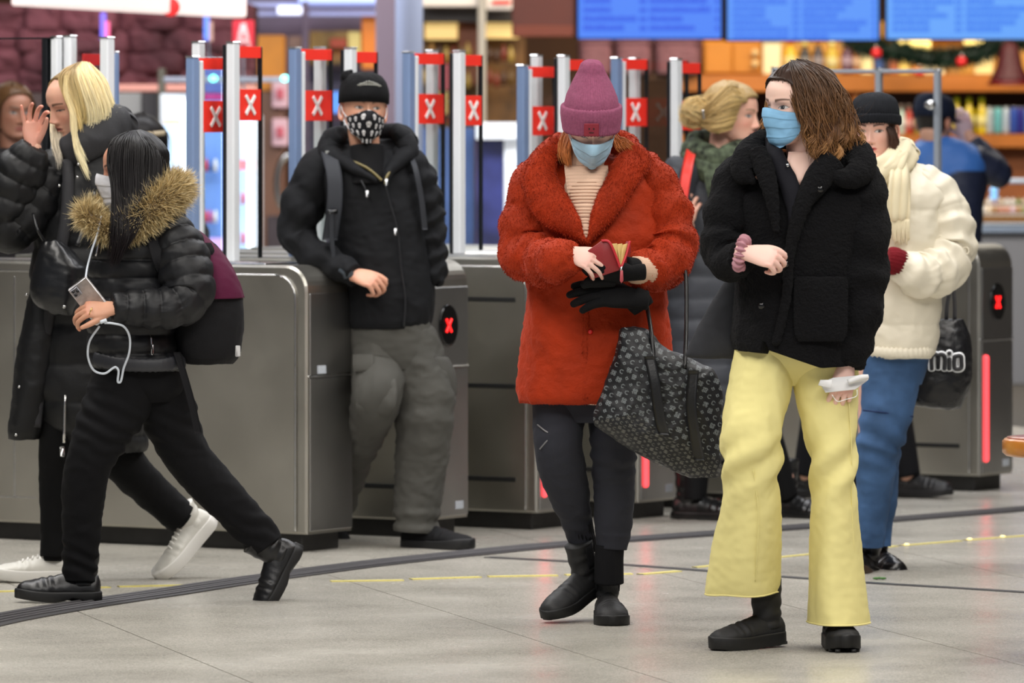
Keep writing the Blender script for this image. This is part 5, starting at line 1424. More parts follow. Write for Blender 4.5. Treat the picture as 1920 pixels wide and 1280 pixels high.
    # wallet in her hands
    W_ = thing('wallet', 'open red leather zip wallet held by the woman in the red plush coat', 'wallet', at(1130, 490, -.33))
    M_wal = mat('wallet_red', (140, 36, 40), .5, bump=(220, .35, .002)); M_zip = mat('zip_red', (190, 34, 46), .5); M_tan = mat('tan_lining', (204, 170, 104), .7)
    f = [(1092, 477, -.34), (1128, 451, -.36), (1138, 451, -.365), (1146, 460, -.365), (1163, 503, -.36), (1160, 507, -.36), (1108, 524, -.33), (1100, 508, -.33)]
    mb = MB(); mb.add(*plate([at(*p) for p in f], .010, (0, -1, 0))); mb.build('front_cover', M_wal, W_)
    bk = [(1162, 503, -.33), (1175, 452, -.29), (1181, 454, -.285), (1182, 470, -.285), (1174, 500, -.30), (1166, 512, -.32)]
    mb = MB(); mb.add(*plate([at(*p) for p in bk], .010, unit((-.5, -.85, 0)))); mb.build('back_cover', M_wal, W_)
    for k in range(3):
        x = 1146 + k * 10; mb = MB(); mb.add(*plate([at(x, 457 + k, -.34 + .015 * k), at(x + 11, 456, -.325 + .015 * k), at(x + 13 - k * 3, 478, -.325 + .012 * k), at(1163, 500, -.345)], .004, (0, -1, 0))); mb.build('lining_fold', M_tan, W_)
    for q in ([(1128, 451, -.368), (1140, 452, -.372), (1148, 463, -.372), (1163, 501, -.37)], [(1164, 503, -.345), (1174, 478, -.312), (1181, 452, -.298)]):
        mb = MB(); mb.add(*tube([at(*p) for p in q], [.0038] * len(q), nu=30, nv=8)); mb.build('zip', M_zip, W_)
    mb = MB(); mb.add(*tube([at(1165, 500, -.375), at(1165, 507, -.378)], [.004, .004], nu=4, nv=8)); mb.build('zip_slider', M_trimst, W_)
    mb = MB(); mb.add(*plate([at(1163, 507, -.38), at(1168, 507, -.38), at(1169, 526, -.38), at(1165, 531, -.38), at(1162, 526, -.38)], .005, (0, -1, 0))); mb.build('zip_tab', mat('tab_pink', (176, 72, 80), .5), W_)
    # loose glove held under the wallet
    G_ = thing('glove', 'loose black woollen glove held under the red wallet', 'glove', at(1145, 545, -.28))
    mb = MB(); mb.addm(hand(at(1190, 560, -.27), (-.97, -.05, .12), (.1, -.75, .65), [(8, 14, 10), (12, 16, 10), (16, 20, 10), (20, 20, 10)], (46, 10, 14, 14), left=True, k=1.12, col=(1, 1, 1), spread=4, fat=.0045))
    mb.add(*tube([at(1184, 556, -.27), at(1198, 566, -.27), at(1207, 578, -.265)], [(.036, .020), (.040, .020), (.036, .016)], nu=10, nv=24)); mb.add(*tube([at(1150, 528, -.29), at(1112, 527, -.30), at(1095, 534, -.29)], [(.016, .018), (.02, .02), (.012, .012)], nu=14, nv=14, rnd=(.01, .01)))
    mb.build('knit', M_gl, G_)
    # patterned tote
    at2 = At(19.72)
    T_ = thing('tote_bag', 'big black tote with grey clover and letter C pattern hanging from the red sleeve', 'bag', at2(1240, 893))
    nu, nv = 300, 440
    R = [(616, 1168, 1196, .03, 0), (622, 1164, 1216, .05, 0), (650, 1158, 1246, .07, 0), (676, 1150, 1300, .085, 0), (698, 1142, 1338, .09, 0), (735, 1130, 1355, .10, 0), (790, 1116, 1352, .11, 0), (815, 1146, 1351, .11, 0), (850, 1200, 1350, .10, 0), (875, 1246, 1350, .08, 0), (892, 1290, 1347, .05, 0)]
    q = rows(at2, R, nu, nv, e=2.6, disp=folds(.007, (9, 9, 7), 21))
    V = q[0]
    px = V[:, 0] * F / V[:, 1] + CX; py = HY + (CH - V[:, 2]) * F / V[:, 1]
    C = np.tile(lin((11, 12, 17)), (len(V), 1)); ink = lin((112, 118, 120))
    edge = np.interp(px, [1115, 1190, 1260, 1350], [788, 776, 822, 862])
    bot = py > edge
    a_ = math.radians(24); u = (px - 1230) * math.cos(a_) + (py - 760) * math.sin(a_); v = -(px - 1230) * math.sin(a_) + (py - 760) * math.cos(a_)
    u = u + 4 * pn(V * 14)
    def motifs(u, v, sx, sy, k):
        iu = np.floor(u / sx); v2 = v + (np.mod(iu, 2)) * sy * .5; iv = np.floor(v2 / sy); x = (u - (iu + .5) * sx) / k; y = (v2 - (iv + .5) * sy) / k
        typ = np.mod(iu * 1 + iv * 2, 3)
        clo = np.zeros(len(x), bool)
        for cx_, cy_ in ((2.7, 2.7), (-2.7, 2.7), (2.7, -2.7), (-2.7, -2.7)): rr = np.hypot(x - cx_, y - cy_); clo |= (rr > 1.1) & (rr < 2.7)
        r = np.hypot(x, y); cc = (r > 2.9) & (r < 4.7) & ~((x > 1.6) & (np.abs(y) < 2.6))
        dm = (np.abs(x) + np.abs(y) < 4.2) & (np.abs(x) + np.abs(y) > 2.0)
        return np.where(typ == 0, clo, np.where(typ == 1, cc, dm))
    m1 = motifs(u, v, 13, 16, .88) & ~bot; m2 = motifs((px - 1230) * .9 + (py - 760) * .35, (py - 760) - (px - 1230) * .35, 8.5, 10, .62) & bot
    C[m1] = ink; C[m2] = lin((98, 98, 92)); 
    mb = MB(); mb.add(V, q[1], C); bag = mb.build('body', mat('tote_cloth', (30, 32, 38), .55, vcol=True, bump=(90, .15, .002)), T_)
    M_lea = mat('black_leather', (18, 18, 20), .35, bump=(90, .3, .002))
    for pts, w in (([(1262, 466, .24), (1278, 482, .15), (1286, 520, .10), (1287, 600, .03), (1284, 690, -.09)], .0085), ([(1205, 545, .16), (1214, 580, .05), (1222, 630, -.05), (1228, 690, -.095)], .0085)):
        mb = MB(); mb.add(*tube([at2(*p) for p in pts], [(w * .75, w * .7)] * len(pts), nu=40, nv=10)); mb.build('handle', M_lea, T_)
    for pts in ([(1218, 668, -.10), (1228, 720, -.118), (1238, 790, -.122), (1246, 815, -.115)], [(1300, 694, -.098), (1296, 760, -.115), (1303, 820, -.112), (1312, 862, -.09)]):
        G = smooth(np.array([at2(*p) for p in pts]), 20); Gg = np.stack([G + np.array([-.017, 0, 0]), G + np.array([.017, 0, 0])], 1); Gg = np.stack([Gg[:, 0] * (1 - s) + Gg[:, 1] * s for s in np.linspace(0, 1, 5)], 1)
        mb = MB(); mb.add(*slab(Gg, .008)); mb.build('strap_band', M_lea, T_)
build_red()
# ---------------------------------------------------------------- woman in yellow trousers and black fleece coat
def build_yellow():
    at = At(19.0)
    t = person('brown-haired woman in a black fleece coat and flared yellow trousers, blue mask', at, 1490)
    H = Head(at(1494, 197, -.02), -50, 4, 2, 1.0)
    mb = MB(); skin = lin((234, 196, 180))
    mb.addm(head_mesh(H, skin=skin, brow=lin((78, 50, 38)), gaze=(-.003, .0005), lids=1.05, iris=(.03, .035, .04), browk=1.1))
    mb.addm(neck(H, at(1506, 345, .0), .050, .06, skin))
    mb.addm(pad(at, [(285, 1478, 1535, -.055, -.05), (310, 1476, 1524, -.075, -.08), (335, 1482, 1512, -.095, -.095), (348, 1488, 1502, -.10, -.10)], .03, 20, 12), skin)
    under_body(mb, at, rows(at, [(300, 1440, 1560, .06), (340, 1385, 1620, .10), (450, 1390, 1600, .11), (600, 1395, 1595, .12), (660, 1400, 1590, .10)], 30, 24),
        [([at(1392, 340), at(1365, 400, -.02), at(1360, 465, -.06), at(1395, 475, -.2)], [.045, .04, .036, .026]),
         ([at(1610, 340), at(1615, 430, -.02), at(1608, 540, -.04), at(1588, 690, -.08)], [.045, .04, .036, .026]),
         ([at(1440, 680), at(1408, 830, -.1), at(1405, 950, 0), at(1425, 1120, .1)], [.08, .055, .045, .032]),
         ([at(1550, 680), at(1555, 850, 0), at(1560, 950, 0), at(1568, 1150, 0)], [.08, .055, .045, .032])], skin)
    pink = lin((240, 198, 184))
    mb.addm(hand(at(1400, 474, -.25), (.92, -.22, -.2), (.15, -.85, .45), [(50, 62, 36), (56, 66, 38), (60, 68, 38), (60, 66, 38)], (30, 10, 22, 28), k=.95, col=pink))
    mb.addm(hand(at(1588, 684, -.09), (-.20, -.12, -1), (.10, -.95, .1), [(30, 46, 30), (34, 50, 30), (36, 50, 30), (38, 50, 30)], (20, 30, 12, 12), left=True, k=.92, col=pink))
    mb.build('body', M_skin, t)
    # fleece coat
    M_fl = mat('black_fleece', (11, 11, 14), .95, sheen=.06, bump=(130, 1.0, .012), vcol=False)
    fl = lambda u, th, Pg: .0032 * pn(Pg * 75) + .002 * pn(Pg * 140)
    coat = rows(at, [(288, 1440, 1590, .05, .05), (300, 1392, 1630, .07, .04), (330, 1372, 1642, .10, .02), (380, 1368, 1640, .14, 0), (450, 1372, 1622, .155, 0), (520, 1380, 1612, .16, 0), (580, 1376, 1612, .165, 0), (630, 1372, 1612, .17, 0), (652, 1378, 1606, .17, 0)], 110, 110, e=2.3, disp=addd(folds(.006, (8, 8, 4), 5), fl))
    coat = (coat[0].copy(), coat[1])
    V = coat[0]; px = V[:, 0] * F / V[:, 1] + CX                      # the hem drops toward the right front
    py = HY + (CH - V[:, 2]) * F / V[:, 1]
    drop = np.interp(px, [1372, 1425, 1432, 1440, 1540, 1610], [2, 6, -26, 0, 34, 30]) * np.clip((py - 580) / 75, 0, 1)
    V[:, 2] -= drop * at.Y / F
    slv = tube([at(1412, 305, .01), at(1382, 335, 0), at(1366, 390, -.03), at(1358, 455, -.06), at(1366, 490, -.12), at(1392, 484, -.21)], [(.055, .08), (.064, .085), (.068, .085), (.066, .08), (.056, .066), (.046, .05)], nu=80, nv=60, disp=addd(sleeve_folds(.005, 5, 2, .6, .3), fl), rnd=(.03, .01))
    srv = tube([at(1588, 305, .01), at(1612, 340, 0), at(1618, 420, -.02), at(1614, 520, -.04), at(1604, 600, -.06), at(1586, 682, -.08)], [(.055, .08), (.070, .09), (.078, .09), (.080, .09), (.074, .08), (.058, .062)], nu=110, nv=64, disp=addd(sleeve_folds(.005, 6, 6, .55, .4), fl), rnd=(.03, .012))
    mb = MB()
    for q in (coat, slv, srv): mb.add(*q)
    co = mb.build('coat', M_fl, t)
    mb = MB()
    for pts, r in (([at(1560, 262, .05), at(1510, 268, .09), at(1448, 258, .07), at(1418, 272, .0), at(1402, 296, -.08), at(1396, 326, -.115), at(1410, 338, -.13)], [(.03, .03), (.03, .03), (.03, .03), (.036, .032), (.044, .032), (.036, .028), (.012, .014)]),
                   ([at(1545, 268, .06), at(1590, 275, .02), at(1612, 296, -.05), at(1612, 322, -.10), at(1584, 334, -.13), at(1545, 320, -.13)], [(.03, .03), (.04, .036), (.046, .036), (.042, .032), (.030, .028), (.012, .014)]),
                   ([at(1560, 300, -.12), at(1535, 335, -.145), at(1508, 378, -.165), at(1490, 430, -.175), at(1480, 480, -.178), at(1474, 560, -.178), at(1456, 640, -.178)], [(.040, .024), (.040, .024), (.028, .022), (.020, .018), (.016, .014), (.014, .012), (.013, .012)]),
                   ([at(1420, 285, -.10), at(1434, 320, -.135), at(1446, 365, -.16), at(1456, 430, -.170)], [(.030, .026), (.030, .024), (.022, .02), (.010, .012)])):
        mb.add(*tube(pts, r, nu=90, nv=36, disp=fl, rnd=(.012, .012)))
    mb.build('collar', M_fl, co)
    mb = MB(); mb.add(*pad(at, [(518, 1494, 1586, -.172, -.168), (525, 1490, 1590, -.176, -.17), (570, 1488, 1590, -.18, -.174), (625, 1490, 1588, -.184, -.176), (640, 1498, 1580, -.184, -.176)], .016, 60, 50, disp=lambda u, v, G: .002 * pn(G * 110))); mb.build('pocket', M_fl, co)
    for x, y in ((1474, 495), (1428, 573), (1538, 355)):
        mb = MB(); mb.add(*ell(at(x, y, -.198), .010, .006, .010)); mb.build('button', M_black, co)
    # hooded sweatshirt at the neck
    M_hd = mat('black_jersey', (22, 22, 28), .9, bump=(160, .25, .002))
    mb = MB()
    for pts, r in (([at(1448, 268, .0), at(1456, 300, -.08), at(1478, 345, -.125), at(1492, 392, -.15), at(1488, 430, -.165)], [(.022, .03), (.026, .028), (.028, .024), (.026, .02), (.012, .012)]),
                   ([at(1552, 278, .0), at(1545, 305, -.06), at(1520, 345, -.12), at(1500, 392, -.15), at(1488, 430, -.165)], [(.026, .03), (.030, .028), (.026, .024), (.024, .02), (.012, .012)])):
        mb.add(*tube(pts, r, nu=50, nv=24, disp=folds(.004, (20, 20, 14), 3), rnd=(.01, .01)))
    mb.add(*rows(at, [(360, 1450, 1540, .09, -.04), (400, 1450, 1530, .12, -.03), (470, 1455, 1500, .13, -.03)], 20, 30))
    ho = mb.build('hoodie', M_hd, t)
    mb = MB(); mb.add(*lathe((0, 0, 0), [(.005, 0), (.006, .002), (.003, .003)], 10)); mb.V[0] = mb.V[0][:, [0, 2, 1]] * np.array([1, -1, 1]) + at(1477, 310, -.135); mb.build('eyelet', M_trimst, ho)
    # trousers
    M_yel = mat('yellow_cotton', (228, 217, 148), .8, bump=(320, .2, .001), var=.06, var_scale=5, sheen=.05)
    kf = lambda zc, s: (lambda u, th, Pg: .009 * np.exp(-((u - zc) / .1) ** 2) * np.sin(th * 3 + u * 42 + s) + .006 * np.clip((u - .55) * 2.5, 0, 1) * np.sin(th * 4 + 1.3 * np.sin(u * 9) + s))
    L = rows(at, [(625, 1384, 1515, .10), (660, 1379, 1502, .11), (700, 1372, 1488, .11, -.02), (750, 1362, 1480, .10, -.05), (800, 1355, 1466, .10, -.08), (850, 1354, 1463, .10, -.09), (900, 1358, 1458, .10, -.07), (950, 1352, 1462, .11, -.04), (1000, 1343, 1462, .12, -.01), (1050, 1335, 1461, .13, .02), (1095, 1328, 1460, .14, .05), (1110, 1327, 1459, .14, .06)], 150, 80, e=2.1, disp=addd(folds(.006, (7, 7, 3.5), 2), kf(.5, 0)), caps=(1, 0))
    Rr = rows(at, [(625, 1440, 1604, .10, .01), (660, 1452, 1607, .11, .01), (700, 1480, 1608, .11, .01), (750, 1492, 1607, .10, .01), (800, 1506, 1605, .10, .0), (850, 1517, 1603, .10, -.01), (900, 1521, 1603, .10, -.01), (1000, 1521, 1610, .11, 0), (1100, 1519, 1620, .125, .0), (1166, 1519, 1626, .135, .0)], 150, 80, e=2.1, disp=addd(folds(.005, (7, 7, 3.5), 9), kf(.47, 2)), caps=(1, 0))
    mb = MB(); mb.add(*L); mb.add(*Rr); mb.add(*rows(at, [(600, 1388, 1600, .125), (640, 1384, 1604, .13), (672, 1392, 1602, .12), (696, 1432, 1560, .09), (722, 1468, 1510, .04)], 20, 50))
    V = mb.V[0]; V[:, 2] -= np.clip((at(0, 1000)[2] - V[:, 2]) / .2, 0, 1) * np.interp(V[:, 0], [at(1327, 0)[0], at(1459, 0)[0]], [.004, -.004])
    tr = mb.build('trousers', M_yel, t)
    def hem(q, nv, off):
        G = q[0][-nv:] if q[0].shape[0] == 150 * nv else q[0][149 * nv:150 * nv]
        G2 = G.copy(); G2[:, 2] += off; return tube(np.vstack([G2, G2[:1]]), [.0028] * (nv + 1), nu=160, nv=6, ref=(0, 0, 1))
    mb = MB(); mb.add(*hem(L, 80, .0)); mb.build('hem', M_yel, tr); mb = MB(); mb.add(*hem(Rr, 80, .0)); mb.build('hem', M_yel, tr)
    for pts in ([(1412, 880, -.18), (1422, 960, -.16), (1420, 1030, -.135), (1416, 1090, -.10)], [(1590, 720, -.075), (1597, 850, -.085), (1598, 960, -.08), (1606, 1090, -.085), (1610, 1150, -.09)]):
        mb = MB(); mb.add(*tube([at(*p) for p in pts], [.0016] * len(pts), nu=40, nv=6)); mb.build('seam', M_yel, tr)
    M_bt = mat('black_suede', (20, 20, 22), .7, bump=(90, .3, .003)); M_so = mat('black_sole', (14, 14, 15), .6)
    shoe(t, at(1430, 1156, .04), -52, 4, 'lug', .11, M_bt, M_so, L=.27, W=.098, sole_h=.036, shaft_r=(.041, .052))
    shoe(t, at(1568, 1158, .03), 6, 0, 'lug', .12, M_bt, M_so, L=.26, W=.100, sole_h=.038)
    # mask
    M_mask2 = mat('mask_blue_deep', (132, 184, 222), .7, bump=(300, .15, .001))
    face_mask(H, t, M_mask2, -.010, -.122, 1.20, 3, .026, .012, point=.006, side=.018)
    # wavy hair
    g = lambda *pts: [at(*p) for p in pts]
    c, tp = lin((50, 34, 27)), lin((132, 92, 56))
    G1 = [g((1476, 121, -.03), (1460, 131, -.07), (1449, 146, -.06), (1446, 160, -.03)),
          g((1480, 120, -.03), (1470, 142, -.085), (1477, 170, -.105), (1492, 208, -.115)),
          g((1482, 119, -.03), (1486, 146, -.10), (1502, 195, -.122), (1512, 240, -.12), (1522, 288, -.11)),
          g((1486, 118, -.02), (1510, 146, -.10), (1528, 198, -.122), (1534, 248, -.12), (1546, 292, -.11)),
          g((1490, 117, 0), (1535, 145, -.08), (1555, 200, -.10), (1560, 250, -.10), (1556, 288, -.10)),
          g((1500, 116, .03), (1555, 145, -.03), (1580, 200, -.06), (1588, 240, -.06), (1592, 266, -.06)),
          g((1505, 117, .06), (1563, 150, .04), (1588, 205, .02), (1598, 243, .0), (1604, 262, .0)),
          g((1505, 118, .08), (1550, 150, .11), (1575, 205, .11), (1585, 250, .10), (1585, 280, .08)),
          g((1495, 118, .06), (1515, 150, .12), (1530, 205, .13), (1540, 250, .12), (1540, 285, .10))]
    mb = MB()
    mb.addm(strands(G1[2:], 1900, .0014, 3, .009, .012, c, tp, .25, 20, curl=.010))
    rs = np.random.RandomState(21); tt = np.linspace(0, 1, 14)
    for k in range(22):      # loose curls at the ends, a few lighter
        x0 = 1512 + k * 4.2; y0 = np.interp(x0, [1512, 1550, 1604], [228, 236, 214]) + rs.uniform(-8, 8); d0 = np.interp(x0, [1512, 1560, 1604], [-.125, -.11, -.02])
        L_ = rs.uniform(44, 70); A_ = rs.uniform(5, 10); ph = rs.uniform(0, 6.3); out = rs.uniform(-4, 10) + max(0, (x0 - 1580)) * .6
        q = np.array([at(x0 + out * s + A_ * s * math.sin(ph + 8.5 * s), y0 + L_ * s, d0 - .01 + .018 * s * math.cos(ph + 8.5 * s)) for s in tt])
        mb.addm(strands([q, q + np.array([.006, .004, .003])], 34, .0012, 40 + k, .0035, .003, lin((84, 56, 38)), lin((178, 130, 78)) if k % 3 == 0 else lin((136, 96, 58)), .18, 14))
    mb.addm(strands(G1[:2], 120, .0010, 4, .004, .003, c, lin((80, 54, 40)), .2))
    mb.addm(strands(G1[1:3], 60, .0009, 14, .003, .004, c, tp, .2))
    mb.addm(strands([g((1452, 133, .07), (1438, 190, .10), (1432, 236, .06), (1424, 250, .04)), g((1455, 133, .09), (1446, 200, .11), (1440, 245, .08), (1436, 256, .06))], 140, .0011, 5, .004, .010, c, lin((176, 124, 66)), curl=.003))
    mb.addm(strands([g((1575, 170, 0), (1598, 215, 0), (1622, 190, 0)), g((1580, 190, -.02), (1602, 235, -.02), (1620, 205, -.02))], 10, .0006, 9, .008, .02, c, c, curl=.006))
    mb.addm(haircap(H, front=.080, temple=1.0, side_z=.05, nape=-.09, off=.010, col=c))
    mb.build('hair', M_hair, t)
    mb = MB(); th = np.linspace(0, 6.28, 20); cc = at(1523, 212, -.125); mb.add(*tube(np.stack([cc[0] + .006 * np.cos(th), cc[1] + 0 * th, cc[2] + .008 * np.sin(th)], 1), [.0014] * 20, nu=20, nv=6)); mb.build('earring', M_trimst, t)
    # scrunchie
    M_sc = mat('pink_scrunchie', (176, 124, 134), .6, sheen=.2)
    th = np.linspace(0, 2 * math.pi, 60); c0 = at(1391, 475, -.225); d = unit((.92, -.22, -.2)); a = unit(np.cross(d, (0, 0, 1))); b = np.cross(d, a)
    ring = c0 + (np.cos(th)[:, None] * a * .034 + np.sin(th)[:, None] * b * .040)
    mb = MB(); mb.add(*tube(ring, [.014] * 60, nu=120, nv=16, ref=d, disp=lambda u, t2, Pg: .005 * np.sin(u * 2 * math.pi * 16) + .003 * pn(Pg * 60))); mb.build('scrunchie', M_sc, t)
    # papers in her hand
    p_ = thing('folded_paper', 'crumpled white paper slip in the hand beside the yellow trousers', 'paper', at(1580, 722, -.12))
    M_pap = mat('paper_white', (226, 226, 226), .7)
    for k, (pts, nm) in enumerate((([(1536, 718, -.12), (1562, 708, -.12), (1626, 702, -.10), (1628, 712, -.10), (1604, 730, -.12), (1548, 736, -.13)], 'sheet'), ([(1538, 712, -.14), (1560, 712, -.15), (1558, 728, -.15), (1534, 722, -.14)], 'sheet'))):
        mb = MB(); mb.add(*plate([at(*q) for q in pts], .004, (0, -.9, .4))); mb.build(nm, M_pap, p_)
    mb = MB(); mb.add(*tube([at(1590, 716, -.13), at(1612, 708, -.125), at(1628, 706, -.12)], [.008, .009, .007], nu=10, nv=10)); mb.build('rolled_end', M_pap, p_)
    mb = MB(); mb.add(*tube([at(1560, 740, -.15), at(1570, 752, -.15), at(1588, 748, -.15), at(1606, 742, -.15), (at(1607, 730, -.15))], [.0014] * 5, nu=24, nv=5)); mb.build('thread', mat('thread_white', (230, 230, 224), .6), p_)
    # charcoal shopper on her arm
    at2 = At(19.1)
    b_ = thing('shopper_bag', 'soft charcoal cloth bag hanging at the elbow of the black fleece coat', 'bag', at2(1335, 669))
    M_ch = mat('charcoal_cloth', (50, 51, 55), .8, bump=(200, .4, .002), var=.12, var_scale=20)
    mb = MB(); mb.add(*rows(at2, [(500, 1372, 1392, .02, -.02), (530, 1358, 1402, .03, -.02), (575, 1330, 1404, .04, -.01), (620, 1305, 1404, .05, 0), (652, 1290, 1402, .05, 0), (666, 1285, 1398, .045, 0), (670, 1288, 1396, .035, 0)], 70, 50, disp=folds(.005, (10, 10, 5), 12))); mb.build('body', M_ch, b_)
    mb = MB(); mb.add(*tube([at2(1376, 504, -.03), at2(1358, 470, -.06), at2(1352, 440, .0)], [.01, .012, .01], nu=14, nv=10)); mb.build('handle', M_ch, b_)
build_yellow()
# ---------------------------------------------------------------- man leaning on the gate, skull mask
def build_man():
    at = At(23.4)
    t = person('man in black jacket and beanie with a skull-print mask, leaning on a gate', at, 790)
    H = Head(at(683, 205, -.04), 10, -4, 3, 1.02)
    mb = MB(); skin = lin((214, 160, 132))
    mb.addm(head_mesh(H, skin=skin, brow=lin((96, 66, 48)), gaze=(.004, .001), lids=.95, iris=(.02, .02, .02), browk=1.3, beard=lin((120, 90, 62)), blush=.14))
    mb.addm(neck(H, at(690, 330, .0), .056, .066, skin))
    under_body(mb, at, rows(at, [(290, 650, 740, .06), (330, 600, 780, .10), (450, 640, 790, .11), (600, 670, 795, .11), (640, 675, 800, .11)], 30, 24),
        [([at(612, 320), at(575, 385, -.02), at(562, 440, -.02), at(620, 488, -.12), at(660, 512, -.18)], [.045, .04, .036, .03, .026]),
         ([at(768, 320), at(800, 390, 0), at(812, 460, 0), at(815, 520, -.02)], [.045, .04, .034, .03]),
         ([at(712, 640), at(706, 740, -.12), at(670, 830, .15), at(640, 930, .45)], [.08, .058, .048, .036]),
         ([at(775, 640), at(797, 780, 0), at(785, 900, 0), at(788, 1000, 0)], [.08, .058, .048, .036])], skin)
    mb.addm(hand(at(660, 514, -.19), (.80, -.30, -.26), (.10, -.75, .62), [(44, 58, 30), (50, 60, 32), (54, 62, 34), (56, 62, 34)], (30, 10, 16, 18), k=1.02, col=lin((216, 160, 134))))
    mb.build('body', M_skin, t)
    M_j = mat('black_softshell', (19, 20, 23), .8, bump=(140, .3, .0015), sheen=.05)
    jf = addd(folds(.008, (6, 6, 5), 4), folds(.004, (16, 16, 10), 9))
    body = rows(at, [(262, 650, 745, .04, .04), (280, 612, 762, .07, .03), (305, 592, 782, .10, .01), (350, 600, 796, .13, 0), (420, 618, 800, .14, 0), (500, 640, 808, .145, 0), (560, 652, 812, .15, 0), (600, 656, 806, .15, 0), (613, 660, 796, .14, 0)], 110, 100, e=2.4, disp=jf)
    al = tube([at(632, 292, .01), at(602, 312, .0), at(578, 360, -.01), at(560, 410, -.02), at(562, 450, -.03), at(600, 482, -.09), (at(640, 502, -.15)), at(664, 514, -.19)], [(.055, .075), (.070, .085), (.080, .082), (.076, .078), (.062, .07), (.058, .062), (.050, .052), (.042, .044)], nu=110, nv=56, disp=addd(sleeve_folds(.006, 6, 1, .55, .25), folds(.003, (14, 14, 14), 2)), rnd=(.03, .008))
    ar = tube([at(748, 292, .01), at(778, 318, .0), at(796, 370, .0), at(806, 430, 0), at(812, 485, -.01), at(818, 530, -.03)], [(.05, .07), (.060, .08), (.060, .076), (.054, .066), (.048, .056), (.034, .042)], nu=110, nv=56, disp=addd(sleeve_folds(.007, 8, 5, .6, .4), folds(.003, (14, 14, 14), 6)), rnd=(.03, .01))
    mb = MB()
    for q in (body, al, ar): mb.add(*q)
    jo = mb.build('jacket', M_j, t)
    mb = MB()     # hood heaped round the neck, and the two stand collar wings
    for pts, r in (([at(640, 250, -.02), at(622, 268, .0), at(618, 290, -.04), at(636, 300, -.09), at(668, 318, -.13), at(706, 338, -.15)], [(.030, .04), (.046, .05), (.044, .045), (.030, .03), (.018, .02), (.008, .01)]),
                   ([at(740, 242, -.02), at(758, 262, .0), at(765, 288, -.04), at(750, 300, -.09), at(730, 322, -.13), at(722, 345, -.15)], [(.022, .04), (.036, .05), (.036, .042), (.028, .028), (.016, .018), (.006, .01)]),
                   ([at(620, 262, .02), at(650, 256, .10), at(700, 252, .12), at(750, 254, .08), at(765, 270, .02)], [(.04, .04)] * 5)):
        mb.add(*tube(pts, r, nu=70, nv=28, disp=folds(.005, (12, 12, 9), 7), rnd=(.01, .006)))
    mb.build('hood', M_j, jo)
    M_zy = mat('olive_zip', (112, 100, 58), .5); M_zk = mat('zip_black', (52, 53, 56), .35, metal=.6)
    for pts, m in (([(656, 300, -.118), (690, 316, -.148), (716, 338, -.160)], M_zy), ([(768, 284, -.075), (745, 304, -.115), (726, 330, -.156), (722, 345, -.162)], M_zy), ([(722, 345, -.158), (730, 375, -.157), (745, 430, -.157), (752, 500, -.160), (760, 560, -.164), (757, 612, -.158)], M_zk), ([(677, 338, -.146), (684, 352, -.150), (690, 366, -.150)], M_zk)):
        mb = MB(); mb.add(*tube([at(*p) for p in pts], [.0042 if m is M_zk else .005] * len(pts), nu=40, nv=8)); mb.build('zip', m, jo)
    for x, y in ((725, 341), (742, 434), (689, 363)):
        mb = MB(); mb.add(*box(at(x, y, -.172), .012, .006, .026, bev=.003)); mb.build('zip_pull', M_trimst, jo)
    mb = MB(); mb.add(*tube([at(640, 500, -.205), at(650, 508, -.215), at(655, 520, -.21)], [(.020, .006)] * 3, nu=10, nv=12)); mb.build('cuff_tab', mat('tab_slate', (58, 66, 74), .6), jo)
    mb = MB(); mb.add(*tube([at(690, 345, -.06), at(689, 300, -.055), at(688, 272, -.05)], [(.085, .09), (.066, .075), (.06, .07)], nu=20, nv=30)); mb.build('rollneck', mat('black_rollneck', (22, 22, 24), .9), t)
    M_st = mat('strap_navy_black', (32, 35, 42), .7, bump=(200, .3, .001))
    bp = thing('backpack', 'black backpack worn by the man in the skull-print mask, only its strap showing', 'bag', at(690, 400, .18))
    def strap(pts, w, name='shoulder_strap'):
        G = smooth(np.array([at(*p) for p in pts]), 50); Gg = np.stack([G + np.array([-w, 0, 0]) * (1 - s) + np.array([w, 0, 0]) * s for s in np.linspace(0, 1, 7)], 1)
        mb = MB(); mb.add(*slab(Gg, .014)); return mb.build(name, M_st, bp)
    strap([(626, 280, .06), (616, 284, -.05), (620, 300, -.115), (627, 330, -.150), (628, 370, -.163), (624, 410, -.163), (618, 450, -.158)], .028)
    strap([(768, 290, -.05), (780, 320, -.112), (790, 370, -.118), (797, 430, -.110)], .010)
    strap([(622, 392, -.178), (622, 440, -.172), (628, 500, -.168)], .008, 'webbing')
    mb = MB(); mb.add(*box(at(624, 396, -.182), .036, .012, .018, bev=.004)); mb.build('buckle', M_black, bp)
    mb = MB(); mb.add(*box(at(614, 286, -.090), .016, .008, .014, bev=.002)); mb.build('strap_mark', mat('mark_grey', (120, 122, 118), .6), bp)
    mb = MB(); mb.add(*rows(at, [(280, 640, 740, .05, .24), (320, 622, 770, .08, .24), (430, 625, 780, .10, .25), (520, 640, 778, .09, .25), (545, 660, 760, .05, .24)], 40, 40, e=3)); mb.build('pack', M_st, bp)
    # cargo trousers
    M_c = mat('grey_cargo', (80, 79, 75), .85, bump=(170, .3, .001), var=.10, var_scale=6)
    cf = addd(folds(.010, (7, 7, 5), 5), folds(.005, (16, 16, 16), 12))
    mb = MB()
    mb.add(*rows(at, [(592, 664, 800, .13), (620, 660, 806, .135), (660, 662, 812, .13), (690, 680, 810, .11)], 30, 60, disp=cf))
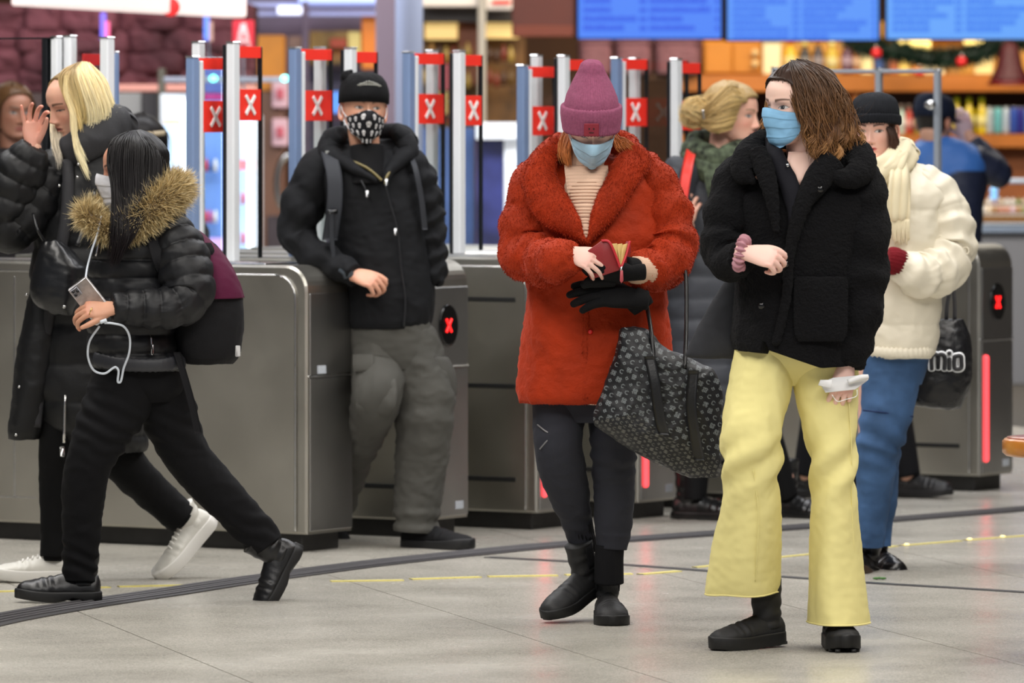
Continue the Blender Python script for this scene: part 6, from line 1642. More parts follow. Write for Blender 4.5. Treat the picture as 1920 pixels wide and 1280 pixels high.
    mb.add(*tube([at(712, 630, -.01), at(710, 690, -.05), at(708, 740, -.12), at(697, 780, -.05), at(672, 835, .10), at(648, 900, .32), at(636, 945, .45)], [(.092, .11), (.092, .10), (.086, .09), (.076, .085), (.066, .075), (.06, .065), (.056, .06)], nu=100, nv=56, disp=cf, rnd=(.02, .0)))
    mb.add(*tube([at(768, 630, .0), at(784, 690, -.01), at(797, 750, -.02), at(795, 800, -.02), at(791, 860, 0), at(787, 920, 0), at(781, 965, .0), at(779, 996, 0)], [(.092, .11), (.100, .105), (.104, .10), (.098, .096), (.090, .090), (.084, .085), (.076, .08), (.074, .08)], nu=130, nv=60, disp=addd(cf, lambda u, th, Pg: .006 * np.sin(Pg[..., 2] * 110 + 2 * pn(Pg * 9)) * np.exp(-((u - .95) / .07) ** 2) + .004 * np.sin(Pg[..., 2] * 60 + 2 * np.sin(th)) * np.exp(-((u - .45) / .12) ** 2)), rnd=(.02, 0), caps=(1, 0)))
    tr = mb.build('trousers', M_c, t)
    mb = MB(); mb.add(*pad(at, [(698, 668, 736, -.12, -.155), (720, 668, 744, -.15, -.19), (760, 668, 742, -.18, -.205), (782, 668, 730, -.15, -.18)], .030, 40, 24, disp=lambda u, v, G: .004 * pn(G * 30))); mb.build('cargo_pocket', M_c, tr)
    mb = MB(); mb.add(*pad(at, [(664, 662, 702, -.125, -.145), (682, 662, 702, -.145, -.165), (697, 664, 698, -.15, -.17)], .016, 20, 12)); mb.build('pocket_flap', M_c, tr)
    mb = MB(); mb.add(*pad(at, [(668, 812, 838, -.09, .02), (700, 822, 852, -.085, .02), (735, 818, 856, -.085, .02), (748, 812, 848, -.085, .02)], .030, 30, 16)); mb.build('cargo_pocket', M_c, tr)
    M_sh = mat('black_canvas', (18, 18, 20), .8, bump=(200, .3, .001)); M_so = mat('black_rubber', (24, 24, 26), .6)
    shoe(t, at(791, 984, .0), 52, 0, 'sneaker', .03, M_sh, M_so, L=.30, W=.112, sole_h=.034, name='shoe', k=1.05)
    shoe(t, at(634, 980, .48), 40, 40, 'sneaker', .0, M_sh, M_so, L=.285, W=.104, sole_h=.030, name='shoe')
    # beanie
    M_b = mat('black_beanie', (10, 10, 12), .9, bump=(220, .4, .002), sheen=.06)
    Hh = Head(at(682, 205, -.035), 10, -3, 2, 1.03)
    hat = beanie(Hh, t, M_b, (.013, .013), top=.150, ribs=1, off=.014, amp=.0, cone=[(.021, 1, 1, 0), (.05, 1.0, 1.0, 0), (.085, .93, .93, .006), (.108, .80, .82, .012), (.122, .66, .68, .02), (.130, .45, .5, .03), (.133, .08, .1, .03)])
    mb = MB(); mb.add(*tube([Hh((-.058, -.01, .105)), Hh((-.066, .005, .116)), Hh((-.046, .02, .134))], [(.014, .014), (.020, .020), (.008, .01)], nu=16, nv=14, rnd=(.006, .006))); mb.build('folded_peak', M_b, hat)
    def on_hat(a, z, k, out=.0022):
        b = Hh.surf(a, .03, .014); c = np.array([0, .001, 0]); q = (b - c) * k + c + np.array([0, .006, 0]); q[:2] *= 1 + out / .1; q[2] = z
        return q
    mb = MB()
    for k in range(10):      # the stitched pale lettering, too small and soft to read
        a = -.30 + k * .078; z = .090 - .0011 * abs(k - 4.5) ** 1.5; kk = np.interp(z, [.05, .085, .108], [1.0, .93, .80])
        b = box((0, 0, 0), .0055, .005, .009 + .004 * (k in (0, 3, 4)), R=rot(math.degrees(a), 24)); mb.add(Hh(b[0] + on_hat(a, z, kk)), b[1])
    q = [Hh(on_hat(a, .082 - .012 * (a - .05) ** 2, .938, .003)) for a in np.linspace(-.42, .52, 12)]
    mb.add(*tube(np.array(q), [.0020] * 12, nu=30, nv=6)); mb.build('stitched_lettering', mat('stitch_pale', (150, 150, 142), .7), hat, smoothf=False)
    # skull mask
    def skulls(U, Vv):
        C = np.ones(U.shape + (3,)) * lin((22, 22, 26)); w = lin((212, 210, 210))
        x = U * .115; y = -(Vv - .5) * .115
        for i in range(-4, 5):
            for j in range(-3, 4):
                cx, cy = i * .036 + (j % 2) * .018, j * .029 + .008
                dx, dy = x - cx, y - cy
                head = ((dx / .0080) ** 2 + ((dy - .002) / .0082) ** 2 < 1) | ((np.abs(dx) < .0048) & (dy < .0) & (dy > -.0105))
                eye = (np.hypot(np.abs(dx) - .0033, dy - .0005) < .0021) | ((np.abs(dx) < .001) & (dy < -.002) & (dy > -.0045))
                C[head & ~eye] = w
        return C
    face_mask(H, t, mat('skull_cloth', (40, 40, 44), .75, vcol=True, bump=(260, .2, .001)), -.023, -.128, 1.15, 0, .026, .012, colf=skulls, side=.035, point=.010, loops=True, n=150)
build_man()
# ---------------------------------------------------------------- dark-haired woman with fur hood, striding left
def build_fur():
    at = At(20.8)
    t = person('dark-haired woman in a short puffer jacket with tan fur hood, striding with a phone', at, 250)
    H = Head(at(254, 318, 0), -80, 6, 0, 1.02)
    skin = lin((206, 150, 124))
    mb = MB(); mb.addm(head_mesh(H, skin=skin, brow=lin((40, 28, 24)), lids=.8, iris=(.02, .012, .01)))
    mb.addm(neck(H, at(262, 440, .0), .05, .06, skin))
    under_body(mb, at, rows(at, [(420, 215, 300, .06), (460, 195, 325, .10), (560, 190, 320, .11), (680, 195, 325, .12), (720, 200, 330, .12)], 30, 24),
        [([at(312, 455, -.12), at(342, 520, -.16), at(352, 555, -.18), at(280, 570, -.22), at(208, 578, -.24)], [.045, .042, .038, .032, .026]),
         ([at(300, 455, .12), at(290, 540, .15), at(230, 590, .12)], [.042, .036, .03]),
         ([at(250, 700), at(205, 790, -.02), at(160, 870, -.02), at(154, 960, 0), at(148, 1070, 0)], [.09, .07, .055, .045, .034]),
         ([at(275, 700), at(318, 790, .04), at(352, 860, .06), at(440, 950, .08), at(500, 1020, .1)], [.09, .07, .055, .045, .034])], skin)
    hs = lin((206, 152, 124))
    mb.addm(hand(at(212, 578, -.262), (-.90, -.16, -.02), (.1, -.72, .65), [(40, 46, 26), (42, 48, 28), (46, 50, 28), (50, 50, 28)], (34, 6, 12, 16), left=False, k=.96, col=hs))
    mb.build('body', M_skin, t)
    M_p = mat('black_down', (15, 16, 20), .52, bump=(60, .25, .003), spec=.4)
    jk = rows(at, [(398, 232, 318, .05), (412, 210, 335, .08), (440, 186, 352, .12), (480, 172, 352, .14), (530, 168, 346, .145), (590, 166, 338, .145), (640, 166, 336, .15), (680, 172, 342, .155), (694, 178, 346, .15)], 130, 90, e=2.2, disp=addd(puffs(.012, 9, 1, .6), folds(.003, (16, 16, 10), 3)))
    sl = tube([at(318, 432, -.07), at(336, 470, -.11), at(350, 520, -.15), at(352, 556, -.17), at(320, 576, -.20), at(270, 578, -.22), at(214, 577, -.24)], [(.068, .075), (.085, .085), (.085, .082), (.078, .078), (.066, .068), (.060, .062), (.044, .046)], nu=150, nv=64, disp=addd(puffs(.010, 10, 3, .7), folds(.003, (18, 18, 18), 8)), rnd=(.04, .008))
    s2 = tube([at(300, 440, .10), at(296, 520, .14), at(262, 580, .14), at(228, 592, .12)], [(.07, .07), (.07, .07), (.06, .06), (.045, .045)], nu=80, nv=40, disp=puffs(.012, 7, 5), rnd=(.03, .008))
    mb = MB()
    for q in (jk, sl, s2): mb.add(*q)
    jo = mb.build('puffer_jacket', M_p, t)
    mb = MB(); mb.add(*tube([at(176, 672, -.10), at(220, 682, -.155), at(300, 684, -.158), at(344, 676, -.08)], [(.022, .008)] * 4, nu=40, nv=14, disp=lambda u, th, Pg: .002 * np.sin(u * 140))); mb.build('hem_band', mat('hem_charcoal', (42, 43, 48), .5), jo)
    mb = MB(); mb.add(*tube([at(283, 628, -.158), at(286, 665, -.162)], [.003, .003], nu=6, nv=6)); mb.add(*box(at(286, 655, -.168), .008, .006, .034, bev=.002)); mb.build('zip_pull', M_trimst, jo)
    mb = MB(); mb.add(*tube([at(196, 402, -.10), at(188, 440, -.135), at(180, 480, -.14)], [.004] * 3, nu=16, nv=6)); mb.add(*box(at(196, 415, -.135), .01, .008, .022, bev=.002)); mb.build('front_zip', M_trimst, jo)
    # fur ruff
    rs = np.random.RandomState(3); M_fur = mat('tan_fur', (170, 142, 92), .6, vcol=True)
    core = tube([at(158, 400, -.04), at(172, 410, -.10), at(206, 432, -.14), at(252, 420, -.155), at(290, 392, -.15), at(322, 362, -.08), at(332, 350, .02), at(308, 360, .12), at(240, 395, .14), at(180, 396, .08), at(158, 396, -.0)], [(.022, .022), (.026, .026), (.026, .028), (.034, .034), (.040, .038), (.040, .038), (.036, .036), (.034, .034), (.034, .034), (.024, .024), (.020, .020)], nu=110, nv=18)
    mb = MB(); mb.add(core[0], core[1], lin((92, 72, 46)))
    p, n = sample(core[0], core[1], 15000, rs)
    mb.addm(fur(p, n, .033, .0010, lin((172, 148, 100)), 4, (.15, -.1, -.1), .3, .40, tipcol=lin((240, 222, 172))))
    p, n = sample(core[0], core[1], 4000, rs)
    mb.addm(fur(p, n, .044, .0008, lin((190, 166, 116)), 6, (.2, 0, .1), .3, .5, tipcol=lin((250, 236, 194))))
    mb.build('fur_hood_trim', M_fur, jo)
    # long straight hair
    g = lambda *pts: [at(*p) for p in pts]
    c, tp = lin((14, 11, 13)), lin((24, 18, 20))
    G = [g((240, 250, -.02), (209, 266, -.06), (203, 300, -.09), (212, 345, -.14), (212, 420, -.20), (206, 486, -.20)),
         g((244, 249, -.03), (224, 268, -.10), (219, 320, -.125), (222, 380, -.15), (230, 425, -.21), (214, 492, -.21)),
         g((248, 248, -.03), (240, 272, -.11), (238, 325, -.135), (240, 385, -.16), (244, 430, -.205), (222, 480, -.21)),
         g((254, 248, -.02), (266, 275, -.10), (264, 325, -.13), (262, 375, -.16), (254, 418, -.20), (232, 462, -.21)),
         g((258, 249, -.01), (292, 282, -.07), (296, 325, -.10), (284, 365, -.15), (264, 402, -.20), (240, 445, -.21)),
         g((260, 250, .02), (306, 292, .0), (312, 325, -.01), (304, 355, -.04), (290, 380, -.08), (270, 410, -.12)),
         g((260, 252, .04), (302, 300, .09), (306, 330, .09), (296, 355, .06), (282, 380, .02), (270, 400, .0)),
         g((248, 252, .05), (262, 290, .125), (262, 330, .13), (262, 370, .12), (258, 400, .10), (250, 420, .08))]
    mb = MB(); mb.addm(strands(G, 2200, .0016, 7, .006, .004, c, tp, .25, 18)); mb.addm(haircap(H, front=.088, temple=.95, side_z=.06, nape=-.09, off=.010, col=c))
    mb.build('hair', M_hair, t)
    face_mask(H, t, mat('mask_white', (222, 222, 228), .7, bump=(300, .12, .001)), -.010, -.124, 1.25, 2, .026, .016, side=.020, point=.006)
    mb = MB()
    M_tr = mat('black_denim', (9, 9, 12), .85, bump=(220, .3, .001))
    df = addd(folds(.005, (9, 9, 14), 2), lambda u, th, Pg: .004 * np.sin(Pg[..., 2] * 120 + Pg[..., 0] * 60 + 3 * pn(Pg * 8)) * (np.exp(-((u - .28) / .12) ** 2) + np.exp(-((u - .9) / .12) ** 2)))
    mb.add(*rows(at, [(668, 180, 342, .13), (700, 182, 345, .13), (730, 190, 345, .12), (752, 215, 330, .09)], 24, 50))
    mb.add(*tube([at(245, 690, -.02), at(222, 750, -.04), at(190, 815, -.06), at(166, 870, -.06), at(156, 930, -.04), at(153, 1000, -.02), at(150, 1050, 0), at(149, 1088, 0)], [(.115, .11), (.108, .105), (.090, .09), (.074, .078), (.068, .07), (.060, .062), (.055, .058), (.052, .055)], nu=150, nv=50, disp=df))
    mb.add(*tube([at(275, 690, .02), at(306, 750, .04), at(330, 810, .05), at(356, 862, .06), at(400, 912, .07), at(448, 962, .08), at(490, 1008, .09), at(502, 1024, .09)], [(.115, .11), (.098, .10), (.084, .088), (.074, .078), (.070, .07), (.064, .064), (.060, .06), (.054, .056)], nu=150, nv=50, disp=df))
    mb.build('jeans', M_tr, t)
    M_bt = mat('black_leather_boot', (18, 18, 20), .38, bump=(60, .3, .003)); M_so = mat('black_sole', (14, 14, 15), .6)
    shoe(t, at(146, 1077, .0), -84, 0, 'heel', .07, M_bt, M_so, L=.275, W=.10, sole_h=.030)
    shoe(t, at(507, 1040, .09), -74, 62, 'heel', .08, M_bt, M_so, L=.265, W=.10, sole_h=.030)
    # phone with its cord
    ph = thing('phone', 'phone in a white marbled case held beside the fur-hooded woman', 'phone', at(168, 556, -.31))
    R = rot(0, 0, 0); ax = unit(np.array([-.61, -.1, .79])); wx = unit(np.array([.79, -.1, .61])); wx = unit(wx - (wx @ ax) * ax); nx = np.cross(wx, ax)
    R = np.stack([wx, nx, ax], 1)
    c0 = at(171, 564, -.262)
    mb = MB(); mb.add(*box(c0, .076, .011, .150, R=R, bev=.005)); mb.build('case', mat('marble_case', (206, 204, 206), .35, var=.25, var_scale=40), ph)
    mb = MB(); q = c0 + R @ np.array([-.020, -.008 if nx[1] > 0 else .008, .052]); mb.add(*box(q, .030, .008, .032, R=R, bev=.006)); cm = mb.build('camera_bump', mat('case_grey', (150, 150, 156), .4), ph)
    for dx, dz in ((-.006, .007), (-.006, -.007), (.007, 0)):
        mb = MB(); mb.add(*ell(q + R @ np.array([dx, -.005 if nx[1] > 0 else .005, dz]), .005, .003, .005, 8, 10)); mb.build('lens', M_black, cm)
    cord = thing('earphones', 'white earphone cord looping from the phone down the puffer jacket', 'earphones', at(205, 650, -.2))
    M_cd = mat('cord_white', (206, 214, 224), .5)
    mb = MB(); mb.add(*tube([at(196, 605, -.30), at(210, 606, -.30), at(232, 612, -.27), at(243, 632, -.24), at(242, 662, -.22), at(232, 690, -.20), at(226, 716, -.19), at(221, 716, -.19), at(222, 694, -.20), at(216, 688, -.20), at(196, 700, -.20), at(176, 694, -.20), at(165, 668, -.22), at(168, 640, -.24), at(186, 612, -.28)], [.0036] * 15, nu=200, nv=8)); mb.build('cord', M_cd, cord)
    mb = MB(); mb.add(*tube([at(190, 405, -.14), at(182, 440, -.165), at(172, 470, -.17), at(164, 500, -.18), at(160, 528, -.24)], [.0034] * 5, nu=60, nv=8)); mb.build('upper_cord', M_cd, cord)
    mb = MB(); mb.add(*tube([at(188, 604, -.31), at(200, 600, -.31)], [.006, .006], nu=4, nv=10)); mb.build('plug', M_cd, cord)
    mb = MB(); th = np.linspace(0, 6.28, 24); q0 = at(170, 583, -.305); mb.add(*tube(np.stack([q0[0] + .004 * np.sin(th), q0[1] + .009 * np.cos(th), q0[2] + .010 * np.sin(th)], 1), [.0018] * 24, nu=24, nv=6)); mb.build('ring', mat('gold_ring', (220, 190, 120), .25, metal=1), t)
    # backpack
    at2 = At(20.8)
    bp = thing('backpack', 'maroon and black backpack on the fur-hooded woman, webbing strap hanging', 'bag', at2(400, 560, 0))
    M_bk = mat('pack_black', (20, 20, 23), .75, bump=(160, .4, .002)); M_ma = mat('pack_maroon', (84, 22, 54), .75, bump=(200, .3, .0015))
    f2 = folds(.006, (9, 9, 6), 31)
    mb = MB(); mb.add(*rows(at2, [(430, 322, 352, .05, .0), (455, 326, 398, .09, 0), (500, 334, 430, .115, 0), (548, 334, 450, .12, 0), (600, 334, 455, .125, 0), (640, 332, 452, .125, 0), (668, 338, 446, .11, 0), (680, 350, 436, .08, 0)], 80, 70, e=2.6, disp=f2)); mb.build('pack_body', M_bk, bp)
    mb = MB(); mb.add(*rows(at2, [(420, 320, 346, .06, 0), (440, 324, 380, .09, 0), (470, 330, 412, .115, 0), (510, 334, 440, .132, 0), (545, 336, 453, .138, 0), (558, 340, 456, .138, 0)], 60, 60, e=2.5, disp=f2)); mb.build('maroon_panel', M_ma, bp)
    mb = MB(); mb.add(*pad(at2, [(455, 384, 396, -.10, -.09), (470, 376, 402, -.115, -.10), (478, 372, 398, -.118, -.105)], .010, 14, 10)); mb.build('vent_flap', M_bk, bp)
    mb = MB(); mb.add(*tube([at2(384, 520, -.124), at2(400, 545, -.132), at2(404, 562, -.132)], [(.012, .006)] * 3, nu=12, nv=10)); mb.build('side_strap', M_bk, bp)
    mb = MB(); mb.add(*box(at2(446, 658, -.085), .016, .008, .036, bev=.002)); mb.build('logo_tab', mat('tab_white', (190, 190, 190), .6), bp)
    for pts, w, nm in (([(296, 420, -.10), (290, 450, -.155), (300, 490, -.18), (322, 540, -.12), (338, 600, -.10)], .022, 'shoulder_strap'), ([(332, 660, -.12), (344, 700, -.13), (358, 750, -.13), (372, 812, -.12)], .012, 'hanging_webbing')):
        G_ = smooth(np.array([at2(*p) for p in pts]), 30); Gg = np.stack([G_ + np.array([-w, 0, 0]) * (1 - s) + np.array([w, 0, 0]) * s for s in np.linspace(0, 1, 5)], 1); mb = MB(); mb.add(*slab(Gg, .008)); mb.build(nm, M_bk, bp)
build_fur()

# ---------------------------------------------------------------- blonde woman in the long black coat
def build_blonde():
    at = At(21.7)
    t = person('blonde woman in a long black puffer coat raising a hand to her face', at, 130)
    H = Head(at(143, 193, -.03), -58, 16, 4, 1.0)
    skin = lin((222, 172, 148))
    mb = MB(); mb.addm(head_mesh(H, skin=skin, brow=lin((84, 58, 40)), browk=1.2, lids=.30, gaze=(0, -.002), lip=(.34, .11, .10), lash=1.9, blush=.16))
    mb.addm(neck(H, at(165, 320, .02), .046, .058, skin))
    under_body(mb, at, rows(at, [(290, 130, 205, .06), (320, 90, 225, .10), (450, 85, 200, .11), (600, 80, 190, .12), (700, 80, 190, .12)], 30, 24),
        [([at(105, 320, -.04), at(60, 380, -.08), at(22, 420, -.10), at(40, 350, -.15), at(66, 275, -.17)], [.045, .04, .036, .03, .026]),
         ([at(215, 320), at(232, 420, .02), at(215, 520, -.02)], [.045, .036, .03]),
         ([at(115, 690), at(105, 830, -.05), at(103, 940, 0), at(100, 1050, 0)], [.085, .06, .048, .034]),
         ([at(165, 690), at(215, 840, .05), at(270, 910, .1), at(335, 975, .15)], [.085, .06, .048, .034])], skin)
    mb.addm(hand(at(60, 276, -.175), (.02, .05, 1), (-.35, .90, .1), [(30, 44, 24), (24, 40, 22), (16, 30, 18), (4, 10, 8)], (22, 30, 16, 16), left=False, k=.93, col=lin((222, 160, 140)), spread=11))
    mb.build('body', M_skin, t)
    M_c = mat('black_long_down', (10, 11, 14), .55, bump=(60, .25, .003), spec=.4)
    pf = addd(puffs(.012, 9, 4, .4), folds(.006, (8, 8, 5), 6))
    coat = rows(at, [(262, 128, 224, .07, .02), (285, 100, 236, .10, .01), (320, 80, 248, .13, 0), (400, 70, 250, .15, 0), (500, 62, 248, .16, 0), (600, 54, 250, .17, 0), (690, 50, 256, .18, 0), (760, 60, 268, .185, .0), (820, 110, 276, .17, .02), (846, 190, 272, .13, .04)], 140, 100, e=2.3, disp=pf)
    flap = rows(at, [(520, 66, 130, .10, -.06), (600, 46, 120, .10, -.07), (680, 32, 104, .10, -.08), (760, 24, 90, .09, -.08), (805, 18, 78, .08, -.08), (822, 18, 70, .06, -.08)], 80, 50, e=2.4, disp=folds(.008, (10, 10, 5), 14))
    sl = tube([at(112, 310, -.05), at(80, 350, -.08), at(46, 395, -.11), at(18, 425, -.12), at(8, 400, -.14), at(26, 345, -.155), at(48, 305, -.165), at(64, 278, -.172)], [(.065, .075), (.085, .085), (.092, .085), (.085, .085), (.080, .08), (.086, .078), (.080, .07), (.048, .048)], nu=130, nv=60, disp=addd(puffs(.011, 9, 7, .7), folds(.004, (16, 16, 14), 15)), rnd=(.03, .008))
    sr = tube([at(212, 305, .0), at(238, 360, .02), at(246, 440, .03), at(232, 520, .0), at(212, 560, -.04)], [(.06, .075), (.075, .08), (.075, .08), (.066, .07), (.05, .05)], nu=90, nv=50, disp=puffs(.012, 7, 9), rnd=(.03, .01))
    mb = MB()
    for q in (coat, flap, sl, sr): mb.add(*q)
    co = mb.build('long_coat', M_c, t)
    mb = MB()
    mb.add(*tube([at(128, 285, -.11), at(160, 268, -.12), at(200, 240, -.08), at(222, 236, .0), at(215, 236, .08), at(170, 262, .10), at(130, 275, .06)], [(.05, .035), (.062, .04), (.070, .04), (.070, .05), (.060, .05), (.055, .05), (.04, .04)], nu=80, nv=30, disp=folds(.005, (14, 14, 10), 5), rnd=(.02, .02)))
    mb.add(*tube([at(126, 300, -.13), at(128, 345, -.155), at(122, 420, -.17), at(104, 520, -.175), at(84, 640, -.16), at(66, 800, -.14)], [(.020, .014)] * 6, nu=60, nv=14))
    mb.build('cowl_collar', mat('charcoal_lining', (38, 38, 42), .7, sheen=.1, bump=(90, .3, .003)), co)
    for x, y in ((147, 308), (145, 332), (111, 348), (80, 460), (50, 552), (36, 725), (30, 815), (128, 770)):
        mb = MB(); mb.add(*ell(at(x, y, -.185 if y < 700 else -.17), .005, .004, .005, 8, 10)); mb.build('press_stud', M_trimst, co)
    mb = MB(); mb.add(*tube([at(122, 740, -.19), at(120, 830, -.19)], [.005, .005], nu=6, nv=8)); mb.add(*box(at(117, 846, -.19), .016, .008, .036, bev=.003)); mb.build('zip_end', M_trimst, co)
    # bob of blonde hair
    g = lambda *pts: [at(*p) for p in pts]
    c, tp = lin((226, 204, 150)), lin((255, 246, 208))
    root = lin((160, 134, 94))
    G = [g((140, 122, -.05), (118, 134, -.09), (110, 150, -.10), (120, 180, -.125), (134, 215, -.135), (140, 255, -.15)),
         g((146, 119, -.05), (126, 140, -.11), (126, 168, -.13), (140, 205, -.14), (150, 240, -.145), (152, 250, -.14)),
         ]
    G2 = [g((152, 119, -.04), (146, 140, -.11), (156, 175, -.14), (166, 210, -.14), (166, 235, -.13), (158, 250, -.125)),
          g((156, 118, -.03), (160, 140, -.11), (174, 175, -.135), (184, 208, -.13), (182, 232, -.12), (172, 246, -.12)),
          g((162, 119, -.02), (180, 145, -.08), (194, 178, -.10), (202, 208, -.10), (198, 228, -.09), (190, 242, -.09)),
          g((166, 120, .02), (194, 150, -.01), (206, 182, -.02), (213, 208, -.02), (211, 225, -.02), (206, 234, -.02)),
          g((166, 121, .05), (190, 150, .09), (202, 184, .09), (208, 210, .08), (206, 226, .06), (200, 236, .05)),
          g((150, 121, .05), (158, 150, .13), (164, 190, .14), (168, 220, .13), (168, 236, .12), (164, 246, .10))]
    mb = MB()
    mb.addm(strands(G2, 2000, .0013, 8, .006, .005, c, tp, .16, 18)); mb.addm(strands(G, 260, .0012, 9, .004, .004, root, lin((224, 200, 136)), .16, 18))
    mb.addm(strands([G[1], g((150, 118, -.04), (140, 138, -.11), (146, 168, -.138), (152, 200, -.14)), G2[0]], 420, .0012, 19, .004, .004, root, lin((236, 214, 152)), .16, 18))
    mb.addm(strands([g((122, 142, -.12), (120, 175, -.14), (134, 215, -.155), (139, 270, -.17), (150, 300, -.18), (164, 330, -.18)), g((126, 142, -.12), (128, 178, -.14), (140, 220, -.155), (144, 270, -.17), (156, 305, -.18), (167, 326, -.18))], 160, .0012, 10, .003, .003, c, tp, .15, 18))
    mb.addm(strands([g((104, 150, .07), (98, 190, .09), (96, 235, .02), (97, 270, -.10), (106, 300, -.14), (108, 312, -.14)), g((108, 150, .08), (104, 195, .09), (108, 240, .02), (112, 270, -.10), (116, 290, -.14), (118, 300, -.14))], 160, .0012, 12, .004, .006, c, lin((214, 206, 190)), .15, 18))
    mb.addm(strands([g((200, 190, -.05), (215, 205, -.06), (226, 196, -.06)), g((185, 240, -.12), (200, 255, -.12), (214, 262, -.12)), g((176, 245, -.13), (186, 262, -.14), (205, 275, -.14))], 14, .0006, 13, .008, .012, tp, tp))
    mb.addm(haircap(H, front=.098, temple=.8, side_z=.07, nape=-.085, off=.006, col=lin((140, 116, 78))))
    mb.build('hair', M_hair, t)
    mb = MB(); M_bl = mat('black_trouser', (7, 7, 9), .85, bump=(200, .3, .001))
    mb.add(*rows(at, [(640, 70, 190, .13), (700, 72, 195, .13), (740, 80, 190, .11)], 20, 40))
    mb.add(*tube([at(118, 690, -.02), at(108, 800, -.05), at(103, 900, -.02), at(102, 980, 0), at(101, 1042, 0)], [(.095, .10), (.066, .08), (.052, .06), (.046, .056), (.044, .054)], nu=90, nv=44, disp=folds(.005, (9, 9, 10), 3)))
    mb.add(*tube([at(165, 690, .02), at(205, 820, .06), at(236, 872, .08), (at(285, 922, .12)), at(340, 971, .155)], [(.10, .10), (.082, .09), (.070, .08), (.062, .066), (.056, .06)], nu=90, nv=44, disp=folds(.005, (9, 9, 10), 7)))
    mb.build('trousers', M_bl, t)
    for a_, b2_ in ((at(101, 1025, 0), at(100, 1050, 0)), (at(322, 955, .145), at(346, 974, .16))):
        mb = MB(); mb.add(*tube([a_, b2_], [(.040, .048), (.039, .047)], nu=6, nv=24)); mb.build('sock', M_bl, t)
    M_w = mat('white_leather', (214, 212, 204), .45, bump=(60, .15, .002)); M_ws = mat('white_rubber', (226, 224, 218), .5)
    shoe(t, at(100, 1042, .0), -80, 0, 'sneaker', .03, M_w, M_ws, L=.285, W=.104, sole_h=.036, name='sneaker', lace=True)
    shoe(t, at(348, 978, .16), -62, 46, 'sneaker', .045, M_w, M_ws, L=.285, W=.104, sole_h=.040, name='sneaker', lace=True)
    bg_ = thing('handbag', 'black leather bucket handbag hanging on the long black coat at left', 'bag', At(21.45)(108, 585))
    a2 = At(21.45); M_l = mat('black_grain_leather', (20, 21, 24), .32, bump=(40, .25, .004))
    mb = MB(); mb.add(*rows(a2, [(452, 82, 112, .035), (466, 76, 130, .06), (490, 69, 150, .08), (506, 65, 162, .085), (540, 60, 158, .09), (568, 68, 151, .085), (588, 102, 142, .06)], 70, 60, e=2.4, disp=addd(folds(.006, (10, 10, 4), 8), lambda u, th, Pg: .004 * np.sin(th * 4)))); hb = mb.build('body', M_l, bg_)
    mb = MB(); mb.add(*tube([a2(86, 456, -.02), a2(70, 430, -.05), a2(62, 400, .0)], [(.005, .004)] * 3, nu=14, nv=8)); mb.add(*tube([a2(144, 462, -.03), a2(160, 420, .0), a2(180, 360, .02)], [(.010, .005)] * 3, nu=14, nv=8)); mb.build('strap', M_l, bg_)
    for x, y in ((120, 575), (146, 585)):
        mb = MB(); mb.add(*ell(a2(x, y, -.095), .006, .005, .006, 8, 10)); mb.build('stud', M_trimst, hb)
build_blonde()
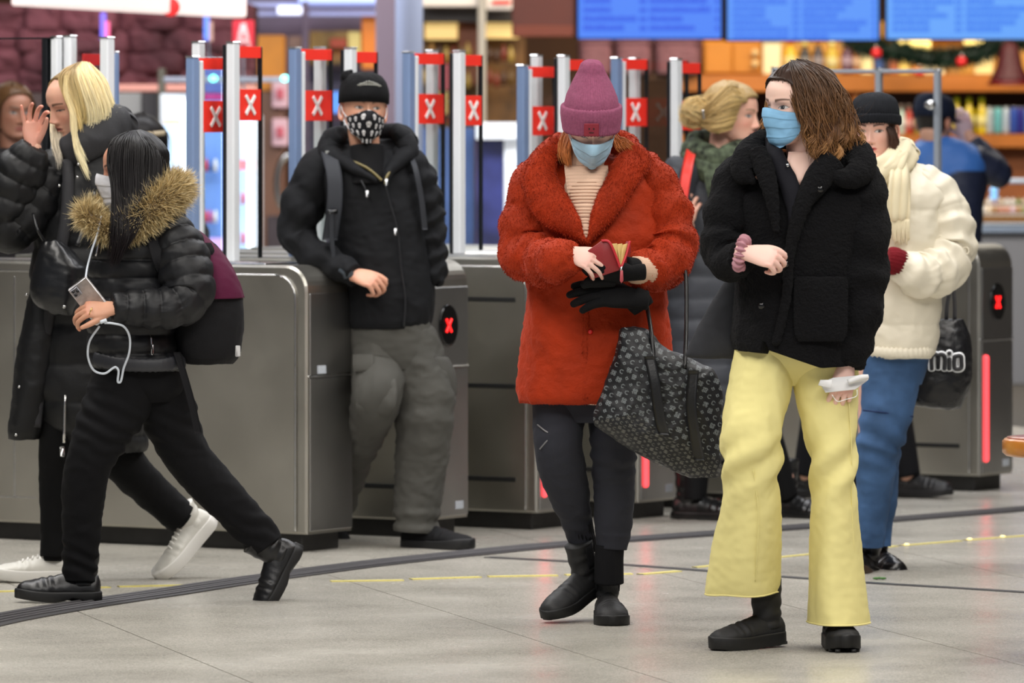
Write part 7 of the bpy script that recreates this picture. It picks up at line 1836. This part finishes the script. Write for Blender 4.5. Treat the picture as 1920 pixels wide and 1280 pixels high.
# ---------------------------------------------------------------- woman in the cream puffer jacket
def build_white():
    at = At(22.2)
    t = person('woman in a cream puffer jacket, cream fringed scarf and black ribbed beanie', at, 1690)
    H = Head(at(1640, 244, -.02), -14, 2, 0, .93)
    skin = lin((232, 184, 166))
    mb = MB(); mb.addm(head_mesh(H, skin=skin, brow=lin((70, 46, 38)), lids=.95, gaze=(.003, 0), lip=(.52, .10, .10), mouth_open=.9, iris=(.03, .02, .015), lash=1.3, nose=.85))
    mb.addm(neck(H, at(1655, 345, .02), .046, .056, skin))
    under_body(mb, at, rows(at, [(320, 1640, 1700, .06), (345, 1625, 1755, .10), (450, 1630, 1750, .11), (600, 1630, 1740, .11), (690, 1630, 1730, .11)], 30, 24),
        [([at(1745, 355), at(1775, 420, 0), at(1785, 470, -.03), at(1735, 500, -.14), at(1680, 490, -.2)], [.045, .04, .036, .03, .026]),
         ([at(1635, 355), at(1612, 430, 0), at(1610, 500, -.05)], [.045, .04, .036]),
         ([at(1690, 680), at(1665, 800, -.05), at(1645, 900, 0), at(1636, 1020, .05)], [.085, .058, .046, .034]),
         ([at(1650, 680), at(1640, 820, .1), at(1636, 920, .15), at(1630, 1030, .2)], [.085, .058, .046, .034])], skin)
    mb.addm(hand(at(1676, 488, -.21), (-.95, -.1, .05), (0, -.8, .6), FIST, (30, 10, 14, 16), left=True, k=.93, col=skin))
    mb.build('body', M_skin, t)
    M_cr = mat('cream_down', (224, 216, 196), .55, bump=(50, .25, .003), sheen=.05)
    pf = addd(puffs(.010, 3.6, 2, .45), folds(.005, (9, 9, 8), 3), folds(.0025, (26, 26, 20), 8))
    jk = rows(at, [(305, 1640, 1720, .06, .03), (325, 1612, 1752, .09, .02), (360, 1605, 1775, .13, 0), (420, 1608, 1772, .15, 0), (500, 1612, 1764, .155, 0), (570, 1616, 1762, .16, 0), (630, 1622, 1758, .16, 0), (655, 1626, 1750, .155, 0), (668, 1632, 1742, .14, 0)], 120, 90, e=2.3, disp=pf)
    sl = tube([at(1728, 338, .0), at(1758, 375, .0), at(1778, 430, -.02), at(1780, 472, -.04), at(1760, 505, -.11), at(1722, 515, -.18), at(1684, 494, -.22)], [(.065, .08), (.085, .092), (.090, .092), (.088, .088), (.082, .08), (.074, .074), (.048, .048)], nu=130, nv=64, disp=addd(puffs(.009, 4, 4, .9), sleeve_folds(.006, 9, 3, .6, .35)), rnd=(.04, .012))
    s2 = tube([at(1640, 340, .0), at(1612, 390, 0), at(1600, 460, -.02), at(1612, 510, -.08)], [(.065, .08), (.08, .09), (.08, .09), (.06, .07)], nu=80, nv=50, disp=puffs(.014, 4, 6), rnd=(.03, .02))
    mb = MB()
    for q in (jk, sl, s2): mb.add(*q)
    jo = mb.build('puffer_jacket', M_cr, t)
    mb = MB(); mb.add(*tube([at(1626, 657, -.13), at(1680, 662, -.165), at(1735, 660, -.13), at(1748, 654, -.03)], [(.018, .012)] * 4, nu=60, nv=14, disp=lambda u, th, Pg: .003 * np.sin(u * 120))); mb.build('hem_band', M_cr, jo)
    mb = MB(); th = np.linspace(0, 6.28, 26); c0 = at(1811, 470, -.10); mb.add(*tube(np.stack([c0[0] + .010 * np.cos(th), c0[1] + 0 * th, c0[2] + .012 * np.sin(th)], 1), [.003] * 26, nu=26, nv=8)); mb.build('sleeve_badge', M_cr, jo)
    mb = MB(); mb.add(*tube([at(1700, 496, -.205), at(1676, 489, -.235), at(1664, 487, -.24)], [(.034, .034), (.046, .046), (.040, .04)], nu=24, nv=60, disp=lambda u, th, Pg: .003 * np.sin(th * 22) + .002 * pn(Pg * 60))); mb.build('knit_cuff', mat('burgundy_knit', (112, 20, 30), .9, bump=(150, .6, .004), sheen=.2), t)
    # scarf
    M_s = mat('cream_scarf', (226, 214, 182), .85, bump=(160, .4, .002), sheen=.1)
    mb = MB()
    mb.add(*tube([at(1612, 312, .02), at(1622, 318, -.07), at(1645, 325, -.115), at(1672, 312, -.11), at(1692, 292, -.04), at(1690, 285, .05), at(1650, 290, .10), at(1615, 302, .07)], [(.05, .04)] * 8, nu=90, nv=36, disp=addd(folds(.006, (10, 10, 22), 3), lambda u, th, Pg: .004 * np.sin(th * 5 + 8 * u))))
    mb.add(*tube([at(1650, 335, -.12), at(1672, 318, -.135), at(1688, 292, -.09)], [(.035, .024), (.04, .028), (.03, .03)], nu=30, nv=24, disp=lambda u, th, Pg: .004 * np.sin(th * 5), rnd=(.01, .01)))
    mb.add(*pad(at, [(300, 1672, 1700, -.12, -.08), (330, 1668, 1706, -.165, -.14), (370, 1664, 1707, -.185, -.16), (405, 1664, 1706, -.19, -.17), (415, 1666, 1704, -.19, -.17)], .028, 50, 40, disp=lambda u, v, G: .006 * np.sin(v * 19 + 2 * u)))
    so = mb.build('scarf', M_s, t)
    rs = np.random.RandomState(6)
    mb = MB()
    for k in range(26):
        x = 1666 + k * 1.5; L = rs.uniform(34, 48); b = rs.randn() * 2
        mb.add(*tube([at(x, 411, -.183), at(x + b * .5, 411 + L * .5, -.188), at(x + b, 411 + L, -.184)], [.0030, .0034, .0022], nu=8, nv=6, disp=lambda u, th, Pg: .0008 * np.sin(u * 50)))
    fo = mb.build('fringe', M_s, so); fo['kind'] = 'stuff'
    # hair
    g = lambda *pts: [at(*p) for p in pts]
    c, tp = lin((58, 38, 30)), lin((96, 66, 50))
    mb = MB()
    mb.addm(strands([g((1668, 232, -.06), (1676, 258, -.07), (1680, 290, -.07), (1676, 320, -.09)), g((1660, 236, -.09), (1672, 255, -.10), (1676, 285, -.10), (1668, 318, -.10)), g((1672, 232, -.03), (1682, 262, -.03), (1684, 295, -.03), (1680, 320, -.05))], 420, .0012, 1, .005, .008, c, tp, .22, 16, curl=.005))
    mb.addm(strands([g((1608, 236, -.05), (1600, 262, -.04), (1600, 300, -.03), (1606, 325, -.04)), g((1606, 236, -.01), (1598, 265, 0), (1598, 300, 0), (1602, 330, 0))], 200, .0012, 2, .005, .008, c, tp, .22, 16, curl=.004))
    mb.addm(strands([g((1690, 300, .05), (1712, 310, .09), (1740, 318, .10), (1757, 345, .09)), g((1690, 305, .03), (1710, 322, .06), (1735, 330, .07), (1752, 352, .06)), g((1688, 320, .09), (1720, 325, .12), (1748, 340, .12), (1762, 362, .10))], 420, .0013, 3, .007, .008, lin((104, 74, 50)), lin((156, 116, 76)), .2, 16))
    mb.addm(haircap(H, front=.06, temple=1.0, side_z=.01, nape=-.09, off=.003, col=c))
    mb.build('hair', M_hair, t)
    hat = beanie(Head(at(1640, 243, -.02), -14, -3, -1, .97), t, mat('black_rib_wool', (22, 24, 29), .9, sheen=.08, bump=(200, .4, .003)), (.018, .052), cone=[(.026, 1, 1, 0), (.06, 1, 1, 0), (.09, .93, .93, .004), (.11, .80, .82, .008), (.124, .58, .6, .01), (.131, .3, .3, .01), (.133, .04, .04, .01)], ribs=56, off=.011, amp=.0020, wbrim=.006)
    # jeans
    M_j = mat('blue_denim', (60, 88, 126), .8, bump=(260, .35, .001), var=.42, var_scale=6)
    df = addd(folds(.006, (8, 8, 9), 6), lambda u, th, Pg: .006 * np.sin(Pg[..., 2] * 90 + Pg[..., 0] * 40 + 2.5 * pn(Pg * 8)) * np.exp(-((u - .45) / .12) ** 2))
    mb = MB(); mb.add(*rows(at, [(640, 1626, 1748, .13), (690, 1618, 1738, .13), (720, 1616, 1728, .12)], 20, 50))
    mb.add(*tube([at(1676, 660, -.02), at(1668, 740, -.04), at(1656, 800, -.06), at(1644, 850, -.05), at(1640, 910, -.02), at(1633, 970, .0), at(1630, 1022, .01)], [(.108, .11), (.094, .10), (.082, .09), (.072, .08), (.064, .07), (.054, .062), (.048, .058)], nu=140, nv=56, disp=df, caps=(1, 0)))
    mb.add(*tube([at(1660, 660, .04), at(1652, 760, .10), at(1648, 850, .14), at(1650, 930, .17), at(1646, 1000, .19), at(1645, 1022, .19)], [(.10, .10), (.085, .09), (.07, .08), (.058, .066), (.048, .055), (.045, .05)], nu=120, nv=48, disp=df, caps=(1, 0)))
    tr = mb.build('jeans', M_j, t)
    mb = MB(); mb.add(*tube([at(1618, 769, -.135), at(1645, 772, -.148), at(1672, 775, -.146), at(1700, 779, -.115), at(1712, 781, -.08)], [.003] * 5, nu=30, nv=6)); mb.build('knee_seam', mat('seam_navy', (34, 48, 84), .8), tr)
    M_b = mat('black_polished', (20, 18, 18), .28); M_so = mat('brown_sole', (66, 48, 34), .6)
    shoe(t, at(1626, 1044, .02), -22, -12, 'boot', .04, M_b, M_so, L=.26, W=.098, sole_h=.028, name='shoe')
    shoe(t, at(1648, 1030, .2), 20, 4, 'boot', .04, M_b, M_b, L=.25, W=.098, sole_h=.030, name='shoe')
    # carrier bag
    a2 = At(22.5)
    b_ = thing('carrier_bag', 'see-through black carrier bag with white mio lettering hanging behind the jeans', 'bag', a2(1770, 760))
    M_cb = mat('black_film', (22, 22, 25), .35, alpha=.86, bump=(16, .5, .01))
    mb = MB(); mb.add(*rows(a2, [(600, 1716, 1800, .02), (630, 1704, 1814, .05), (690, 1696, 1820, .07), (735, 1700, 1812, .07), (758, 1712, 1800, .05), (764, 1730, 1790, .03)], 60, 60, disp=folds(.012, (8, 8, 5), 17))); mb.build('film', M_cb, b_)
    for q in ([(1774, 604, .0), (1776, 570, -.04), (1782, 540, -.08), (1784, 512, -.10)], [(1790, 604, .0), (1790, 570, -.04), (1788, 540, -.08), (1786, 512, -.10)]):
        mb = MB(); mb.add(*tube([a2(*p) for p in q], [(.007, .004)] * 4, nu=20, nv=8)); mb.build('handle', mat('film_grey', (60, 60, 66), .4), b_)
    # outlined rounded lettering m i o, raised a little from the film
    M_o = mat('outline_white', (236, 238, 240), .5); M_in = mat('letter_dark', (40, 40, 44), .5)
    S = lambda x, y, d=-.098: a2(x, y, d)
    strokes = [[(1747, 692), (1747, 668), (1753, 664), (1759, 668), (1759, 690)], [(1759, 690), (1759, 668), (1765, 664), (1771, 668), (1771, 692)], [(1780, 692), (1780, 672)], [(1790, 668), (1801, 667), (1803, 678), (1802, 690), (1791, 691), (1789, 680), (1790, 668)]]
    for w, m, d, nm in ((.0125, M_o, -.094, 'letter_outline'), (.0070, M_in, -.104, 'letter')):
        for s_ in strokes:
            G_ = np.array([S(x, y, d) for x, y in s_]); mb = MB(); mb.add(*tube(G_, [(w, .006)] * len(G_), nu=40, nv=10, rnd=(w * .7, w * .7))); mb.build(nm, m, b_)
        mb = MB(); mb.add(*ell(S(1780, 662, d), w * 1.05, .006, w * 1.05)); mb.build(nm, m, b_)
build_white()

# ---------------------------------------------------------------- people further back
def build_bun():
    at = At(25.0)
    t = person('woman with a blonde bun, white earbud, green patterned scarf and dark padded coat', at, 1340)
    H = Head(at(1370, 216, 0), 68, 2, 0, 1.06)
    skin = lin((230, 178, 156))
    mb = MB(); mb.addm(head_mesh(H, skin=skin, brow=lin((140, 104, 76)), lids=.9, blush=.2, lip=(.5, .2, .18)))
    mb.addm(neck(H, at(1345, 330, 0), .055, .062, skin))
    under_body(mb, at, rows(at, [(300, 1300, 1370, .06), (330, 1265, 1385, .11), (450, 1270, 1380, .12), (660, 1275, 1385, .12)], 30, 24),
        [([at(1285, 335, -.12), at(1268, 420, -.15), at(1275, 455, -.16), at(1290, 420, -.18)], [.05, .042, .036, .03]), ([at(1310, 650), at(1310, 780, 0), at(1305, 920, 0)], [.09, .06, .045]), ([at(1350, 650), at(1420, 780, .05), at(1470, 900, .1)], [.09, .06, .045])], skin)
    mb.addm(hand(at(1281, 430, -.19), (.25, -.1, .95), (-.2, -.9, 0), RELAX, (40, 10, 10, 10), left=False, k=1.0, col=skin))
    mb.build('body', M_skin, t)
    M_c = mat('dark_grey_padded', (50, 53, 60), .6, bump=(60, .25, .003))
    pf = addd(puffs(.010, 13, 3, .4), folds(.006, (8, 8, 5), 5))
    mb = MB(); mb.add(*rows(at, [(285, 1298, 1382, .06, .02), (305, 1266, 1400, .10, 0), (350, 1250, 1402, .15, 0), (450, 1250, 1396, .16, 0), (560, 1252, 1398, .165, 0), (660, 1248, 1404, .17, 0), (760, 1252, 1408, .17, 0), (800, 1262, 1400, .15, 0)], 110, 80, disp=pf))
    mb.add(*tube([at(1284, 318, -.10), at(1262, 360, -.14), at(1260, 420, -.17), at(1270, 455, -.18), at(1284, 436, -.19)], [(.075, .08), (.082, .08), (.074, .074), (.066, .066), (.05, .05)], nu=80, nv=44, disp=puffs(.010, 6, 5), rnd=(.03, .01)))
    co = mb.build('padded_coat', M_c, t)
    M_sc = mat('green_print_scarf', (66, 74, 58), .8, var=.95, var_scale=34)
    mb = MB()
    for pts in ([at(1300, 280, .0), at(1318, 290, -.10), at(1350, 300, -.13), at(1385, 285, -.08), at(1388, 275, .04), at(1340, 265, .10), at(1304, 268, .06)], [at(1298, 292, .0), at(1310, 312, -.11), at(1345, 322, -.14), at(1380, 305, -.10), at(1388, 290, .0)]):
        mb.add(*tube(pts, [(.045, .045)] * len(pts), nu=60, nv=28, disp=folds(.010, (16, 16, 16), 5), rnd=(.02, .02)))
    mb.add(*pad(at, [(300, 1320, 1365, -.14, -.15), (340, 1322, 1362, -.19, -.19), (380, 1330, 1352, -.185, -.185)], .04, 24, 14)); mb.build('scarf', M_sc, t)
    g = lambda *pts: [at(*p) for p in pts]
    c, tp = lin((120, 94, 58)), lin((216, 190, 136))
    mb = MB(); mb.addm(haircap(H, front=.07, temple=1.0, side_z=.045, nape=-.075, off=.013, col=lin((166, 138, 90)), rough=.004))
    mb.addm(strands([g((1402, 178, 0), (1370, 158, -.08), (1335, 190, -.13), (1312, 215, -.10)), g((1400, 190, -.09), (1375, 182, -.13), (1345, 205, -.145), (1318, 222, -.11)), g((1392, 188, -.11), (1368, 192, -.145), (1342, 208, -.15), (1318, 224, -.11)), g((1372, 240, -.12), (1352, 246, -.14), (1330, 244, -.13), (1314, 230, -.09)), g((1404, 174, .02), (1365, 152, 0), (1330, 170, -.03), (1308, 205, -.04))], 900, .0016, 1, .006, .004, lin((196, 168, 112)), lin((176, 146, 96)), .25, 12))
    b0 = at(1306, 212, -.06)
    mb.add(*ell(b0, .055, .055, .055), lin((150, 122, 78)))
    th = np.linspace(0, 7, 16)
    rs = np.random.RandomState(3)
    for k in range(8):
        R = rot(rs.uniform(0, 360), rs.uniform(0, 90)); q = np.stack([.05 * np.cos(th), .05 * np.sin(th), .02 * np.sin(th * 2)], 1) @ R.T + b0
        mb.addm(strands([q, q * 1.0 + R @ np.array([0, 0, .02])], 70, .0016, k, .010, .006, lin((190, 160, 104)), tp, .25, 16))
    mb.build('hair', M_hair, t)
    mb = MB(); mb.add(*tube([at(1318, 208, -.13), at(1320, 222, -.13)], [.007, .005], nu=6, nv=10, rnd=(.005, .004))); mb.build('hair_clip', M_trimst, t)
    e0 = H((-.088, .006, -.012))
    eb = thing('earbud', 'white earbud in the ear of the woman with the blonde bun', 'earbud', e0)
    mb = MB(); mb.add(*ell(e0, .009, .009, .010)); mb.build('bud', mat('bud_white', (240, 240, 242), .3), eb); mb = MB(); mb.add(*tube([e0, e0 + np.array([.006, -.012, -.032])], [.0045, .0038], nu=5, nv=10, rnd=(.002, .003))); mb.build('stem', mat('bud_white'), eb)
    st = thing('shoulder_bag', 'shoulder bag on a bright red strap, mostly behind the dark padded coat', 'bag', at(1290, 340, -.2))
    G_ = smooth(np.array([at(*p) for p in [(1300, 272, .0), (1296, 284, -.10), (1288, 320, -.24), (1280, 370, -.28), (1275, 420, -.27), (1272, 520, -.16)]]), 30); Gg = np.stack([G_ + np.array([-.020, 0, 0]) * (1 - s) + np.array([.020, 0, 0]) * s for s in np.linspace(0, 1, 5)], 1)
    mb = MB(); mb.add(*slab(Gg, .008)); mb.build('strap', mat('strap_red', (214, 44, 30), .5), st)
    mb = MB(); mb.add(*rows(at, [(520, 1262, 1300, .04, .22), (540, 1258, 1330, .06, .22), (640, 1262, 1330, .06, .22)], 20, 30, e=4)); mb.build('pouch', mat('strap_red'), st)
    p = thing('phone', 'dark phone in the hand of the woman with the blonde bun', 'phone', at(1276, 404, -.22))
    mb = MB(); mb.add(*box(at(1274, 402, -.24), .07, .010, .14, R=rot(0, 10, -20), bev=.004)); mb.build('case', mat('phone_navy', (28, 34, 52), .3), p); mb = MB(); mb.add(*box(at(1276, 398, -.248), .03, .006, .03, R=rot(0, 10, -20), bev=.003)); mb.build('camera_bump', M_black, p)
    mb = MB(); M_t = mat('black_legging', (12, 12, 14), .8)
    mb.add(*tube([at(1315, 690), at(1310, 790, 0), at(1302, 936, 0)], [(.09, .10), (.065, .075), (.046, .055)], nu=50, nv=30)); mb.add(*tube([at(1350, 690), at(1425, 790, .05), at(1477, 930, .12)], [(.09, .10), (.065, .075), (.044, .052)], nu=50, nv=30)); mb.build('leggings', M_t, t)
    M_b = mat('black_shiny_boot', (17, 17, 18), .3)
    shoe(t, at(1300, 932, .0), 66, 0, 'heel', .12, M_b, M_b, L=.29, W=.11, sole_h=.032, k=1.1); shoe(t, at(1478, 930, .12), 58, 4, 'heel', .14, M_b, M_b, L=.28, W=.11, sole_h=.032, k=1.05)
build_bun()

def plain_person(label, Y, px, ytop, coat_col, hair_col, yaw=0, trouser=(20, 20, 24), width=95, hair_long=True, cap=None, shoes=(1.0, 0), stride=20, skin=(216, 166, 140), shoe_px=None, arms=True, hood=False):
    """a person further back or mostly hidden, built whole"""
    at = At(Y); s = F / Y; yf_ = HY + CH * s
    t = person(label, at, px)
    k = (yf_ - ytop) / (1.72 * s) 
    Yp = lambda h: yf_ - h * k * s            # height in metres of a 1.72 m figure -> row
    X = lambda w: w * k * s
    H = Head(at(px, Yp(1.60), 0), yaw, 4, 0, k)
    sk = lin(skin); mb = MB(); mb.addm(head_mesh(H, skin=sk)); mb.addm(neck(H, at(px, Yp(1.36), .02), .05, .06, sk))
    under_body(mb, at, rows(at, [(Yp(1.42), px - X(.08), px + X(.08), .05), (Yp(1.34), px - X(.18), px + X(.18), .09), (Yp(1.0), px - X(.14), px + X(.14), .10), (Yp(.82), px - X(.15), px + X(.15), .11)], 20, 20),
               [([at(px + sg * X(.18), Yp(1.33)), at(px + sg * X(.23), Yp(1.08)), at(px + sg * X(.22), Yp(.82), -.05)], [.045, .038, .028]) for sg in (-1, 1)] + [([at(px + sg * X(.09), Yp(.85)), at(px + sg * (X(.09) + stride * .5), Yp(.45)), at(px + sg * (X(.08) + stride), Yp(.09))], [.08, .055, .04]) for sg in (-1, 1)], sk)
    for sg in (-1, 1): mb.addm(hand(at(px + sg * X(.22), Yp(.82), -.05), (0, -.1, -1), (sg, -.2, 0), RELAX, left=(sg > 0), k=.95 * k, col=sk))
    mb.build('body', M_skin, t)
    M_c = mat('coat_%d_%d_%d' % coat_col, coat_col, .75, bump=(90, .3, .002)); mb = MB()
    mb.add(*rows(at, [(Yp(1.44), px - X(.09), px + X(.09), .06), (Yp(1.38), px - X(.19), px + X(.19), .10), (Yp(1.1), px - X(.21), px + X(.21), .14), (Yp(.8), px - X(.21), px + X(.21), .15), (Yp(.62), px - X(.22), px + X(.22), .15)], 60, 50, disp=folds(.008, (7, 7, 5), 3)))
    for sg in (-1, 1): mb.add(*tube([at(px + sg * X(.17), Yp(1.36)), at(px + sg * X(.23), Yp(1.2)), at(px + sg * X(.25), Yp(1.05)), at(px + sg * X(.23), Yp(.84), -.05)], [.06, .07, .066, .05], nu=50, nv=30, disp=sleeve_folds(.005, 6, sg), rnd=(.03, .01)))
    mb.build('coat', M_c, t)
    g = lambda *pts: [H(p) for p in pts]; c = lin(hair_col)
    mb = MB(); mb.addm(haircap(H, col=c, off=.012))
    if hair_long: mb.addm(strands([g((.02, -.05, .115), (.085, -.05, .03), (.088, -.03, -.06), (.09, .0, -.16)), g((0, .0, .125), (.09, .03, .03), (.09, .04, -.08), (.085, .03, -.18)), g((0, .03, .125), (.03, .115, .03), (.03, .11, -.08), (.03, .09, -.19)), g((0, .03, .125), (-.03, .115, .03), (-.03, .11, -.08), (-.03, .09, -.19)), g((0, .0, .125), (-.09, .03, .03), (-.09, .04, -.08), (-.085, .03, -.18)), g((-.02, -.05, .115), (-.085, -.05, .03), (-.088, -.03, -.06), (-.09, .0, -.16))], 700, .0016, 3, .006, .006, c, c, .2))
    mb.build('hair', M_hair, t)
    mb = MB(); M_t = mat('trs_%d_%d_%d' % trouser, trouser, .85)
    for sg in (-1, 1): mb.add(*tube([at(px + sg * X(.09), Yp(.85)), at(px + sg * (X(.09) + stride * .5), Yp(.45)), at(px + sg * (X(.08) + stride), Yp(.10))], [(.10, .10), (.07, .08), (.052, .06)], nu=40, nv=28))
    mb.build('trousers', M_t, t)
    M_b = mat('plain_black_shoe', (24, 24, 26), .5)
    for sg in (-1, 1): shoe(t, at(px + sg * (X(.08) + stride), Yp(.09 / k)), yaw, 0, 'boot', .05, M_b, M_b, name='shoe')
    return t, H, at, Yp, X
def build_back():
    t, H, at, Yp, X = plain_person('dark-capped person with a beige band, half hidden behind the fur hood', 26.6, 262, 215, (52, 50, 54), (20, 16, 16), -70)
    mb = MB(); A = np.linspace(-math.pi, math.pi, 60, endpoint=False)
    G = np.array([H.surf(A, np.full_like(A, .03 + dz), .014 + o) for dz, o in ((-.012, 0), (-.010, .006), (.010, .006), (.012, 0))]); mb.add(*rings(H(G.reshape(-1, 3)).reshape(G.shape), (0, 0))); mb.build('headband', mat('beige_band', (176, 160, 132), .7), t)
    plain_person('brown-haired person in dark clothes seen through the glass at far left', 27.2, 22, 156, (30, 26, 28), (92, 62, 36), 30, skin=(176, 122, 100))
    # shoe seen behind the jeans belongs to someone hidden behind the black fleece coat
    plain_person('person in black hidden behind the black fleece coat, one dark shoe showing beside the jeans', 26.4, 1606, 235, (18, 18, 20), (34, 24, 20), 62, stride=64)
    # man in blue at the counter
    at = At(30.5)
    t = person('man in a blue jacket and navy cap seen from behind at the shop counter', at, 1780)
    H = Head(at(1752, 226, 0), 150, 8, 0, 1.05); sk = lin((200, 150, 126))
    mb = MB(); mb.addm(head_mesh(H, skin=sk, fine=False)); mb.addm(neck(H, at(1765, 300, .0), .058, .066, sk))
    under_body(mb, at, rows(at, [(270, 1735, 1790, .06), (300, 1705, 1845, .11), (450, 1712, 1830, .12), (520, 1715, 1825, .12)], 20, 20), [([at(1835, 300), at(1875, 325, .05), at(1830, 275, .1), at(1812, 250, .1)], [.05, .045, .04, .03]), ([at(1715, 310), at(1700, 400), at(1702, 480, .05)], [.05, .04, .03]), ([at(1740, 520), at(1740, 640), at(1740, 800)], [.09, .06, .045]), ([at(1800, 520), at(1800, 640), at(1800, 800)], [.09, .06, .045])], sk)
    mb.addm(hand(at(1813, 262, .1), (-.2, .1, 1), (.3, -.9, 0), [(30, 40, 20)] * 4, left=False, k=1.15, col=lin((196, 168, 176)))); mb.addm(hand(at(1702, 480, .05), (0, .2, -1), (-1, 0, 0), RELAX, left=True, k=1.0, col=sk))
    mb.build('body', M_skin, t)
    M_bl = mat('blue_jacket', (46, 92, 160), .55, vcol=True, bump=(70, .3, .003)); mb = MB(); f2 = folds(.010, (7, 7, 6), 4)
    blu, nav = lin((52, 104, 178)), lin((22, 30, 54))
    q = rows(at, [(258, 1735, 1790, .06), (275, 1712, 1826, .10), (310, 1694, 1850, .13), (400, 1696, 1842, .15), (480, 1700, 1838, .15), (560, 1700, 1836, .15)], 90, 60, disp=f2)
    py = HY + (CH - q[0][:, 2]) * F / q[0][:, 1]; px = CX + q[0][:, 0] * F / q[0][:, 1]
    mb.add(q[0], q[1], np.where(((py < 372 - .55 * (px - 1700)) | (py < 322))[:, None] & (py < 420)[:, None], blu, nav))
    q = tube([at(1826, 300, .0), at(1858, 318, .03), at(1872, 326, .05), at(1846, 296, .09), at(1822, 268, .1)], [(.075, .08), (.075, .075), (.07, .07), (.065, .065), (.052, .052)], nu=70, nv=40, disp=sleeve_folds(.002, 4, 3), rnd=(.03, .01)); mb.add(q[0], q[1], nav)
    q = tube([at(1716, 290), at(1698, 350), at(1692, 420), at(1698, 478, .04)], [(.075, .08), (.08, .08), (.07, .07), (.05, .05)], nu=60, nv=36, disp=sleeve_folds(.008, 6, 5), rnd=(.03, .01)); mb.add(q[0], q[1], nav)
    mb.build('jacket', M_bl, t)
    mb = MB(); mb.add(*tube([at(1742, 540), at(1742, 660), at(1742, 800)], [.10, .08, .07], nu=40, nv=28)); mb.add(*tube([at(1798, 540), at(1798, 660), at(1798, 800)], [.10, .08, .07], nu=40, nv=28)); mb.build('trousers', mat('trs_20_20_24', (20, 20, 24), .85), t)
    for x in (1742, 1798): shoe(t, at(x, 205 + 1.51 * F / 30.5, 0), 160, 0, 'boot', .05, mat('plain_black_shoe'), mat('plain_black_shoe'), name='shoe')
    hat = beanie(H, t, mat('navy_cap', (20, 28, 48), .85), (.0, .0), cone=[(.008, 1, 1, 0), (.06, 1, 1, 0), (.09, .92, .92, .005), (.112, .7, .72, .01), (.122, .35, .36, .01), (.124, .05, .05, .01)], ribs=1, off=.014, amp=0, name='cap')
    mb = MB(); p = [H(H.surf(a, .02, .014)) for a in (-.7, -.35, 0, .35, .7)]; p2 = [H(H.surf(a, .012, .07)) for a in (.5, .2, -.2, -.5)]; mb.add(*plate(p + p2, .006, (0, 0, 1))); mb.build('peak', mat('navy_cap'), hat)
    mb = MB(); c = lin((30, 24, 22)); mb.addm(haircap(H, col=c, off=.006, front=.06)); mb.build('hair', M_hair, t)
build_back()
